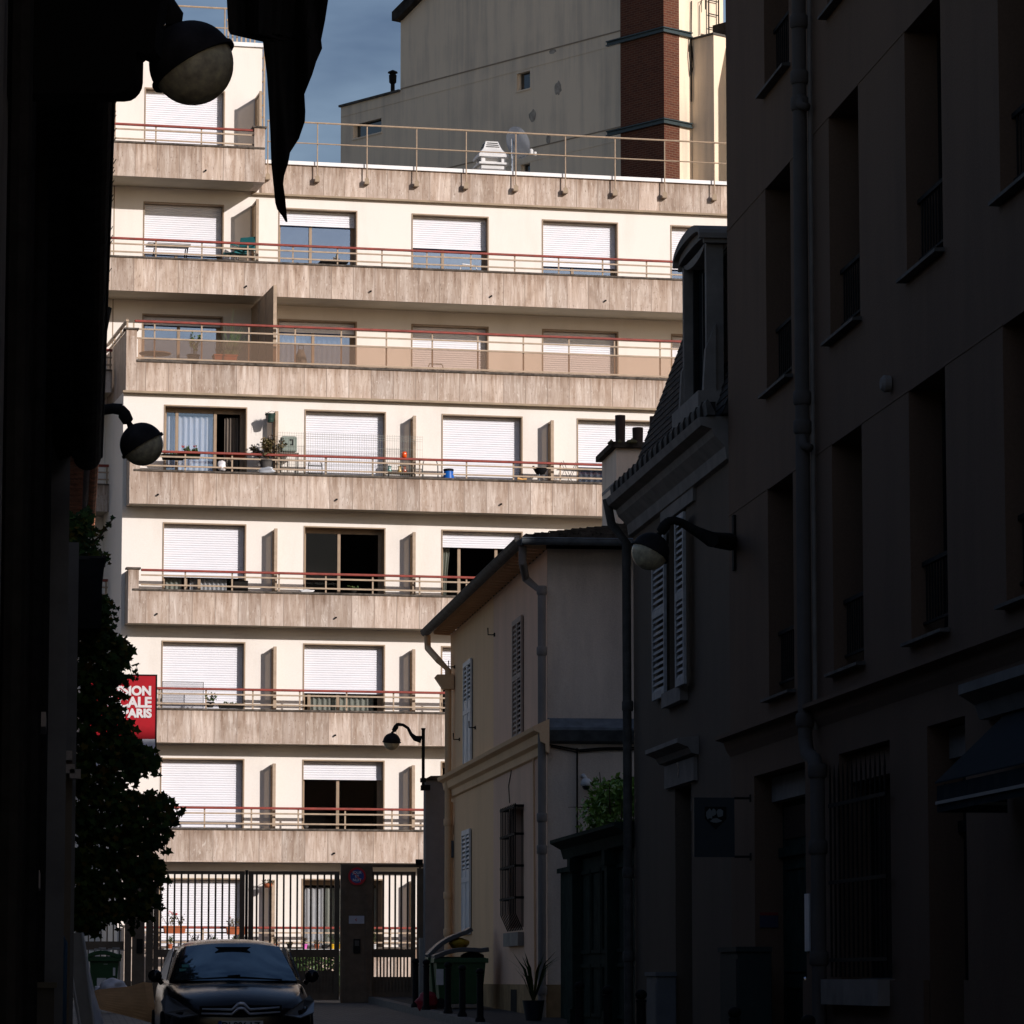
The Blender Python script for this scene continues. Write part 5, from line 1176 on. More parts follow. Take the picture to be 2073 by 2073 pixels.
# ================================================================== GATE
YG = 78.0
gX = lambda px, py=1850: onY(px, py, YG).x
gZ = lambda py, px=600: onY(px, py, YG).z
zg0 = gz(78)
zt_, zm1, zm0 = gZ(1764), gZ(1922), gZ(1938)
def leafgate(name, label, pxl, pxr, bars, lower, stl=.1, str_=.1):
    x0, x1 = gX(pxl), gX(pxr)
    r = empty(name, ((x0 + x1) / 2, YG, zg0)); tag(r, label, 'gate', None)
    f = MB(); t = .03
    f.box(x0, x0 + stl, YG - t, YG + t, zg0 + .06, zt_); f.box(x1 - str_, x1, YG - t, YG + t, zg0 + .06, zt_); f.box(x0 + stl, x1 - str_, YG - t, YG + t, zt_ - .06, zt_)
    f.box(x0 + stl, x1 - str_, YG - t, YG + t, zm0, zm1); f.box(x0 + stl, x1 - str_, YG - t, YG + t, zg0 + .06, zg0 + .2); f.build('gate_frame', M['gate'], r)
    b_ = None
    for px in bars:
        x = gX(px)
        if b_ is None: b_ = MB().box(x - .018, x + .018, YG - .018, YG + .018, zm1, zt_ - .06).build('bar', M['gate'], r); bx = x
        else: copy_part(b_, x - bx, 0, 0)
    # lower half: closer bars over a pierced sheet
    f = MB(); n = int((x1 - x0 - stl - str_) / .062)
    for i in range(1, n): x = x0 + stl + (x1 - x0 - stl - str_) * i / n; f.box(x - .016, x + .016, YG - .012, YG + .012, zg0 + .2, zm0)
    f.build('lower_bars', M['gate'], r)
    f = MB(); f.box(x0 + stl, x1 - str_, YG + .014, YG + .018, zg0 + .2, zg0 + .2 + (zm0 - zg0 - .2) * lower); f.build('sheet_panel', M['gate'], r)
    return r, x0, x1
g1 = leafgate('vehicle_gate', 'left leaf of the tall brown bar gate, behind the parked car', 311, 495, [325.2 + 13.85 * i for i in range(12)], .45)
g2 = leafgate('vehicle_gate', 'right leaf of the tall brown bar gate, beside the wide panel with the round sign', 502.5, 687, [519.3 + 13.7 * i for i in range(12)], .62)
g3 = leafgate('pedestrian_gate', 'narrow brown bar gate for pedestrians right of the wide metal panel', 754, 841, [763.5, 776, 788.3, 800, 812.2, 825], .45, .03, .09)
m = MB().box(gX(496), gX(501.5), YG - .05, YG + .05, zg0, gZ(1762)).build('gate_post', M['black']); tag(m, 'thin black gate post between the two bar gate leaves', 'post')
pn = empty('metal_gate', (gX(721), YG, zg0)); tag(pn, 'wide brown sheet metal gate panel carrying the round sign and intercom', 'gate panel')
m = MB(); m.box(gX(689), gX(753), YG - .16, YG + .1, zg0, gZ(1751)); m.build('sheet', M['gate'], pn, bevel=.01)
m = MB(); m.box(gX(697), gX(701), YG - .175, YG - .162, zg0, gZ(1753)); m.box(gX(739), gX(743), YG - .175, YG - .162, zg0, gZ(1753)); m.build('seam', M['gate'], pn)
m = MB(); m.box(gX(714.5), gX(728.5), YG - .19, YG - .163, gZ(1930), gZ(1901)); ic = m.build('intercom', M['iron'], pn)
m = MB(); m.box(gX(717), gX(726), YG - .196, YG - .191, gZ(1915), gZ(1904)); m.build('intercom_plate', M['zincd'], ic)
m = MB(); m.box(gX(689), gX(860), YG - .02, YG + .03, gZ(1755), gZ(1749)); m.build('top_rail', M['gate'], pn)
# round no-parking sign
sx, sz_, sr_ = gX(721), gZ(1774.5, 721), (gX(739) - gX(703)) / 2
sn = empty('round_sign', (sx, YG - .2, sz_)); tag(sn, 'round red and blue no parking sign reading JOUR ET NUIT', 'sign')
FM = Matrix.Translation((sx, YG - .19, sz_)) @ Matrix.Rotation(R(90), 4, 'X')
red_s, blu_s = solid('sign_red', (.42, .02, .03)), solid('sign_blue', (.03, .07, .26)) 
m = MB(); m.lathe([(.001, .0), (sr_, .0), (sr_, .012), (.001, .012)], FM, 32); m.build('disc', red_s, sn)
m = MB(); m.lathe([(.001, .014), (sr_ * .76, .014), (sr_ * .76, .0125), (.001, .0125)], FM, 32); m.build('field', blu_s, sn)
m = MB(); m.prism([(sx - sr_ * .62, YG - .2055, sz_ + sr_ * .48), (sx - sr_ * .48, YG - .2055, sz_ + sr_ * .62), (sx + sr_ * .62, YG - .2055, sz_ - sr_ * .48), (sx + sr_ * .48, YG - .2055, sz_ - sr_ * .62)], (0, .001, 0)); m.build('slash', red_s, sn)
for i, s in enumerate(('JOUR', 'ET', 'NUIT')): text('sign_text', s, solid('sign_white', (.6, .65, .7)), sn, (sx, YG - .209, sz_ + sr_ * (.27 - .41 * i)), sr_ * .42, (R(90), 0, 0), 'CENTER', .001)
# white plate
px0, px1, pz0, pz1 = gX(705), gX(736), gZ(1870), gZ(1854)
pt = empty('small_plate', ((px0 + px1) / 2, YG - .18, pz0)); tag(pt, 'small white plate below the round sign on the gate panel', 'sign')
MB().box(px0, px1, YG - .185, YG - .178, pz0, pz1).build('plate', solid('plate_blueish', (.42, .44, .52)), pt)
m = MB(); m.prism([(px0 + .12, YG - .188, (pz0 + pz1) / 2), (px0 + .15, YG - .188, (pz0 + pz1) / 2 + .025), (px0 + .165, YG - .188, (pz0 + pz1) / 2 + .025), (px0 + .14, YG - .188, (pz0 + pz1) / 2), (px0 + .165, YG - .188, (pz0 + pz1) / 2 - .03), (px0 + .15, YG - .188, (pz0 + pz1) / 2 - .03)], (0, .002, 0)); m.build('plate_mark', red_s, pt)
# left fence with posts
fe = empty('bar_fence', (gX(215), YG + .3, zg0)); tag(fe, 'left part of the brown bar fence behind the bin and ivy', 'fence')
x0, x1 = gX(140), gX(252)
for a, b in ((gZ(1923), gZ(1910) + .04), (zt_ - .06, zt_), (zg0 + .1, zg0 + .16)): MB().box(x0, x1, YG + .27, YG + .33, a, b).build('fence_rail', M['gate'], fe)
b_ = None
for i in range(9):
    x = gX(142 + 12.6 * i)
    if b_ is None: b_ = MB().box(x - .014, x + .014, YG + .286, YG + .314, zg0 + .16, zt_ - .06).build('bar', M['gate'], fe); bx = x
    else: copy_part(b_, x - bx, 0, 0)
for (a, b, c, lb) in ((253, 266.5, 1765, 'slim brown metal post left of the intercom post'), (268, 293, 1758, 'broad brown metal post with a small intercom, left of the bar gate'), (296, 310.5, 1762, 'brown metal hinge post of the left gate leaf')):
    o = empty('gate_post', ((gX(a) + gX(b)) / 2, YG, zg0)); tag(o, lb, 'post')
    MB().box(gX(a), gX(b), YG - .06, YG + .06, zg0, gZ(c)).build('post', M['gate'], o)
    if c == 1758: MB().box(gX(277), gX(289.5), YG - .09, YG - .061, gZ(1930), gZ(1901)).build('intercom', M['iron'], o)
# right post with floodlight, cabinet
o = empty('gate_post', (gX(850), YG, zg0)); tag(o, 'dark gate post with a small floodlight on top, right of the pedestrian gate', 'post')
MB().box(gX(844), gX(858), YG - .05, YG + .05, zg0, gZ(1757)).build('post', M['gate'], o)
f = MB(); f.box(gX(841), gX(855), YG - .12, YG + .02, gZ(1750), gZ(1739)); f.tube([(gX(850), YG, gZ(1757)), (gX(850), YG, gZ(1750))], .02, 6); f.build('floodlight', M['iron'], o)
o = empty('utility_cabinet', (gX(855), YG - .4, zg0)); tag(o, 'pale grey utility cabinet standing behind the bollards at the gate', 'cabinet')
f = MB(); f.box(gX(845), gX(865), YG - .5, YG - .25, zg0, gZ(1899)); f.build('body', solid('cabinet_grey', (.28, .265, .24)), o, bevel=.01)
MB().box(gX(846), gX(864), YG - .507, YG - .502, zg0 + .25, gZ(1905)).build('door', solid('cabinet_grey', (.28, .265, .24)), o)
# grey wall pier with a tiled cap
YP = 77.2
wp = empty('wall_pier', (7.3, YP, gz(77))); tag(wp, 'tall grey wall end with a dark tiled cap, between gate and corner house', 'wall')
a, b = onY(861, 1700, YP).x, onY(905, 1700, YP).x; zc_ = onY(880, 1580, YP).z
MB().box(a, b + .4, YP, YP + .42, gz(78) - .1, zc_).build('wall', solid('pier_grey', (.18, .185, .19), .95), wp)
m = MB(); m.prism([(a - .07, YP - .05, zc_), (b + .4, YP - .05, zc_), (b + .4, YP - .05, zc_ + .1), (a + .1, YP - .05, zc_ + .09)], (0, .52, 0)); m.build('cap', M['tiled'], wp)

# ================================================================== STREET LAMPS (ball lamps on swan-neck wall brackets)
def ball_lamp(name, label, c, r, tilt_axis_px, arm, radii, joint, plate=None, light=False):
    """c: ball centre; tilt: direction (world) the glass faces"""
    t = Vector(tilt_axis_px).normalized()
    q = t.to_track_quat('Z', 'Y').to_matrix().to_4x4(); T = Matrix.Translation(c) @ q
    o = empty(name, arm[0]); tag(o, label, 'street lamp', 'ball street lamps on wall brackets')
    m = MB(); n = 12
    m.lathe([(.0001, -r * 1.02)] + [(r * 1.02 * math.sin(math.pi / 2 * i / n), -r * 1.02 * math.cos(math.pi / 2 * i / n)) for i in range(1, n + 1)] + [(r * 1.09, .0), (r * 1.09, r * .10), (r * 1.0, r * .10)], T, 28)
    m.build('hood', M['lampm'], o, smooth=True, auto=True)
    m = MB(); m.lathe([(r * .975, 0)] + [(r * .975 * math.cos(math.pi / 2 * i / n), r * .98 * math.sin(math.pi / 2 * i / n)) for i in range(1, n)] + [(.0001, r * .98)], T, 28)
    m.build('globe', M['lampg'], o, smooth=True)
    m = MB(); m.tube(arm, radii, 12); m.build('arm', M['iron'], o, smooth=True, auto=True)
    m = MB(); top = c - t * r * .98; a0_ = Vector(arm[-1])
    m.tube([a0_ - (Vector(arm[-1]) - Vector(arm[-2])).normalized() * r * .25, a0_, a0_.lerp(top, .28), a0_.lerp(top, .72), a0_.lerp(top, .80), top - t * r * .06, top + t * r * .06], [r * .15, r * .23, r * .31, r * .27, r * .13, r * .15, r * .26], 10); m.build('joint', M['iron'], o, smooth=True, auto=True)
    if plate: m = MB(); m.box(*plate); m.build('wall_plate', M['iron'], o)
    return o
def P3(l, d): return [ray(px, py) * d for px, py in l]
d2 = 39.5
ball_lamp('street_lamp', 'ball street lamp on the left wall, seen against the balconies of the middle floor', ray(287.5, 900) * d2, 44 / 7900 * d2, RT * .50 + UP * -.80 - FW * .05, P3([(112, 903), (150, 893), (168, 872), (185, 845), (200, 831), (228, 827), (246, 829)], d2), [.16, .13, .085, .06, .055, .055, .06], ray(253, 845) * d2)
d1 = 20.4
ball_lamp('street_lamp', 'nearest and largest ball street lamp, dark against the top left of the sunlit block', ray(389, 129) * d1, 86 / 7900 * d1, RT * .47 + UP * -.78 - FW * .1, P3([(60, 130), (180, 118), (250, 98), (288, 55), (318, 22), (345, 14)], d1), [.26, .22, .16, .075, .055, .055], ray(352, 28) * d1)
d3 = 42.6
XQ = XR - .012
wallp = onX(1478, 1097, XR - .06)
ball_lamp('street_lamp', 'ball street lamp on the right wall, in front of the half open white shutters', ray(1316, 1117) * d3, 38.5 / 7900 * d3, RT * -.42 + UP * -.80 - FW * .25,
          [wallp] + P3([(1440, 1092), (1405, 1073), (1380, 1058), (1365, 1053), (1352, 1056)], d3), [.10, .085, .055, .045, .045, .05], ray(1347, 1070) * d3, (XR - .03, XR - .002, wallp.y - .06, wallp.y + .06, wallp.z - .32, wallp.z + .30))
d4 = 77.0
o4 = ball_lamp('street_lamp', 'small distant ball street lamp on an iron post fixed to the grey wall end', ray(793, 1501.5) * d4, 17.5 / 7900 * d4, RT * -.05 + UP * -1 + FW * .02, P3([(853, 1497), (840, 1494.5), (832, 1486), (826, 1474), (816, 1467.5), (805, 1466.5)], d4), [.075, .055, .035, .03, .03, .035], ray(799, 1473) * d4)
m = MB(); e = ray(857, 1476) * d4; f_ = ray(857, 1600) * d4
m.tube([(e.x, e.y, e.z + .02), (e.x, e.y, e.z), (e.x, e.y, e.z - .02), (e.x, e.y, (e.z + f_.z) / 2), (e.x, e.y, f_.z)], [.045, .045, .036, .032, .032], 10)
m.box(e.x - .03, e.x + .14, e.y - .02, e.y + .25, f_.z, f_.z + .1); m.box(e.x - .04, e.x + .05, e.y - .02, e.y + .25, f_.z + .16, f_.z + .24); m.build('post', M['iron'], o4)

# ================================================================== CAR
car = empty('parked_car', (2.05, 47, gz(47))); tag(car, 'dark brown hatchback with double chevron grille parked before the bar gate', 'car')
cX0, cY0 = onY(487, 2035, 46.0).x, 46.0; zc0 = gz(47.5) - .02
cS, cC = math.sin(R(0.9)), math.cos(R(0.9))
def cpt(x, y, z): return (cX0 + x * cC - y * cS, cY0 + x * cS + y * cC, zc0 + z)
# body stations: (y, half width, sill z, bumper/side bulge z, shoulder z, deck half width, deck z, deck centre z)
stn = [(-.02, .60, .24, .40, .56, .42, .62, .63), (.06, .76, .20, .42, .62, .56, .70, .725), (.25, .85, .19, .45, .68, .68, .78, .82), (.6, .885, .2, .5, .76, .74, .86, .905), (1.0, .895, .2, .5, .83, .75, .925, .97), (1.25, .895, .2, .5, .87, .77, .96, 1.0),
       (1.7, .895, .2, .5, .89, .8, .95, .97), (2.6, .895, .2, .5, .92, .8, .97, .98), (3.6, .885, .2, .5, .95, .78, .99, 1.0), (4.1, .83, .25, .5, .95, .7, .99, 1.0), (4.32, .72, .32, .5, .88, .6, .93, .94)]
vs_, fs_ = [], []
for (y, hw_, sz0, bz, shz, dw, dz_, dc) in stn:
    half = [(hw_ * .9, sz0), (hw_ * .985, sz0 + .06), (hw_, bz), (hw_ * .985, (bz + shz) / 2), (hw_ * .955, shz), (dw * 1.03, dz_ - .012), (dw * .9, dz_), (dw * .5, (dz_ + dc * 1.0) / 2 + .005), (0, dc)]
    vs_ += [cpt(-x, y, z) for x, z in half] + [cpt(x, y, z) for x, z in half[-2::-1]]
k_ = 17
for i in range(len(stn) - 1): fs_ += [(i * k_ + j, i * k_ + j + 1, (i + 1) * k_ + j + 1, (i + 1) * k_ + j) for j in range(k_ - 1)]
fs_ += [tuple(range(k_)), tuple(range((len(stn) - 1) * k_, len(stn) * k_))]
body = MB().add(vs_, fs_).build('body', M['paint'], car, smooth=True)
ss = body.modifiers.new('subd', 'SUBSURF'); ss.levels = 2; ss.render_levels = 2
# cabin
gh = [(1.12, .70, .955, .0), (1.5, .69, 1.16, .06), (1.95, .62, 1.385, .10), (2.3, .585, 1.45, .10), (2.9, .58, 1.465, .1), (3.5, .56, 1.42, .1), (3.95, .56, 1.25, .08), (4.22, .58, 1.02, .02)]
vs_, fs_ = [], []
for (y, hw_, zt__, cr_) in gh:
    pr = [(.80 if zt__ < 1.3 else .79, .90), (hw_ + (.80 - hw_) * .45, .90 + (zt__ - .90) * .55), (hw_ + .03, zt__ - .06), (hw_ - .06, zt__ - .008), (hw_ * .5, zt__ + cr_ * .25), (0, zt__ + cr_ * .3)]
    vs_ += [cpt(-x, y, z) for x, z in pr] + [cpt(x, y, z) for x, z in pr[-2::-1]]
k_ = 11
for i in range(len(gh) - 1): fs_ += [(i * k_ + j, i * k_ + j + 1, (i + 1) * k_ + j + 1, (i + 1) * k_ + j) for j in range(k_ - 1)]
fs_ += [tuple(range(k_)), tuple(range((len(gh) - 1) * k_, len(gh) * k_))]
cab = MB().add(vs_, fs_).build('cabin', M['paint'], car, smooth=True); ss = cab.modifiers.new('subd', 'SUBSURF'); ss.levels = 2; ss.render_levels = 2
# windscreen laid just proud of the cabin front
wsc = []
nu, nv = 14, 8
for j in range(nv + 1):
    v = j / nv; y = 1.08 + (1.85 - 1.08) * v; z = .965 + (1.375 - .965) * (v ** .9); hw_ = .735 + (.575 - .735) * v
    for i in range(nu + 1):
        u = -1 + 2 * i / nu; bow = (1 - u * u)
        wsc.append(cpt(hw_ * u, y - .17 * bow * (1 - .45 * v) + .02, z + .03 * bow * v + .012))
MB().add(wsc, [(j * (nu + 1) + i, j * (nu + 1) + i + 1, (j + 1) * (nu + 1) + i + 1, (j + 1) * (nu + 1) + i) for j in range(nv) for i in range(nu)]).build('windscreen', M['wscreen'], car, smooth=True, recalc=False)
m = MB(); m.tube([cpt(.55, .95, .985), cpt(.1, .935, 1.01), cpt(-.1, .94, 1.012), cpt(-.62, .99, .985)], [.01, .014, .012, .008], 6); m.tube([cpt(-.1, .94, 1.02), cpt(.05, .93, 1.03)], .02, 6); m.build('wiper', M['black'], car)
for s in (-1, 1):
    m = MB(); m.prism([cpt(s * .80, 1.45, .98), cpt(s * .795, 3.7, 1.02), cpt(s * .685, 3.6, 1.34), cpt(s * .675, 2.3, 1.38), cpt(s * .70, 1.95, 1.33)], (s * .012, 0, 0)); m.build('side_window', M['cglass'], car)
    # mirror
    m = MB(); c = Vector(cpt(s * .945, 1.42, 1.03)); T = Matrix.Translation(c) @ Matrix.Diagonal((.085, .07, .08, 1))
    m.lathe([(.001, -1), (.5, -.86), (.86, -.5), (1, 0), (.9, .5), (.55, .86), (.001, 1)], T, 14); m.tube([cpt(s * .86, 1.45, .94), cpt(s * .91, 1.43, 1.0)], .03, 8); m.build('wing_mirror', M['paint'], car, smooth=True)
    # headlight
    m = MB(); hp = [(.50, -.035, .575), (.60, -.005, .645), (.76, .20, .755), (.845, .52, .80), (.905, .56, .73), (.872, .22, .60), (.70, .015, .54)]
    m.add([cpt(s * x, y + .02, z - .01) for x, y, z in hp] + [cpt(s * x, y - .012, z + .006) for x, y, z in hp], [tuple(range(7)), tuple(range(13, 6, -1))] + [(i, (i + 1) % 7, 7 + (i + 1) % 7, 7 + i) for i in range(7)]); hl = m.build('headlight', solid('headlight_glass', (.22, .225, .235), .15, .8), car)
    m = MB(); T = Matrix.Translation(cpt(s * .70, .15, .61)) @ Matrix.Rotation(R(90), 4, 'X'); m.lathe([(.001, .0), (.03, .01), (.045, .04), (.05, .05)], T, 12); m.build('reflector', M['chrome'], hl, smooth=True)
    # wheels
    for yy in (.78, 3.38):
        T = Matrix.Translation(cpt(s * .80, yy, .31)) @ Matrix.Rotation(R(90), 4, 'Y')
        m = MB(); m.lathe([(.21, -.1), (.3, -.1), (.315, -.06), (.315, .06), (.3, .1), (.21, .1)], T, 28); wh = m.build('wheel', M['rubber'], car, smooth=True, auto=True)
        m = MB(); m.lathe([(.001, s * .085), (.06, s * .09), (.19, s * .07), (.21, s * .1)], T, 20); m.build('rim', M['zincd'], wh)
# grille: two chrome strips with the double chevron
m = MB()
for k, (zo, xe_) in enumerate(((.652, .45), (.60, .46))):
    pts = [(-xe_, zo - .005), (-.105, zo - .012), (-.035, zo + .052), (0, zo + .058), (.035, zo + .052), (.105, zo - .012), (xe_, zo + .012)]
    yb_ = lambda x: -.055 + .035 * (abs(x) / .5) ** 2.2
    m.tube([cpt(x, yb_(x) - .03, z) for x, z in pts], [.010, .015, .019, .019, .019, .015, .010], 8)
m.build('chevron_emblem', M['chromed'], car, smooth=True)
m = MB(); m.add([cpt(-.48, -.03, .56), cpt(0, -.06, .555), cpt(.48, -.03, .57), cpt(.48, -.025, .69), cpt(.12, -.05, .69), cpt(0, -.055, .73), cpt(-.12, -.05, .69), cpt(-.48, -.025, .68)], [(0, 1, 5, 6, 7), (1, 2, 3, 4, 5)]); m.build('grille', M['black'], car, recalc=False)
m = MB(); m.box(*[cpt(-.26, 0, 0)[0], cpt(.26, 0, 0)[0], cpt(0, -.095, 0)[1], cpt(0, -.075, 0)[1], cpt(0, 0, .40)[2], cpt(0, 0, .51)[2]]); npl = m.build('number_plate', M['white'], car)
text('plate_text', 'DJ-906-LZ', M['black'], npl, cpt(0, -.099, .422), .105, (R(90), 0, 0), 'CENTER', .003)
m = MB(); m.box(*[cpt(-.26, 0, 0)[0], cpt(-.222, 0, 0)[0], cpt(0, -.098, 0)[1], cpt(0, -.0955, 0)[1], cpt(0, 0, .40)[2], cpt(0, 0, .51)[2]]); m.build('plate_band', blu_s, npl)
m = MB(); m.prism([cpt(-.62, .005, .26), cpt(.62, .005, .26), cpt(.55, -.06, .38), cpt(-.55, -.06, .38)], (0, .03, 0)); m.build('lower_intake', M['black'], car)
m = MB(); m.prism([cpt(-.22, 1.62, 1.38), cpt(.22, 1.62, 1.38), cpt(.06, 1.62, 1.26), cpt(-.06, 1.62, 1.26)], (0, .02, 0)); m.build('rear_view_mirror', M['black'], car)
for i, zz_ in enumerate((1.02, 1.07, 1.12)):
    q = .16 + .30 * (zz_ - 1.0); m = MB(); m.prism([cpt(-.69 + .1 * i * .3, 1.08 + q, zz_ + .012), cpt(-.61 + .1 * i * .3, 1.06 + q, zz_ + .012), cpt(-.61 + .1 * i * .3, 1.10 + q, zz_ + .045), cpt(-.69 + .1 * i * .3, 1.12 + q, zz_ + .045)], (0, -.006, .004)); m.build('windscreen_sticker', solid('sticker_green', (.10, .32, .27)), car)

# ================================================================== BINS AND RUBBISH
def bin_(name, label, x, y, w_, d_, h_, rz, lid_angle, wheels=True, lidmat='lid', scale=1):
    zb = gz(y) + (.12 if x > 6 else 0)
    o = empty(name, (x, y, zb), R(rz), world=False); tag(o, label, 'bin', 'wheeled rubbish bins')
    m = MB(); a, b = w_ / 2, d_ / 2; k = .84
    m.add([(-a * k, -b * k, .08), (a * k, -b * k, .08), (a * k, b * k, .08), (-a * k, b * k, .08), (-a, -b, h_), (a, -b, h_), (a, b, h_), (-a, b, h_), (-a + .03, -b + .03, h_), (a - .03, -b + .03, h_), (a - .03, b - .03, h_), (-a + .03, b - .03, h_), (-a * k + .03, -b * k + .03, .12), (a * k - .03, -b * k + .03, .12), (a * k - .03, b * k - .03, .12), (-a * k + .03, b * k - .03, .12)],
          [(0, 3, 2, 1), (0, 1, 5, 4), (1, 2, 6, 5), (2, 3, 7, 6), (3, 0, 4, 7), (4, 5, 9, 8), (5, 6, 10, 9), (6, 7, 11, 10), (7, 4, 8, 11), (8, 9, 13, 12), (9, 10, 14, 13), (10, 11, 15, 14), (11, 8, 12, 15), (12, 13, 14, 15)])
    m.build('tub', M['bin'], o, bevel=.02)
    m = MB(); m.box(-a - .035, a + .035, -b - .035, -b, h_ - .09, h_ - .01); m.box(-a - .035, a + .035, b, b + .035, h_ - .09, h_ - .01); m.box(-a - .035, -a, -b, b, h_ - .09, h_ - .01); m.box(a, a + .035, -b, b, h_ - .09, h_ - .01); m.build('rim', M['bin'], o, bevel=.008)
    m = MB(); n = 8                                      # domed lid hinged along x = -a
    vs = []
    for i in range(n + 1):
        t = i / n; x_ = t * (w_ + .08); zz_ = .07 * math.sin(math.pi * min(1, t * 1.1 + .05)) 
        vs += [(x_, -b - .05, zz_), (x_, b + .05, zz_), (x_, b + .05, zz_ - .075), (x_, -b - .05, zz_ - .075)]
    m.add(vs, [(4 * i + j, 4 * i + (j + 1) % 4, 4 * i + 4 + (j + 1) % 4, 4 * i + 4 + j) for i in range(n) for j in range(4)] + [(3, 2, 1, 0), (4 * n, 4 * n + 1, 4 * n + 2, 4 * n + 3)])
    ld = m.build('lid', M[lidmat], o, bevel=.01); ld.location = (-a - .03, 0, h_ + .03); ld.rotation_euler = (0, R(-lid_angle), 0)
    for s in (-1, 1):
        m = MB(); T = Matrix.Translation((-a * .8, s * (b * k + .02), .09)) @ Matrix.Rotation(R(90), 4, 'X'); m.lathe([(.001, -.025), (.09, -.025), (.09, .025), (.001, .025)], T, 18); m.build('wheel', M['rubber'], o)
    return o
YB = 67.0
xb0, xb1 = onY(872, 2000, YB).x, onY(973, 2000, YB).x
hb = onY(900, 1935, YB).z - gz(YB) - .12
o = bin_('wheeled_bin', 'green wheeled bin with its grey lid standing wide open, behind the other', (xb0 + xb1) / 2 - .02, YB + .55, .8, .55, hb - .02, 0, 33)
o2 = bin_('wheeled_bin', 'green wheeled bin stuffed full so its grey lid lies half open', (xb0 + xb1) / 2 + .05, YB - .12, .86, .6, hb - .03, 0, 9)
MB().box(-.425, -.30, -.29, -.284, hb * .45, hb * .75).build('sticker', M['white'], o2)
def blob(name, mt, parent, c, r, rng, n=3, amp=.2):
    bm = bmesh.new(); bmesh.ops.create_icosphere(bm, subdivisions=n, radius=1)
    ph = [(Vector((rng.gauss(0, 1), rng.gauss(0, 1), rng.gauss(0, 1))) * rng.uniform(1.5, 5), rng.uniform(0, 6)) for _ in range(9)]
    m = MB()
    for v in bm.verts:
        d = 1 + amp * sum(math.sin(v.co.dot(p) + q) for p, q in ph) / 4
        m.v.append((c[0] + v.co.x * r[0] * d, c[1] + v.co.y * r[1] * d, c[2] + max(v.co.z, -.8) * r[2] * d))
    m.f = [tuple(v.index for v in f.verts) for f in bm.faces]; bm.free()
    return m.build(name, mt, parent, smooth=True)
zb = onY(930, 1905, YB + .3)
o = blob('rubbish_bag', solid('bag_yellow', (.34, .21, .01)), None, (zb.x, zb.y + .1, zb.z - .05), (.17, .2, .11), rg); tag(o, 'yellow bag bulging out of the open wheeled bins', 'bag')
zb = onY(960, 1938, YB - .2); o = blob('rubbish_bag', M['black'], None, (zb.x - .02, zb.y + .1, zb.z - .03), (.22, .3, .13), rg, 3, .3); tag(o, 'black rubbish bag squeezed under the half open bin lid', 'bag')
zb = onY(861, 2034, 66.4); o = blob('shopping_bag', solid('bag_red', (.25, .012, .025)), None, (zb.x + .03, 66.4, gz(66.4) + .25), (.16, .15, .16), rg, 3, .3); tag(o, 'crumpled red plastic bag on the ground left of the bins', 'bag')
YL = 69.0
xa, xb_ = onY(181, 1960, YL).x, onY(240, 1960, YL).x; hL = onY(210, 1936, YL).z - gz(YL)
o = bin_('wheeled_bin', 'green wheeled bin with white stickers, in front of the left fence', (xa + xb_) / 2, YL, xb_ - xa, .6, hL, 0, 1, lidmat='bin')
w_ = xb_ - xa
MB().box(-w_ / 2 + .13, -w_ / 2 + .29, -.285, -.278, hL * .34, hL * .62).build('sticker', M['white'], o); MB().box(w_ / 2 - .1, w_ / 2 - .06, -.293, -.288, hL * .66, hL * .8).build('sticker', M['white'], o); MB().box(-.01, .06, -.293, -.288, hL * .86, hL * .92).build('sticker', M['white'], o)
m = MB(); cl = onY(200, 1931, YL)
for i in range(7): m.box(xa + .08 * i, xa + .08 * i + .12, YL - .2, YL + .2, gz(YL) + hL + .10 + .012 * (i % 3), gz(YL) + hL + .115 + .02 * (i % 3))
o = m.build('flattened_boxes', M['whitew']); tag(o, 'pale flattened boxes lying on the lid of the left green bin', 'box')
# big cardboard box sheet, slumped
p = [onY(px, py, 56.0) for px, py in ((190, 2006), (200, 2003), (262, 1997), (292, 1988), (308, 1990))]; q = [onY(px, py, 55.2) for px, py in ((194, 2037), (205, 2044), (268, 2060), (304, 2070), (316, 2075))]
m = MB(); vs = []; nn = 10
for row in range(nn + 1):
    t = row / nn
    for i in range(5):
        a_ = p[i].lerp(q[i], t); a_.y -= .25 * math.sin(math.pi * t) * (.4 + .6 * i / 4); vs.append(a_)
back = [Vector(v) + Vector((0, .5, -.0)) for v in vs]
m.add(vs + back, [(r * 5 + i, r * 5 + i + 1, (r + 1) * 5 + i + 1, (r + 1) * 5 + i) for r in range(nn) for i in range(4)] + [(55 + r * 5 + i, 55 + (r + 1) * 5 + i, 55 + (r + 1) * 5 + i + 1, 55 + r * 5 + i + 1) for r in range(nn) for i in range(4)]
      + [(i, 55 + i, 55 + i + 1, i + 1) for i in range(4)] + [(50 + i, 50 + i + 1, 105 + i + 1, 105 + i) for i in range(4)] + [(r * 5, (r + 1) * 5, 55 + (r + 1) * 5, 55 + r * 5) for r in range(nn)] + [(r * 5 + 4, 55 + r * 5 + 4, 55 + (r + 1) * 5 + 4, (r + 1) * 5 + 4) for r in range(nn)])
o = m.build('cardboard_box', M['card'], smooth=False); tag(o, 'big crushed brown cardboard box on the ground left of the car', 'box')
cb = onY(228, 1993, 56.8); o = blob('rubbish_bag', M['bag'], None, (cb.x, 56.8, cb.z - .06), (.21, .3, .14), rg, 4, .22); tag(o, 'white rubbish bag lying behind the cardboard box', 'bag')
cb = onY(199, 1999, 57.4); o = blob('rubbish_bag', M['bag'], None, (cb.x, 57.4, cb.z - .04), (.06, .1, .06), rg, 3, .3); tag(o, 'small scrap of white plastic beside the left green bin', 'bag')
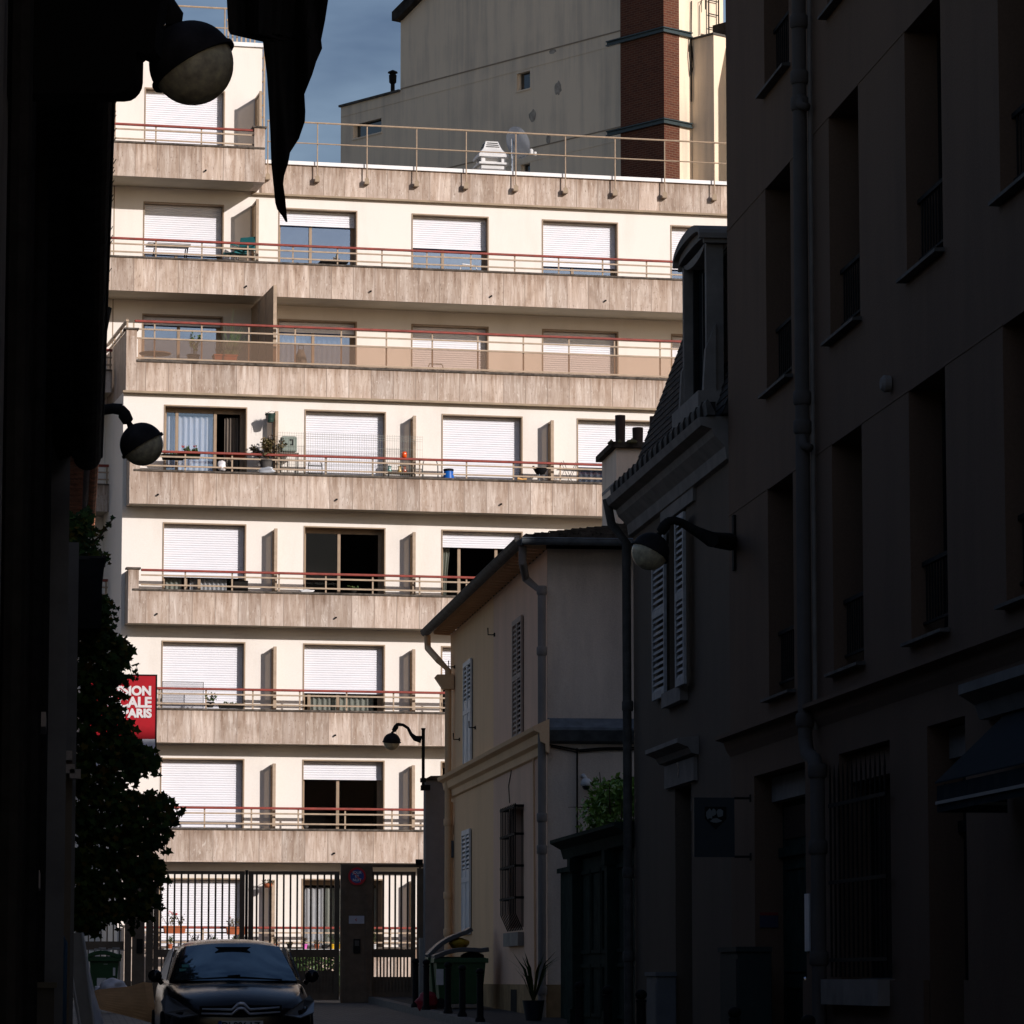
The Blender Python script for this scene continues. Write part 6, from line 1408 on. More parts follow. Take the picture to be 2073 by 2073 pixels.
# leaning mattress
dM = 45.0
L_ = [(138, 1888), (142, 1930), (146, 1975), (153, 2020), (162, 2073), (172, 2120)]; R_ = [(166, 1888), (172, 1925), (176, 1965), (181, 2010), (190, 2073), (198, 2120)]; E_ = [(170, 1890), (176, 1930), (182, 1965), (193, 2015), (211, 2073), (222, 2120)]
m = MB(); lv = P3(L_, dM); rv = P3(R_, dM - .12); ev = P3(E_, dM + 1.3)
n = len(lv); bv = [Vector(v) + Vector((-.02, 1.45, 0)) for v in lv]
m.add(lv + rv, [(i, i + 1, n + i + 1, n + i) for i in range(n - 1)]); s1_ = m.build('mattress', solid('ticking', (.58, .57, .55), .9), None, smooth=False); tag(s1_, 'old white quilted mattress leaning on the left wall', 'mattress')
OFF[s1_.name] = Vector()
m = MB(); m.add(rv + ev, [(i, i + 1, n + i + 1, n + i) for i in range(n - 1)]); m.add(ev + bv, [(i, i + 1, n + i + 1, n + i) for i in range(n - 1)]); m.add([lv[0], rv[0], ev[0], bv[0]], [(0, 1, 2, 3)]); m.build('mattress_side', M['bag'], s1_)
m = MB()
for i in range(n - 1):
    m.tube([rv[i], rv[i + 1]], .018, 6); m.tube([lv[i], lv[i + 1]], .018, 6)
m.build('piping', M['white'], s1_)

# ================================================================== LEFT SIDE OF THE STREET
lb = empty('left_building', (-.4, 24, gz(24))); tag(lb, 'black silhouetted old building along the left edge with gutter, pipes and sills', 'building')
XL = -.30
m = MB(); m.box(XL - 12, XL, -12, 43.2, -1.8, 6.0); m.build('wall', M['dark'], lb)
MB().box(XL - .01, -.012, 42.6, 43.19, -1.8, 5.95).build('corner_pilaster', M['dark'], lb)
ZG_ = .1335 * 41.3
m = MB(); m.prism([(XL - .1, 4, ZG_ + .02), (.12, 4, ZG_ + .02), (.12, 4, ZG_ + .12), (XL - .1, 4, ZG_ + .5)], (0, 36.8, 0)); m.build('eaves', M['slate'], lb)
def G(px, py, r): 
    d = ray(px, py); t = (ZG_ + .1) / d.z; return d * t
ga, gb = G(203, 925, 0), G(216, 150, 0)
half_gutter((gb.x - .12 + (gb.x - ga.x) * .3, 14, ZG_ + .1), (ga.x - .14, ga.y, ZG_ + .1), .15, 'gutter', lb, M['slate'], .55)
m = MB(); m.prism([(XL - 12, -12, 6.0), (.05, -12, ZG_ + .25), (.05, -12, ZG_ + .28), (XL - 6, -12, 9.0), (XL - 12, -12, 6.3)], (0, 55, 0)); m.build('roof', M['tiled'], lb)
# thin spikes standing on the gutter edge
m = MB(); sr2 = random.Random(9)
for i in range(46):
    t = i / 45; px = 216 + (205 - 216) * t; py = 190 + 420 * t
    d = ray(px - 4, py); p = d * ((ZG_ + .08) / d.z); l_ = sr2.uniform(.09, .16)
    m.tube([p, p + RT * l_ * .62 + Vector((0, 0, l_ * 1.05))], [.0055, .003], 4)
m.build('gutter_spikes', M['iron'], lb)
p = ray(205, 660) * 36
m = MB(); q_ = [(196, 619), (221, 621), (214, 655), (206, 700), (203, 740), (196, 740)]; m.prism([ray(a, b) * 36 for a, b in q_], FW * .25); m.build('gutter_outlet', M['slate'], lb)
for (px, w_) in ((20, .05), (36, .04), (62, .06), (84, .05)):
    d = ray(px, 1600); t = (XL + .07) / d.x if d.x < 0 else 30
    if d.x < 0:
        pp_ = d * t
        if 12 < pp_.y < 43: MB().tube([(XL + .07, pp_.y, 5.6), (XL + .07, pp_.y, -1.5)], w_, 8).build('drainpipe', M['iron'], lb)
for (px, py, h_) in ((64, 1478, .5), (88, 1500, .4), (46, 1800, .3)):
    d = ray(px, py); t = XL / d.x; p = d * t; MB().box(XL + .001, XL + .12, p.y - .5, p.y + .5, p.z, p.z + .12).build('sill', M['greyr'], lb)
pr_ = P3([(120, 1525), (147, 1525)], 43.4)
m = MB(); m.box(pr_[0].x, pr_[1].x, 43.22, 44.0, -1.3, pr_[0].z); m.build('end_pier', solid('pier_tan', (.17, .135, .095), .9), lb)
m = MB(); 
for i, (px, py) in enumerate(((135, 1535), (140, 1562), (152, 1572))): 
    p = ray(px, py) * 43.3; m.box(p.x - .06, p.x + .06, 43.0, 43.21, p.z - .05, p.z + .05)
m.build('pier_blocks', M['greyr'], lb)
# big dark box sign high on the left wall
ds = 17.0
o = empty('projecting_box', ray(100, 60) * ds); tag(o, 'black box sign with rounded corner sticking out at the top left', 'sign'); OFF[o.name] = Vector(o.location)
pts = [(-40, -40), (330, -40), (318, 40), (312, 100), (300, 111), (290, 108), (280, 104), (275, 108), (274, 150), (272, 162), (267, 172), (259, 181), (249, 187), (236, 189), (-40, 189)]
M['void'] = mat('matt_black', (.006, .006, .006), .95, .05, .1, 3)
m = MB(); m.prism([ray(a, b) * ds for a, b in pts], FW * .35); m.build('case', M['void'], o)
# roof and planter further along the left
l2 = empty('tiled_roof_house', (-.2, 56, gz(56))); tag(l2, 'low house beyond on the left with orange clay tile verge and zinc gutter', 'building')
MB().box(-9, -.12, 50.2, 60.2, -1.2, 6.7).build('wall', M['dark'], l2); MB().box(-.5, .10, 44.05, 50.15, -1.2, 4.9).build('wall', M['dark'], l2)
def roofpt(px, z): d = ray(px, 985); t = z / d.z; return d * t
z7 = 6.9
xa_, xb__ = (168 - 130) / 7956 * 55, (180 - 130) / 7956 * 55
m = MB(); yy = 50.6; 
while yy < 60:
    m.lathe([(.055, 0), (.068, .32)], Matrix.Translation(((xa_ + xb__) / 2, yy, z7)) @ Matrix.Rotation(R(-92), 4, 'X'), 10); yy += .29
m.build('verge_tiles', M['tile'], l2)
half_gutter(((155 - 130) / 7956 * 55 + .045, 50.5, z7 - .02), ((155 - 130) / 7956 * 55 + .045, 60.3, z7 - .02), .045, 'gutter', l2, M['zinc'], .5)
m = MB(); yy = 50.5; k = 0
while yy < 60.2:
    for j in range(3): m.prism([(-.03 + .065 * j, yy + .01, z7 - .03 + .012 * (k % 2)), (.03 + .065 * j, yy + .01, z7 - .03), (.03 + .065 * j, yy + .01, z7 + .02), (-.03 + .065 * j, yy + .01, z7 + .02)], (0, .26, 0))
    yy += .29; k += 1
m.prism([(-9, 50.4, z7 + .03), (.18, 50.4, z7 + .03), (.18, 50.4, z7 + .06), (-4, 50.4, z7 + 2)], (0, 9.9, 0)); m.build('roof', M['tile'], l2)
dP = 47.0
pb = empty('planter', ray(172, 1200) * dP); tag(pb, 'tall dark tapered planter on the left wall, overgrown with ivy', 'planter')
c = [ray(134, 1128) * dP, ray(213, 1130) * dP, ray(207, 1180) * dP, ray(205, 1272) * dP, ray(128, 1272) * dP, ray(136, 1180) * dP]
m = MB(); m.prism(c, (0, .8, 0)); m.build('box', M['black'], pb)
m = MB(); a_, b_ = ray(133, 1127) * dP, ray(214.5, 1133) * dP; m.box(a_.x, b_.x, a_.y - .03, a_.y + .83, b_.z, a_.z + .01); m.build('rim', M['slate'], pb)
# climbing ivy: leaves spread through a deep irregular hanging mass
OUT = [(150, 1250), (205, 1215), (222, 1280), (254, 1297), (266, 1343), (256, 1370), (240, 1392), (246, 1440), (268, 1480), (280, 1500), (300, 1520), (324, 1523), (314, 1548), (286, 1576), (237, 1585), (274, 1601), (317, 1604), (348, 1613), (362, 1660), (339, 1675), (324, 1700), (314, 1725), (333, 1747), (328, 1780), (312, 1795), (302, 1840), (285, 1852), (268, 1872), (246, 1852), (215, 1870), (186, 1888), (170, 1885), (146, 1860), (148, 1700), (150, 1500)]
def inside(x, y, poly):
    r = False; j = len(poly) - 1
    for i in range(len(poly)):
        if (poly[i][1] > y) != (poly[j][1] > y) and x < (poly[j][0] - poly[i][0]) * (y - poly[i][1]) / (poly[j][1] - poly[i][1]) + poly[i][0]: r = not r
        j = i
    return r
def ivy(name, label, poly, d0, depth, n, size, seed, sprigs=()):
    rng = random.Random(seed); xs_ = [p[0] for p in poly]; ys_ = [p[1] for p in poly]; pts = []
    # clumps: discs around seed points so the mass has lobes and gaps
    while len(pts) < n:
        x, y = rng.uniform(min(xs_), max(xs_)), rng.uniform(min(ys_), max(ys_))
        if not inside(x, y, poly): continue
        edge = sum(inside(x + 13 * math.cos(q), y + 13 * math.sin(q), poly) for q in (0, 1.05, 2.1, 3.14, 4.2, 5.24))
        dd = d0 + rng.uniform(0, depth)
        if edge == 6:
            if math.sin(x * .19 + 2 * math.sin(y * .043)) * math.sin(y * .15 + 1.7 * math.sin(x * .06)) < .80: pts.append(ray(x, y) * dd)
        elif rng.random() < .30:                    # rim: loose shoots of a few leaves with gaps between them
            a = rng.uniform(0, 6.28)
            for k in range(rng.randint(2, 6)): pts.append(ray(x + 5.5 * k * math.cos(a) + rng.gauss(0, 2), y + 5.5 * k * (.35 + .65 * abs(math.sin(a))) + rng.gauss(0, 2)) * dd)
    o = empty(name, ray(sum(xs_) / len(xs_), max(ys_)) * (d0 + depth * .5)); tag(o, label, 'climbing plant')
    leaf_mesh(pts, size, rng, 'ivy', face=(.25, -1, .25), jitter=1.3).build('foliage', M['ivy'], o, recalc=False)
    m = MB()
    for s in sprigs:
        q = P3(s, d0 + depth * .3); m.tube(q, [.012] * (len(q) - 1) + [.004], 5)
    y0_ = max(ys_); xm = min(xs_) + 12
    q = P3([(xm, y0_ - 5), (xm + 8, (y0_ * 2 + min(ys_)) / 3), (xm + 20, (y0_ + min(ys_) * 2) / 3), (xm + 30, min(ys_) + 20)], d0 + depth); m.tube(q, [.05, .04, .03, .015], 6)
    m.build('stem', M['stem'], o)
    if sprigs:
        lp = []
        for s in sprigs:
            q = P3(s, d0 + depth * .3)
            for a, b in zip(q, q[1:]):
                for t in (0.2, .6, 1.0): lp.append(a.lerp(b, t) + Vector((rng.uniform(-.03, .03), 0, rng.uniform(-.03, .03))))
        leaf_mesh(lp, size * .8, rng, 'ivy', face=(.25, -1, .25)).build('foliage', M['ivy'], o, recalc=False)
ivy('ivy', 'large dark ivy mass hanging on the left wall over the red banner', OUT, 47.5, 1.1, 5600, .085, 4, sprigs=[[(268, 1310), (246, 1290), (240, 1302)], [(362, 1655), (372, 1640)], [(320, 1600), (300, 1605)], [(330, 1745), (305, 1735)]])
ivy('ivy', 'ivy growing out of the dark planter high on the left', [(128, 1128), (128, 1050), (140, 1035), (165, 1050), (180, 1020), (187, 1045), (190, 1085), (196, 1100), (185, 1105), (205, 1125), (212, 1128)], 47.2, .6, 620, .07, 6, sprigs=[[(190, 1096), (205, 1083), (214, 1068), (222, 1060), (228, 1050)], [(200, 1118), (212, 1126), (220, 1128)]])
ivy('ivy', 'ivy strand trailing down from the right side of the planter', [(205, 1210), (217, 1205), (220, 1225), (212, 1245), (214, 1275), (208, 1290), (190, 1290), (186, 1262)], 47.4, .5, 260, .07, 8)
# red banner behind the ivy
dB = 64.0
bx0, bx1, bz1, bz0 = ray(172, 1370) * dB, ray(316, 1370) * dB, ray(300, 1368) * dB, ray(300, 1557) * dB
yB_ = bx1.y
bn = empty('banner_sign', (bx1.x - .6, yB_, bz0.z)); tag(bn, 'red banner sign with white lettering half hidden by the ivy', 'sign')
zr_s = onY(300, 1496, yB_).z
MB().box(bx0.x, bx1.x, yB_, yB_ + .03, zr_s, bz1.z).build('red_field', solid('banner_red', (.42, .003, .012), .6), bn)
MB().box(bx0.x, bx1.x, yB_, yB_ + .03, bz0.z, zr_s - .001).build('grey_field', solid('banner_grey', (.84, .84, .90), .6), bn)
m = MB()
m.box(bx1.x, bx1.x + .02, yB_ - .01, yB_ + .04, bz0.z - .02, bz1.z + .02); m.box(bx0.x, bx1.x, yB_ - .01, yB_ + .04, bz1.z, bz1.z + .02); m.box(bx0.x, bx1.x, yB_ - .01, yB_ + .04, bz0.z - .02, bz0.z); m.build('frame', M['iron'], bn)
wt = solid('banner_white', (.75, .72, .72))
for s, py, hpx in (('MISSION', 1407, 17.5), ('LOCALE', 1431.5, 20), ('DE PARIS', 1452, 16.5)):
    a_ = onY(306.5, py, yB_); sz = hpx / 7900 * dB / .70
    text('banner_text', s, wt, bn, (a_.x, yB_ - .004, a_.z), sz, (R(90), 0, 0), 'RIGHT', .010, 1.0)
# lamp-like and odd things low on the left
o = empty('wooden_box', ray(70, 2060) * 31); tag(o, 'dark wooden box with a ledge at the bottom left corner', 'box')
p0, p1 = ray(28, 2000) * 31, ray(110, 2000) * 31
m = MB(); m.box(p0.x, p1.x, p0.y, p0.y + .6, gz(31), p0.z); m.build('case', solid('box_brown', (.05, .04, .028)), o)
MB().box(p0.x - .02, p1.x + .02, p0.y - .05, p0.y + .62, p0.z, p0.z + .045).build('ledge', solid('box_ledge', (.09, .075, .045)), o)
q0, q1 = ray(115, 1940) * 42.6, ray(135, 1890) * 42.6
o = empty('folded_tarpaulin', (q0.x, q0.y, gz(42))); tag(o, 'dark blue folded tarpaulin propped by the left pier', 'tarpaulin')
m = MB()
for i in range(4): x = q0.x + (q1.x - q0.x) * (i + .5) / 4; m.tube([(x, q0.y, gz(42)), (x, q0.y, q1.z - .05 * abs(i - 1)), (x + .005, q0.y + .05, q1.z + .02 - .05 * abs(i - 1))], [.022, .024, .012], 8)
m.build('cloth', solid('tarp_blue', (.03, .075, .12)), o, smooth=True)

# ================================================================== TORN FLAG OVERHEAD
dF = 13.0
o = empty('flag', ray(520, -60) * dF); tag(o, 'black torn flag hanging down at the top, its ragged tip over the balconies', 'flag')
Lf = [(455, -70), (459, 0), (461, 40), (462, 62), (466, 69), (480, 79), (497, 80), (532, 84)]
Lf2 = [(532, 84), (535, 110), (540, 150), (544, 210), (547, 270), (549, 330), (553, 370), (557, 410), (561, 424), (571, 437), (578, 449)]
Rf = [(672, -70), (664, 0), (658, 40), (650, 80), (652, 97), (640, 124), (632, 150), (616, 190), (618, 225), (617, 245), (605, 280), (587, 308), (583, 330), (575, 355), (573, 372), (577, 400), (582, 452)]
def interp(pl, y):
    for (x0, y0_), (x1, y1_) in zip(pl, pl[1:]):
        if y0_ <= y <= y1_: return x0 + (x1 - x0) * (y - y0_) / max(1e-6, y1_ - y0_)
    return pl[-1][0]
rowsF = sorted({p[1] for p in Lf + Lf2 + Rf} | set(range(-60, 452, 14))); vsf = []; nu = 22
rowsF = [y for y in rowsF if y <= 449]
m = MB()
def frow(y, l, r):
    out = []
    for i in range(nu + 1):
        t = i / nu; x = l + (r - l) * t; fo = .06 * math.sin(x * .055 + y * .006) + .03 * math.sin(x * .13 - y * .004)
        out.append(ray(x, y) * (dF + fo))
    return out
def sheet(rows_, lf, rf):
    vs = []
    for y in rows_: vs += frow(y, lf(y), rf(y))
    n = len(rows_); back = [v + FW * .012 for v in vs]
    k = nu + 1; N = n * k
    fs = [(j * k + i, j * k + i + 1, (j + 1) * k + i + 1, (j + 1) * k + i) for j in range(n - 1) for i in range(nu)]
    fs += [(N + a, N + d, N + c, N + b) for a, b, c, d in fs]
    edge = [(j * k, (j + 1) * k) for j in range(n - 1)] + [(j * k + nu, (j + 1) * k + nu) for j in range(n - 1)] + [(i, i + 1) for i in range(nu)] + [((n - 1) * k + i, (n - 1) * k + i + 1) for i in range(nu)]
    fs += [(a, b, N + b, N + a) for a, b in edge]
    m.add(vs + back, fs)
sheet([y for y in rowsF if y <= 84], lambda y: interp(Lf, y) if y < 69 else interp(Lf, 69) + (532 - 466) * (y - 69) / 15, lambda y: interp(Rf, y))
sheet([y for y in rowsF if y >= 84], lambda y: interp(Lf2, y), lambda y: interp(Rf, y))
m.build('cloth', M['cloth'], o)
a_ = ray(440, -75) * dF; b_ = ray(700, -62) * dF
m = MB(); m.tube([a_ - RT * 1.3, b_], .02, 8); m.build('pole', M['iron'], o)

# ================================================================== THINGS ON THE BALCONIES
def pl(px, py, v): 
    u, z = fac(px, py, v); return u, z
def place(name, label, cat, u, v, z, group=None):
    o = empty(name, fw(u, v, z), FAC, world=False); return tag(o, label, cat, group)
SC = 7900 / 91.0                                   # pixels per metre on the facade
def pot_plant(label, px, pytop, pybase, v, potm='terra', wpot=.2, hpot=.18, spread=.22, leaf='plant', flowers=0, n=90, name='potted_plant', lsize=.07, long_=1.0, group='potted plants on the balconies', cat='plant'):
    u, zb = pl(px, pybase, v); h = (pybase - pytop) / SC
    o = place(name, label, cat, u, v, zb, group)
    m = MB()
    if long_ > 1:
        a, b = wpot * long_ / 2, wpot / 2; m.add([(-a * .9, -b * .8, 0), (a * .9, -b * .8, 0), (a * .9, b * .8, 0), (-a * .9, b * .8, 0), (-a, -b, hpot), (a, -b, hpot), (a, b, hpot), (-a, b, hpot)], [(0, 3, 2, 1), (0, 1, 5, 4), (1, 2, 6, 5), (2, 3, 7, 6), (3, 0, 4, 7), (4, 5, 6, 7)]); m.box(-a - .012, a + .012, -b - .012, b + .012, hpot - .03, hpot + .005)
        m.build('pot', M[potm], o)
    else:
        m.lathe([(.001, 0), (wpot * .36, 0), (wpot * .5, hpot), (wpot * .54, hpot), (wpot * .54, hpot - .03), (.001, hpot - .02)], None, 14); m.build('pot', M[potm], o, smooth=True, auto=True)
    rng = random.Random(int(px * 7 + pytop)); top = max(h - hpot, .05); pts = []; st = MB()
    k = 7 if long_ == 1 else 12
    for i in range(k):
        q = rng.uniform(0, 6.28); rad = spread * rng.uniform(.2, 1); hx = rng.uniform(.45, 1) * top; x0 = rng.uniform(-.4, .4) * wpot * long_
        tip = Vector((x0 + rad * math.cos(q), rad * .8 * math.sin(q), hpot + hx)); st.tube([(x0 * .8, 0, hpot - .03), ((x0 + tip.x) / 2, tip.y / 2, hpot + hx * .6), tip], [.006, .005, .003], 4)
        for j in range(n // k): t = rng.uniform(.3, 1.05); pts.append(Vector((x0 * .8, 0, hpot)).lerp(tip, t) + Vector((rng.gauss(0, .3), rng.gauss(0, .3), rng.gauss(0, .3))) * spread * .35)
    st.build('stem', M['stem'], o); leaf_mesh(pts, lsize, rng).build('foliage', M[leaf], o, recalc=False)
    if flowers:
        f = []
        for i in range(flowers): c = Vector((rng.uniform(-.5, .5) * wpot * long_, rng.uniform(-.1, .05), hpot + top * rng.uniform(.75, 1.05))); f += blob_pts(c, (.035, .035, .03), 14, rng)
        leaf_mesh(f, .035, rng).build('flowers', M['petal'], o, recalc=False)
    return o
def tubechair(label, px, pytop, pybase, v, w_, mt='iron', rz=0, seat='iron', slats_=5, group=None):
    u, zt_ = pl(px, pytop, v); zb = f6 if pytop < 600 else (f5 if pytop < 800 else fl[4]); h = zt_ - zb
    o = place('chair', label, 'chair', u, v, zb, group); o.rotation_euler = (0, 0, FAC + R(rz)); a = w_ / 2; r = .013
    m = MB(); m.tube([(-a, .02, 0), (-a, 0, h * .5), (-a * .95, 0, h * .88), (-a * .75, 0, h), (a * .75, 0, h), (a * .95, 0, h * .88), (a, 0, h * .5), (a, .02, 0)], r, 6); m.build('back_frame', M[mt], o)
    for i in range(slats_): zz_ = h * (.56 + .4 * i / max(1, slats_)); MB().box(-a * .9, a * .9, -.01, .01, zz_, zz_ + .025).build('back_slat', M[mt], o)
    m = MB(); m.box(-a * .95, a * .95, .01, .34, h * .5, h * .5 + .02); m.build('seat', M[seat], o)
    for s in (-1, 1): MB().tube([(s * a * .95, .32, h * .5), (s * a * .95, .34, 0)], r, 6).build('leg', M[mt], o)
    return o
vb6, vb5, vb1 = .75, 2.6, 3.8
# level 6
u, z = pl(343, 521, .85); zt6_ = pl(343, 496, .85)[1]
zf = f6 + .0
o = place('folding_table', 'white folding table on the upper left balcony', 'table', u, .85, zf)
MB().box(-.55, .48, -.25, .25, zt6_ - zf - .03, zt6_ - zf).build('tabletop', M['white'], o)
for s in (-.4, .36):
    m = MB(); m.tube([(s - .08, -.2, 0), (s + .06, -.2, zt6_ - zf - .05)], .016, 6); m.tube([(s - .08, .2, 0), (s + .06, .2, zt6_ - zf - .05)], .016, 6); m.tube([(s - .08, -.2, .02), (s - .08, .2, .02)], .016, 6); m.build('leg', M['iron'], o)
teal = solid('teal_plastic', (.02, .14, .15))
for i, (px, pt, lb_) in enumerate(((478, 503, 'lower teal garden chair of the stack beside the brown partition'), (492, 478, 'upper teal garden chair tipped against the brown partition'))):
    u, z = pl(px, 526, .8); h = (526 - pt) / SC
    o = place('garden_chair', lb_, 'chair', u, .8, max(f6, z), 'teal garden chairs'); o.rotation_euler = (0, 0, FAC + R(-60 + 25 * i))
    m = MB(); m.prism([(-.22, .18, h * .5), (.22, .18, h * .5), (.20, .26, h + .05), (-.20, .26, h + .05)], (0, .02, 0)); m.build('backrest', teal, o, bevel=.01)
    MB().box(-.24, .24, -.24, .2, h * .42, h * .42 + .04).build('seat', teal, o, bevel=.012)
    for sx_ in (-.21, .21):
        for sy_ in (-.2, .18): MB().tube([(sx_ * 1.1, sy_ * 1.15, 0), (sx_, sy_, h * .42)], .016, 6).build('leg', M['chrome'], o)
        MB().tube([(sx_ * 1.12, -.2, h * .42), (sx_ * 1.12, -.2, h * .66), (sx_ * 1.12, .2, h * .7)], .016, 6).build('armrest', teal, o)
u, z = pl(675, 535, .7); zt_6 = pl(675, 531.5, .7)[1]
o = place('side_table', 'low dark table behind the upper balcony rail, bottles on it', 'table', u, .7, f6)
MB().box(-.35, .33, -.2, .2, zt_6 - f6 - .03, zt_6 - f6).build('tabletop', M['iron'], o)
for sx_ in (-.3, .28):
    for sy_ in (-.16, .16): MB().tube([(sx_, sy_, 0), (sx_, sy_, zt_6 - f6 - .03)], .014, 6).build('leg', M['iron'], o)
for dx, hh_, mt_, lb_ in ((.08, .26, 'potg', 'tall dark bottle on the low balcony table'), (.02, .13, 'white', 'small white cup on the low balcony table'), (.14, .1, 'dglass', 'short clear glass on the low balcony table')):
    m = MB(); r = .03; m.lathe([(.001, 0), (r, 0), (r, hh_ * .6), (r * .35, hh_ * .78), (r * .35, hh_), (.001, hh_)] if hh_ > .2 else [(.001, 0), (r * .8, 0), (r, hh_), (r * .9, hh_), (r * .7, .01)], None, 10)
    o = m.build('bottle' if hh_ > .2 else 'cup', M[mt_]); o.location = fw(u + dx, .7, zt_6 + .001); tag(o, lb_, 'bottle' if hh_ > .2 else 'cup')
tubechair('thin white tube chair behind the rail of the third upper window', 949, 536, 552, .8, .5, 'zincw', 20, 'zincw', 1)
# level 5
u, z = pl(314, 715, 3.0)
o = place('round_table', 'round beige table at the left end of the glazed terrace', 'table', u, 3.0, f5)
m = MB(); m.lathe([(.001, -.025), (.37, -.025), (.38, -.01), (.37, 0), (.001, 0)], Matrix.Translation((0, 0, z - f5)), 24); m.build('tabletop', solid('beige', (.5, .4, .29)), o)
m = MB(); m.tube([(0, 0, 0), (0, 0, z - f5 - .025)], .025, 8); m.lathe([(.001, 0), (.2, 0), (.2, .02), (.001, .03)], None, 14); m.build('leg', M['iron'], o)
pot_plant('tall leafy plant behind the glass screen, left terrace window', 391, 672, 742, 2.2, 'iron', .3, .28, .2, n=150, lsize=.09)
o = pot_plant('grassy reed plant in a red planter on the glazed terrace', 455, 690, 742, 2.6, 'terra', .34, .26, .2, n=40, long_=1.6, lsize=.06)
m = MB(); rr_g = random.Random(3)
for i in range(40):
    b_ = Vector((.1 + rr_g.uniform(-.1, .2), 0, .26)); t_ = b_ + Vector((rr_g.uniform(-.25, .45), rr_g.uniform(-.1, .1), rr_g.uniform(.3, .8) if i else 1.15)); m.tube([b_, b_.lerp(t_, .6) + Vector((0, 0, .08)), t_], [.005, .004, .002], 3)
m.build('foliage', M['plant'], o)
u, z = pl(609, 740, 2.2)
o = place('covered_grill', 'brown covered object like a hooded sack on the glazed terrace', 'grill', u, 2.2, f5); hh_ = pl(609, 708, 2.2)[1] - f5
m = MB(); m.lathe([(.17, 0), (.17, hh_ * .55), (.13, hh_ * .85), (.06, hh_), (.001, hh_ + .01)], None, 14); m.build('cover', M['drape'], o, smooth=True)
m = MB(); m.tube([(-.06, 0, hh_ - .03), (-.06, 0, hh_ + .1), (.06, 0, hh_ + .1), (.06, 0, hh_ - .03)], .012, 6); m.build('handle', M['iron'], o)
tubechair('wooden chair back seen through the tinted screen', 882, 737, 790, 2.6, .4, 'panel', 0, 'panel', 0)
for i in range(4):
    c_ = [x for x in C.objects if x.name.startswith('chair') and x.get('label', '').startswith('wooden chair')][0]; MB().box(-.15 + .09 * i, -.12 + .09 * i, -.01, .01, .42, .72).build('back_slat', M['panel'], c_)
# level 4
F4 = st[4]
pot_plant('dark planter box with red geranium on the balcony rail by the open window', 386, 903, 929, 3.86, 'potg', .2, .15, .12, flowers=4, n=150, long_=2.2, name='flower_box', group='flower boxes on the rails')
pot_plant('black planter box hung inside the rail at the open window', 350, 919, 931, 3.86, 'iron', .2, .12, .08, n=30, long_=2.6, name='flower_box', group='flower boxes on the rails')
pot_plant('brown empty planter box on the rail right of the open window', 475, 918, 930, 3.86, 'terrad', .18, .10, .05, n=12, long_=2.6, name='flower_box', group='flower boxes on the rails')
u, z = pl(448, 953, 3.95); o = blob('plastic_bag', M['bag'], None, fw(u, 3.95, z + .11), (.10, .09, .13), rg, 3, .2); tag(o, 'white plastic bag standing behind the rail under the open window', 'bag')
u, z = pl(547, 855, 3.86)
o = place('hanging_pot', 'green plastic pot hanging from the brown partition', 'plant pot', u, 3.86, z)
m = MB(); m.lathe([(.001, 0), (.075, 0), (.11, .17), (.125, .17), (.125, .2), (.10, .2), (.09, .05)], None, 16); m.build('pot', M['potg'], o, smooth=True, auto=True)
m = MB(); m.tube([(-.1, 0, .2), (.03, .0, .27), (.11, 0, .25)], .005, 4); m.tube([(.1, 0, .2), (.11, 0, .25)], .005, 4); m.build('wire', M['iron'], o)
m = MB(); rr_g = random.Random(8)
for i in range(14): q = rr_g.uniform(0, 6.28); m.tube([(.05 * math.cos(q), .05 * math.sin(q), .18), (.11 * math.cos(q), .11 * math.sin(q), .24), (.13 * math.cos(q), .13 * math.sin(q), rr_g.uniform(-.2, .2))], [.005, .004, .002], 4)
m.build('foliage', M['dry'], o)
o = pot_plant('reddish climbing vine sprawling over the rail beside the partition', 538, 884, 957, 3.95, 'zincd', .3, .3, .42, 'dry', n=760, lsize=.085)
u, z = pl(542, 957, 4.02); o = blob('plastic_bag', solid('silver_foil', (.35, .37, .4), .25, .8), None, fw(u, 4.0, z + .05), (.22, .09, .11), random.Random(12), 4, .35); tag(o, 'crumpled silver plastic sheet below the reddish vine', 'bag')
u, z = pl(584, 915, 3.85)
o = place('pet_carrier', 'grey green pet carrier box behind the rail and mesh screen', 'pet carrier', u, 3.85, z - .03)
m = MB(); m.box(-.185, .185, -.14, .14, .02, .39); m.build('shell', solid('carrier_green', (.26, .31, .27)), o, bevel=.045)
m = MB()
for i in range(7): m.box(-.15 + .047 * i, -.135 + .047 * i, -.147, -.141, .05, .36)
m.build('rib', solid('carrier_green', (.26, .31, .27)), o)
m = MB(); m.box(.0, .09, -.153, -.148, .28, .31); m.box(.06, .09, -.153, -.148, .17, .28); m.box(.02, .06, -.153, -.148, .17, .2); m.build('handle', M['black'], o)
o2_ = place('plant_stand', 'small iron stand under the pet carrier', 'stand', u, 3.85, fl[4])
hh_ = z - .03 - fl[4]
MB().box(-.22, .22, -.14, .14, hh_ - .03, hh_).build('shelf', M['drape'], o2_)
for sx_ in (-.2, .2):
    for sy_ in (-.12, .12): MB().tube([(sx_, sy_, 0), (sx_, sy_, hh_ - .03)], .012, 6).build('leg', M['iron'], o2_)
tubechair('black slatted metal chair in front of the closed shutter', 638, 933, 975, 3.9, .34, 'iron', 0, 'iron', 4)
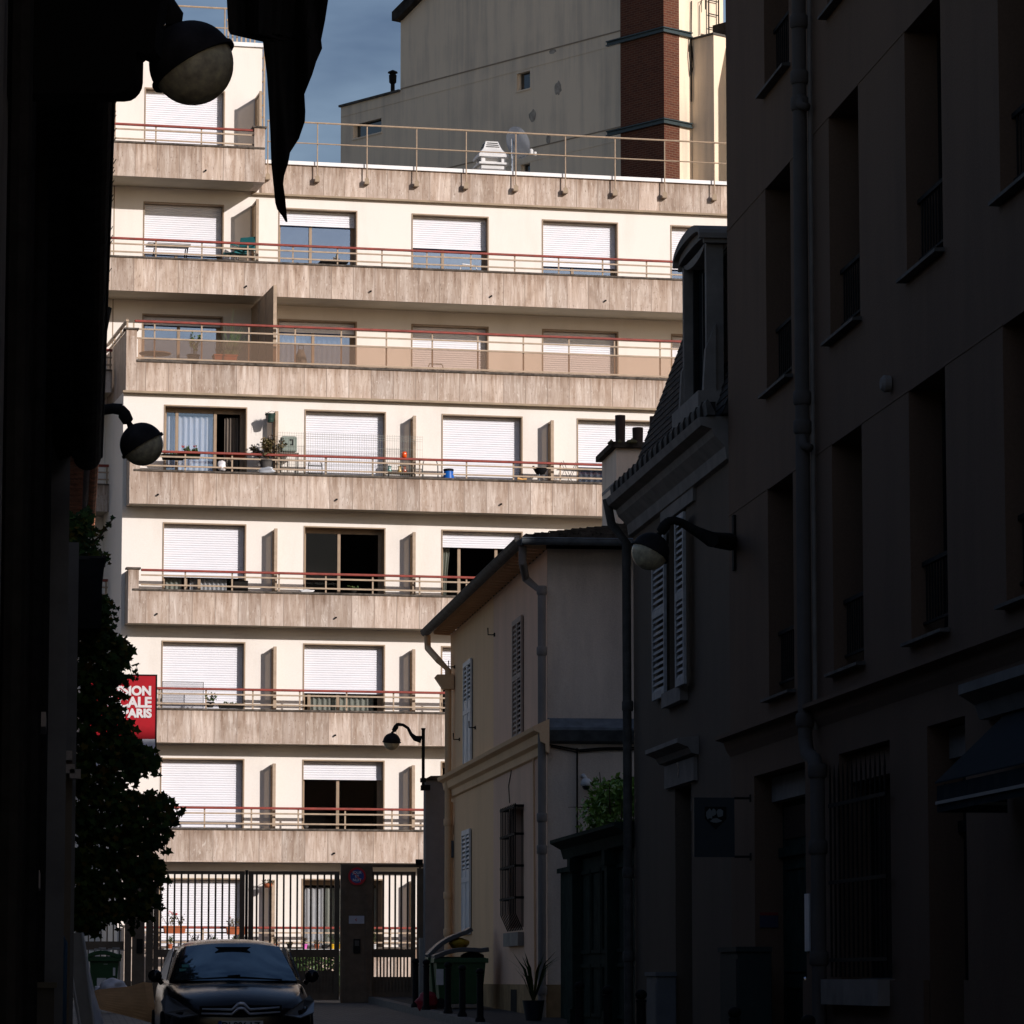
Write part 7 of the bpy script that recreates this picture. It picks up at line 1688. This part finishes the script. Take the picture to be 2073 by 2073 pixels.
# wire mesh screen
u0, u1 = pl(563, 900, 4.08)[0], pl(856, 900, 4.08)[0]; z0_, z1_ = st[4] + .02, pl(700, 877, 4.08)[1]
o = place('mesh_screen', 'tall fine wire mesh screen fixed along the balcony rail', 'screen', (u0 + u1) / 2, 4.02, z0_)
m = MB(); n = int((u1 - u0) / .055)
for i in range(n + 1): x = -(u1 - u0) / 2 + (u1 - u0) * i / n; m.box(x - .0022, x + .0022, -.0022, .0022, 0, z1_ - z0_)
for q in (0, .22, .44, .66, .86, .91, .97): zz_ = (z1_ - z0_) * q; m.box(-(u1 - u0) / 2, (u1 - u0) / 2, -.005, -.001, zz_ - .0025, zz_ + .0025)
m.build('wire_mesh', solid('mesh_wire', (.28, .29, .25)), o)
u, z = pl(818, 924, 4.0)
o = place('lantern', 'orange glass lantern standing on the red rail', 'lantern', u, 4.02, sr[4] + .001)
m = MB(); m.lathe([(.001, 0), (.05, 0), (.06, .03), (.062, .1), (.05, .14), (.045, .14), (.05, .1)], None, 14); m.build('glass', solid('orange_glass', (.75, .08, .005), .2, .6), o, smooth=True)
m = MB(); m.lathe([(.001, .001), (.03, .001), (.03, .08), (.001, .085)], None, 10); m.build('candle', M['white'], o)
u, z = pl(824, 952, 3.95)
o = place('side_table', 'small dark table with jars behind the mesh screen', 'table', u - .15, 3.9, fl[4]); hh_ = st[4] + .12 - fl[4]
MB().box(-.32, .32, -.14, .14, hh_ - .02, hh_).build('tabletop', M['iron'], o)
for s in (-.28, .28): MB().tube([(s, 0, 0), (s, 0, hh_ - .02)], .014, 6).build('leg', M['iron'], o)
for dx, col, lb_ in ((-.02, (.45, .27, .04), 'amber glass jar on the small dark balcony table'), (.10, (.3, .05, .015), 'dark red vase on the small balcony table'), (-.26, (.1, .26, .25), 'teal glass bottle on the small balcony table')):
    m = MB(); m.lathe([(.001, 0), (.045, 0), (.055, .06), (.03, .11), (.05, .16), (.04, .16), (.001, .1)], None, 12); v_ = m.build('vase', solid('vase_%d' % int(1000 * col[0]), col, .2, .6), None, smooth=True); v_.location = fw(u - .15 + dx, 3.9, st[4] + .121); tag(v_, lb_, 'vase', 'jars on the small balcony table')
tubechair('grey tube frame chair right of the mesh screen', 871, 931, 975, 3.9, .38, 'steel', 0, 'steel', 0)
u, z = pl(908, 968, 3.95)
o = place('barrel', 'blue plastic barrel with black lid behind the middle rail', 'barrel', u, 3.95, fl[4]); hh_ = pl(908, 954, 3.95)[1] - fl[4]
m = MB(); m.lathe([(.001, 0), (.13, 0), (.145, hh_ * .3), (.145, hh_ * .7), (.115, hh_ - .02), (.11, hh_), (.001, hh_)], None, 18); m.build('drum', solid('barrel_blue', (.005, .10, .42), .4), o, smooth=True, auto=True)
m = MB(); m.lathe([(.12, -.0), (.125, .04), (.11, .055), (.001, .055)], Matrix.Translation((0, 0, hh_)), 18); m.build('lid', M['black'], o, smooth=True, auto=True)
u, z = pl(1094, 975, 3.92)
o = place('barbecue', 'black kettle barbecue on legs behind the rail near the chimney', 'barbecue', u, 3.92, fl[4]); hh_ = pl(1094, 948, 3.92)[1] - fl[4]
m = MB(); m.lathe([(.001, hh_ - .16), (.1, hh_ - .14), (.17, hh_ - .02), (.175, hh_), (.165, hh_)], None, 18); m.build('bowl', M['black'], o, smooth=True)
for q in (0, 2.09, 4.19): MB().tube([(.08 * math.cos(q), .08 * math.sin(q), hh_ - .13), (.16 * math.cos(q), .12 * math.sin(q), 0)], .01, 6).build('leg', M['chrome'], o)
for s in (-.17, .17): MB().box(s - .02, s + .02, -.03, .03, hh_ - .01, hh_ + .05).build('handle', M['black'], o)
u0, _ = pl(1128, 940, 3.9); u1, _ = pl(1178, 940, 3.9)
o = place('drying_rack', 'thin wire drying rack beside the black barbecue', 'drying rack', (u0 + u1) / 2, 3.9, fl[4]); hh_ = pl(1150, 934, 3.9)[1] - fl[4]; a = (u1 - u0) / 2
m = MB(); 
for s in (-1, 1): m.tube([(s * a, -.15, 0), (-s * a * .6, -.1, hh_)], .007, 5); m.tube([(s * a, .15, 0), (-s * a * .6, .1, hh_)], .007, 5)
m.build('frame', M['zincd'], o)
m = MB()
for i in range(5): yy = -.12 + .06 * i; m.tube([(-a, yy, hh_ * .82), (a, yy, hh_ * .80)], .004, 4)
m.build('line', M['zincd'], o)
u, z = pl(1056, 971, 4.0); m = MB(); m.tube([(-.1, 0, .05), (.02, 0, .03), (.12, .0, .04)], [.035, .02, .03], 8); o = m.build('toy', solid('toy_peach', (.7, .4, .15))); o.location = fw(u, 4.0, st[4] + .015); tag(o, 'small orange and cream toy on the rail coping left of the barbecue', 'toy')
# level 3, 2, 1
u, z = pl(622, 1197, 4.0); o = blob('crumpled_cloth', M['white'], None, fw(u, 4.03, st[3] + .045), (.16, .05, .045), rg, 3, .4); tag(o, 'crumpled white cloth on the coping before the black window', 'cloth')
o = pot_plant('short weedy plant behind the coping before the black window', 715, 1186, 1201, 3.95, 'iron', .16, .06, .14, n=60, lsize=.05)
u, z = pl(486, 1193, 3.75); o = place('storage_chest', 'dark chest with a red base at the balcony window', 'chest', u, 3.75, fl[3]); hh_ = pl(486, 1176, 3.75)[1] - fl[3]
MB().box(-.16, .16, -.12, .12, 0, hh_ * .7).build('base', M['red'], o); MB().box(-.17, .17, -.13, .13, hh_ * .7, hh_).build('lid', M['iron'], o, bevel=.02)
pot_plant('small green plant in a pot with thin sticks on the second balcony', 425, 1401, 1432, 3.95, 'iron', .2, .12, .17, n=110, lsize=.065)
pot_plant('long low planter on the second balcony by the shutter', 468, 1424, 1434, 3.9, 'iron', .2, .10, .08, n=40, long_=3, name='flower_box', group='flower boxes on the rails')
u0, u1 = pl(329, 1400, 3.85)[0], pl(411, 1400, 3.85)[0]; zt__, = [pl(370, 1381, 3.85)[1]]
o = place('clear_screen', 'clear plastic windbreak standing on the second balcony', 'screen', (u0 + u1) / 2, 3.85, fl[2]); a = (u1 - u0) / 2
MB().box(-a, a, -.003, .003, .02, zt__ - fl[2]).build('sheet', glass('clear_plastic', .06, through=.9), o)
m = MB(); m.box(-a - .012, -a, -.01, .01, 0, zt__ - fl[2] + .01); m.box(a, a + .012, -.01, .01, 0, zt__ - fl[2] + .01); m.box(-a, a, -.01, .01, zt__ - fl[2], zt__ - fl[2] + .012); m.build('frame', M['zincd'], o)
u, z = pl(620, 1671, 4.0); m = MB(); m.lathe([(.0001, 0)] + [(.065 * math.sin(math.pi * i / 10), .065 - .065 * math.cos(math.pi * i / 10)) for i in range(1, 10)] + [(.0001, .13)], None, 14); o = m.build('ball', M['zincd'], smooth=True); o.location = fw(u, 3.95, st[1] + .014); tag(o, 'grey ball behind the rail at the black first floor window', 'ball')
# ground floor
def railbox(label, px, pt, pb, v=4.22, w_=.5, fl_=5):
    return pot_plant(label, px, pt, pb, v, 'terra', .2, .17, .2, 'dry', flowers=fl_, n=110, long_=w_ / .2, name='flower_box', group='flower boxes on the rails', lsize=.06)
railbox('terracotta flower box with straggly red geraniums hung on the ground floor rail, left', 353, 1848, 1890); railbox('terracotta flower box of dry flowers on the ground floor rail behind the black gate post', 478, 1856, 1892, 4.22, .45, 3)
u, z = pl(543, 1797, 3.9)
o = place('hanging_pot', 'orange hanging pot of dry flowers beside the ground floor partition', 'plant pot', u, 3.88, z)
m = MB(); m.lathe([(.001, 0), (.07, 0), (.11, .1), (.1, .1), (.06, .03)], None, 14); m.build('pot', M['terra'], o, smooth=True)
leaf_mesh(blob_pts((0, 0, .13), (.17, .12, .07), 90, rg), .05, rg).build('foliage', M['dry'], o, recalc=False)
m = MB(); m.tube([(0, 0, .1), (.05, .1, .2), (.09, .2, .2)], .008, 5); m.build('hook', M['iron'], o)
vt = 4.75
u0, u1 = pl(330, 1921, vt)[0], pl(700, 1921, vt)[0]; ztb = pl(500, 1921, vt)[1]
o = place('plant_bench', 'long low white bench of flower pots behind the gate', 'bench', (u0 + u1) / 2, vt, -.45); a = (u1 - u0) / 2
MB().box(-a, a, -.15, .15, ztb + .41, ztb + .45).build('bench_top', M['white'], o)
for s in (-a + .1, -a / 3, a / 3, a - .1): MB().box(s - .03, s + .03, -.12, .12, 0, ztb + .41).build('leg', M['white'], o)
for px, py, pm, lf, lb_ in ((344, 1895, 'terra', 'plant', 'round leafy plant in a small brown pot on the bench, far left'), (393, 1890, 'terra', 'dry', 'pale flowering plant in a pot on the bench above the car roof'), (433, 1892, 'iron', 'plant', 'small dark plant on the bench above the middle of the car roof'), (476, 1890, 'potg', 'plant', 'low plant on the bench by the black gate post'),
                            (557, 1890, 'terra', 'dry', 'brown dry plant on the bench right of the car roof'), (586, 1907, 'iron', 'dry', 'little grey pot on the bench beside the brown dry plant'), (617, 1897, 'pinkpot', 'dry', 'bright pink pot with a small plant on the bench'), (641, 1903, 'terra', 'dry', 'orange pot between the pink pot and the black teapot'), (674, 1893, 'yellowpot', 'plant', 'yellow pot with bushy green plant on the bench'), (689, 1895, 'yellowpot', 'plant', 'yellow pot half hidden by the wide gate panel')):
    if pm == 'pinkpot' and pm not in M: solid('pinkpot', (.6, .12, .42))
    if pm == 'yellowpot' and pm not in M: solid('yellowpot', (.65, .38, .01))
    pot_plant(lb_, px, py, 1921, vt, pm, .12, .11, .13 if lf == 'plant' else .09, lf, n=70 if lf == 'plant' else 36, lsize=.055)
u, z = pl(657, 1920, vt); o = place('teapot', 'black teapot on the plant bench between the pots', 'teapot', u, vt, ztb + .001)
m = MB(); m.lathe([(.001, 0), (.05, .0), (.075, .04), (.06, .085), (.03, .1), (.012, .12), (.001, .125)], None, 14); m.build('body', M['black'], o, smooth=True)
MB().tube([(.06, 0, .04), (.1, 0, .06), (.115, 0, .1)], [.016, .012, .009], 6).build('spout', M['black'], o); MB().tube([(-.05, 0, .08), (-.07, 0, .15), (0, 0, .175), (.06, 0, .15), (.05, 0, .08)], .006, 5).build('handle', M['black'], o)
pot_plant('white pot with a plant behind the pedestrian gate', 759, 1880, 1921, vt, 'white', .12, .11, .1, n=50, lsize=.05)
# hedge plants low behind the gate
m = MB(); hr = random.Random(31); pts = []
for i in range(60):
    x = hr.uniform(pl(560, 1950, 6)[0], pl(690, 1950, 6)[0]); pts += [fw(x + hr.gauss(0, .12), 6 + hr.gauss(0, .15), -.45 + hr.uniform(.05, 1.0)) for _ in range(14)]
o = empty('shrub', fw((pl(625, 1950, 6)[0]), 6, -.45)); tag(o, 'dark tangled shrub behind the lower half of the right gate leaf', 'shrub')
leaf_mesh(pts, .16, hr).build('foliage', M['plant'], o, recalc=False)
m = MB()
for i in range(26):
    x = hr.uniform(pl(560, 1950, 6)[0], pl(690, 1950, 6)[0]); m.tube([fw(x, 6, -.45), fw(x + hr.gauss(0, .1), 6, 0), fw(x + hr.gauss(0, .3), 6, .55)], [.02, .014, .006], 4)
m.build('stem', M['stem'], o)
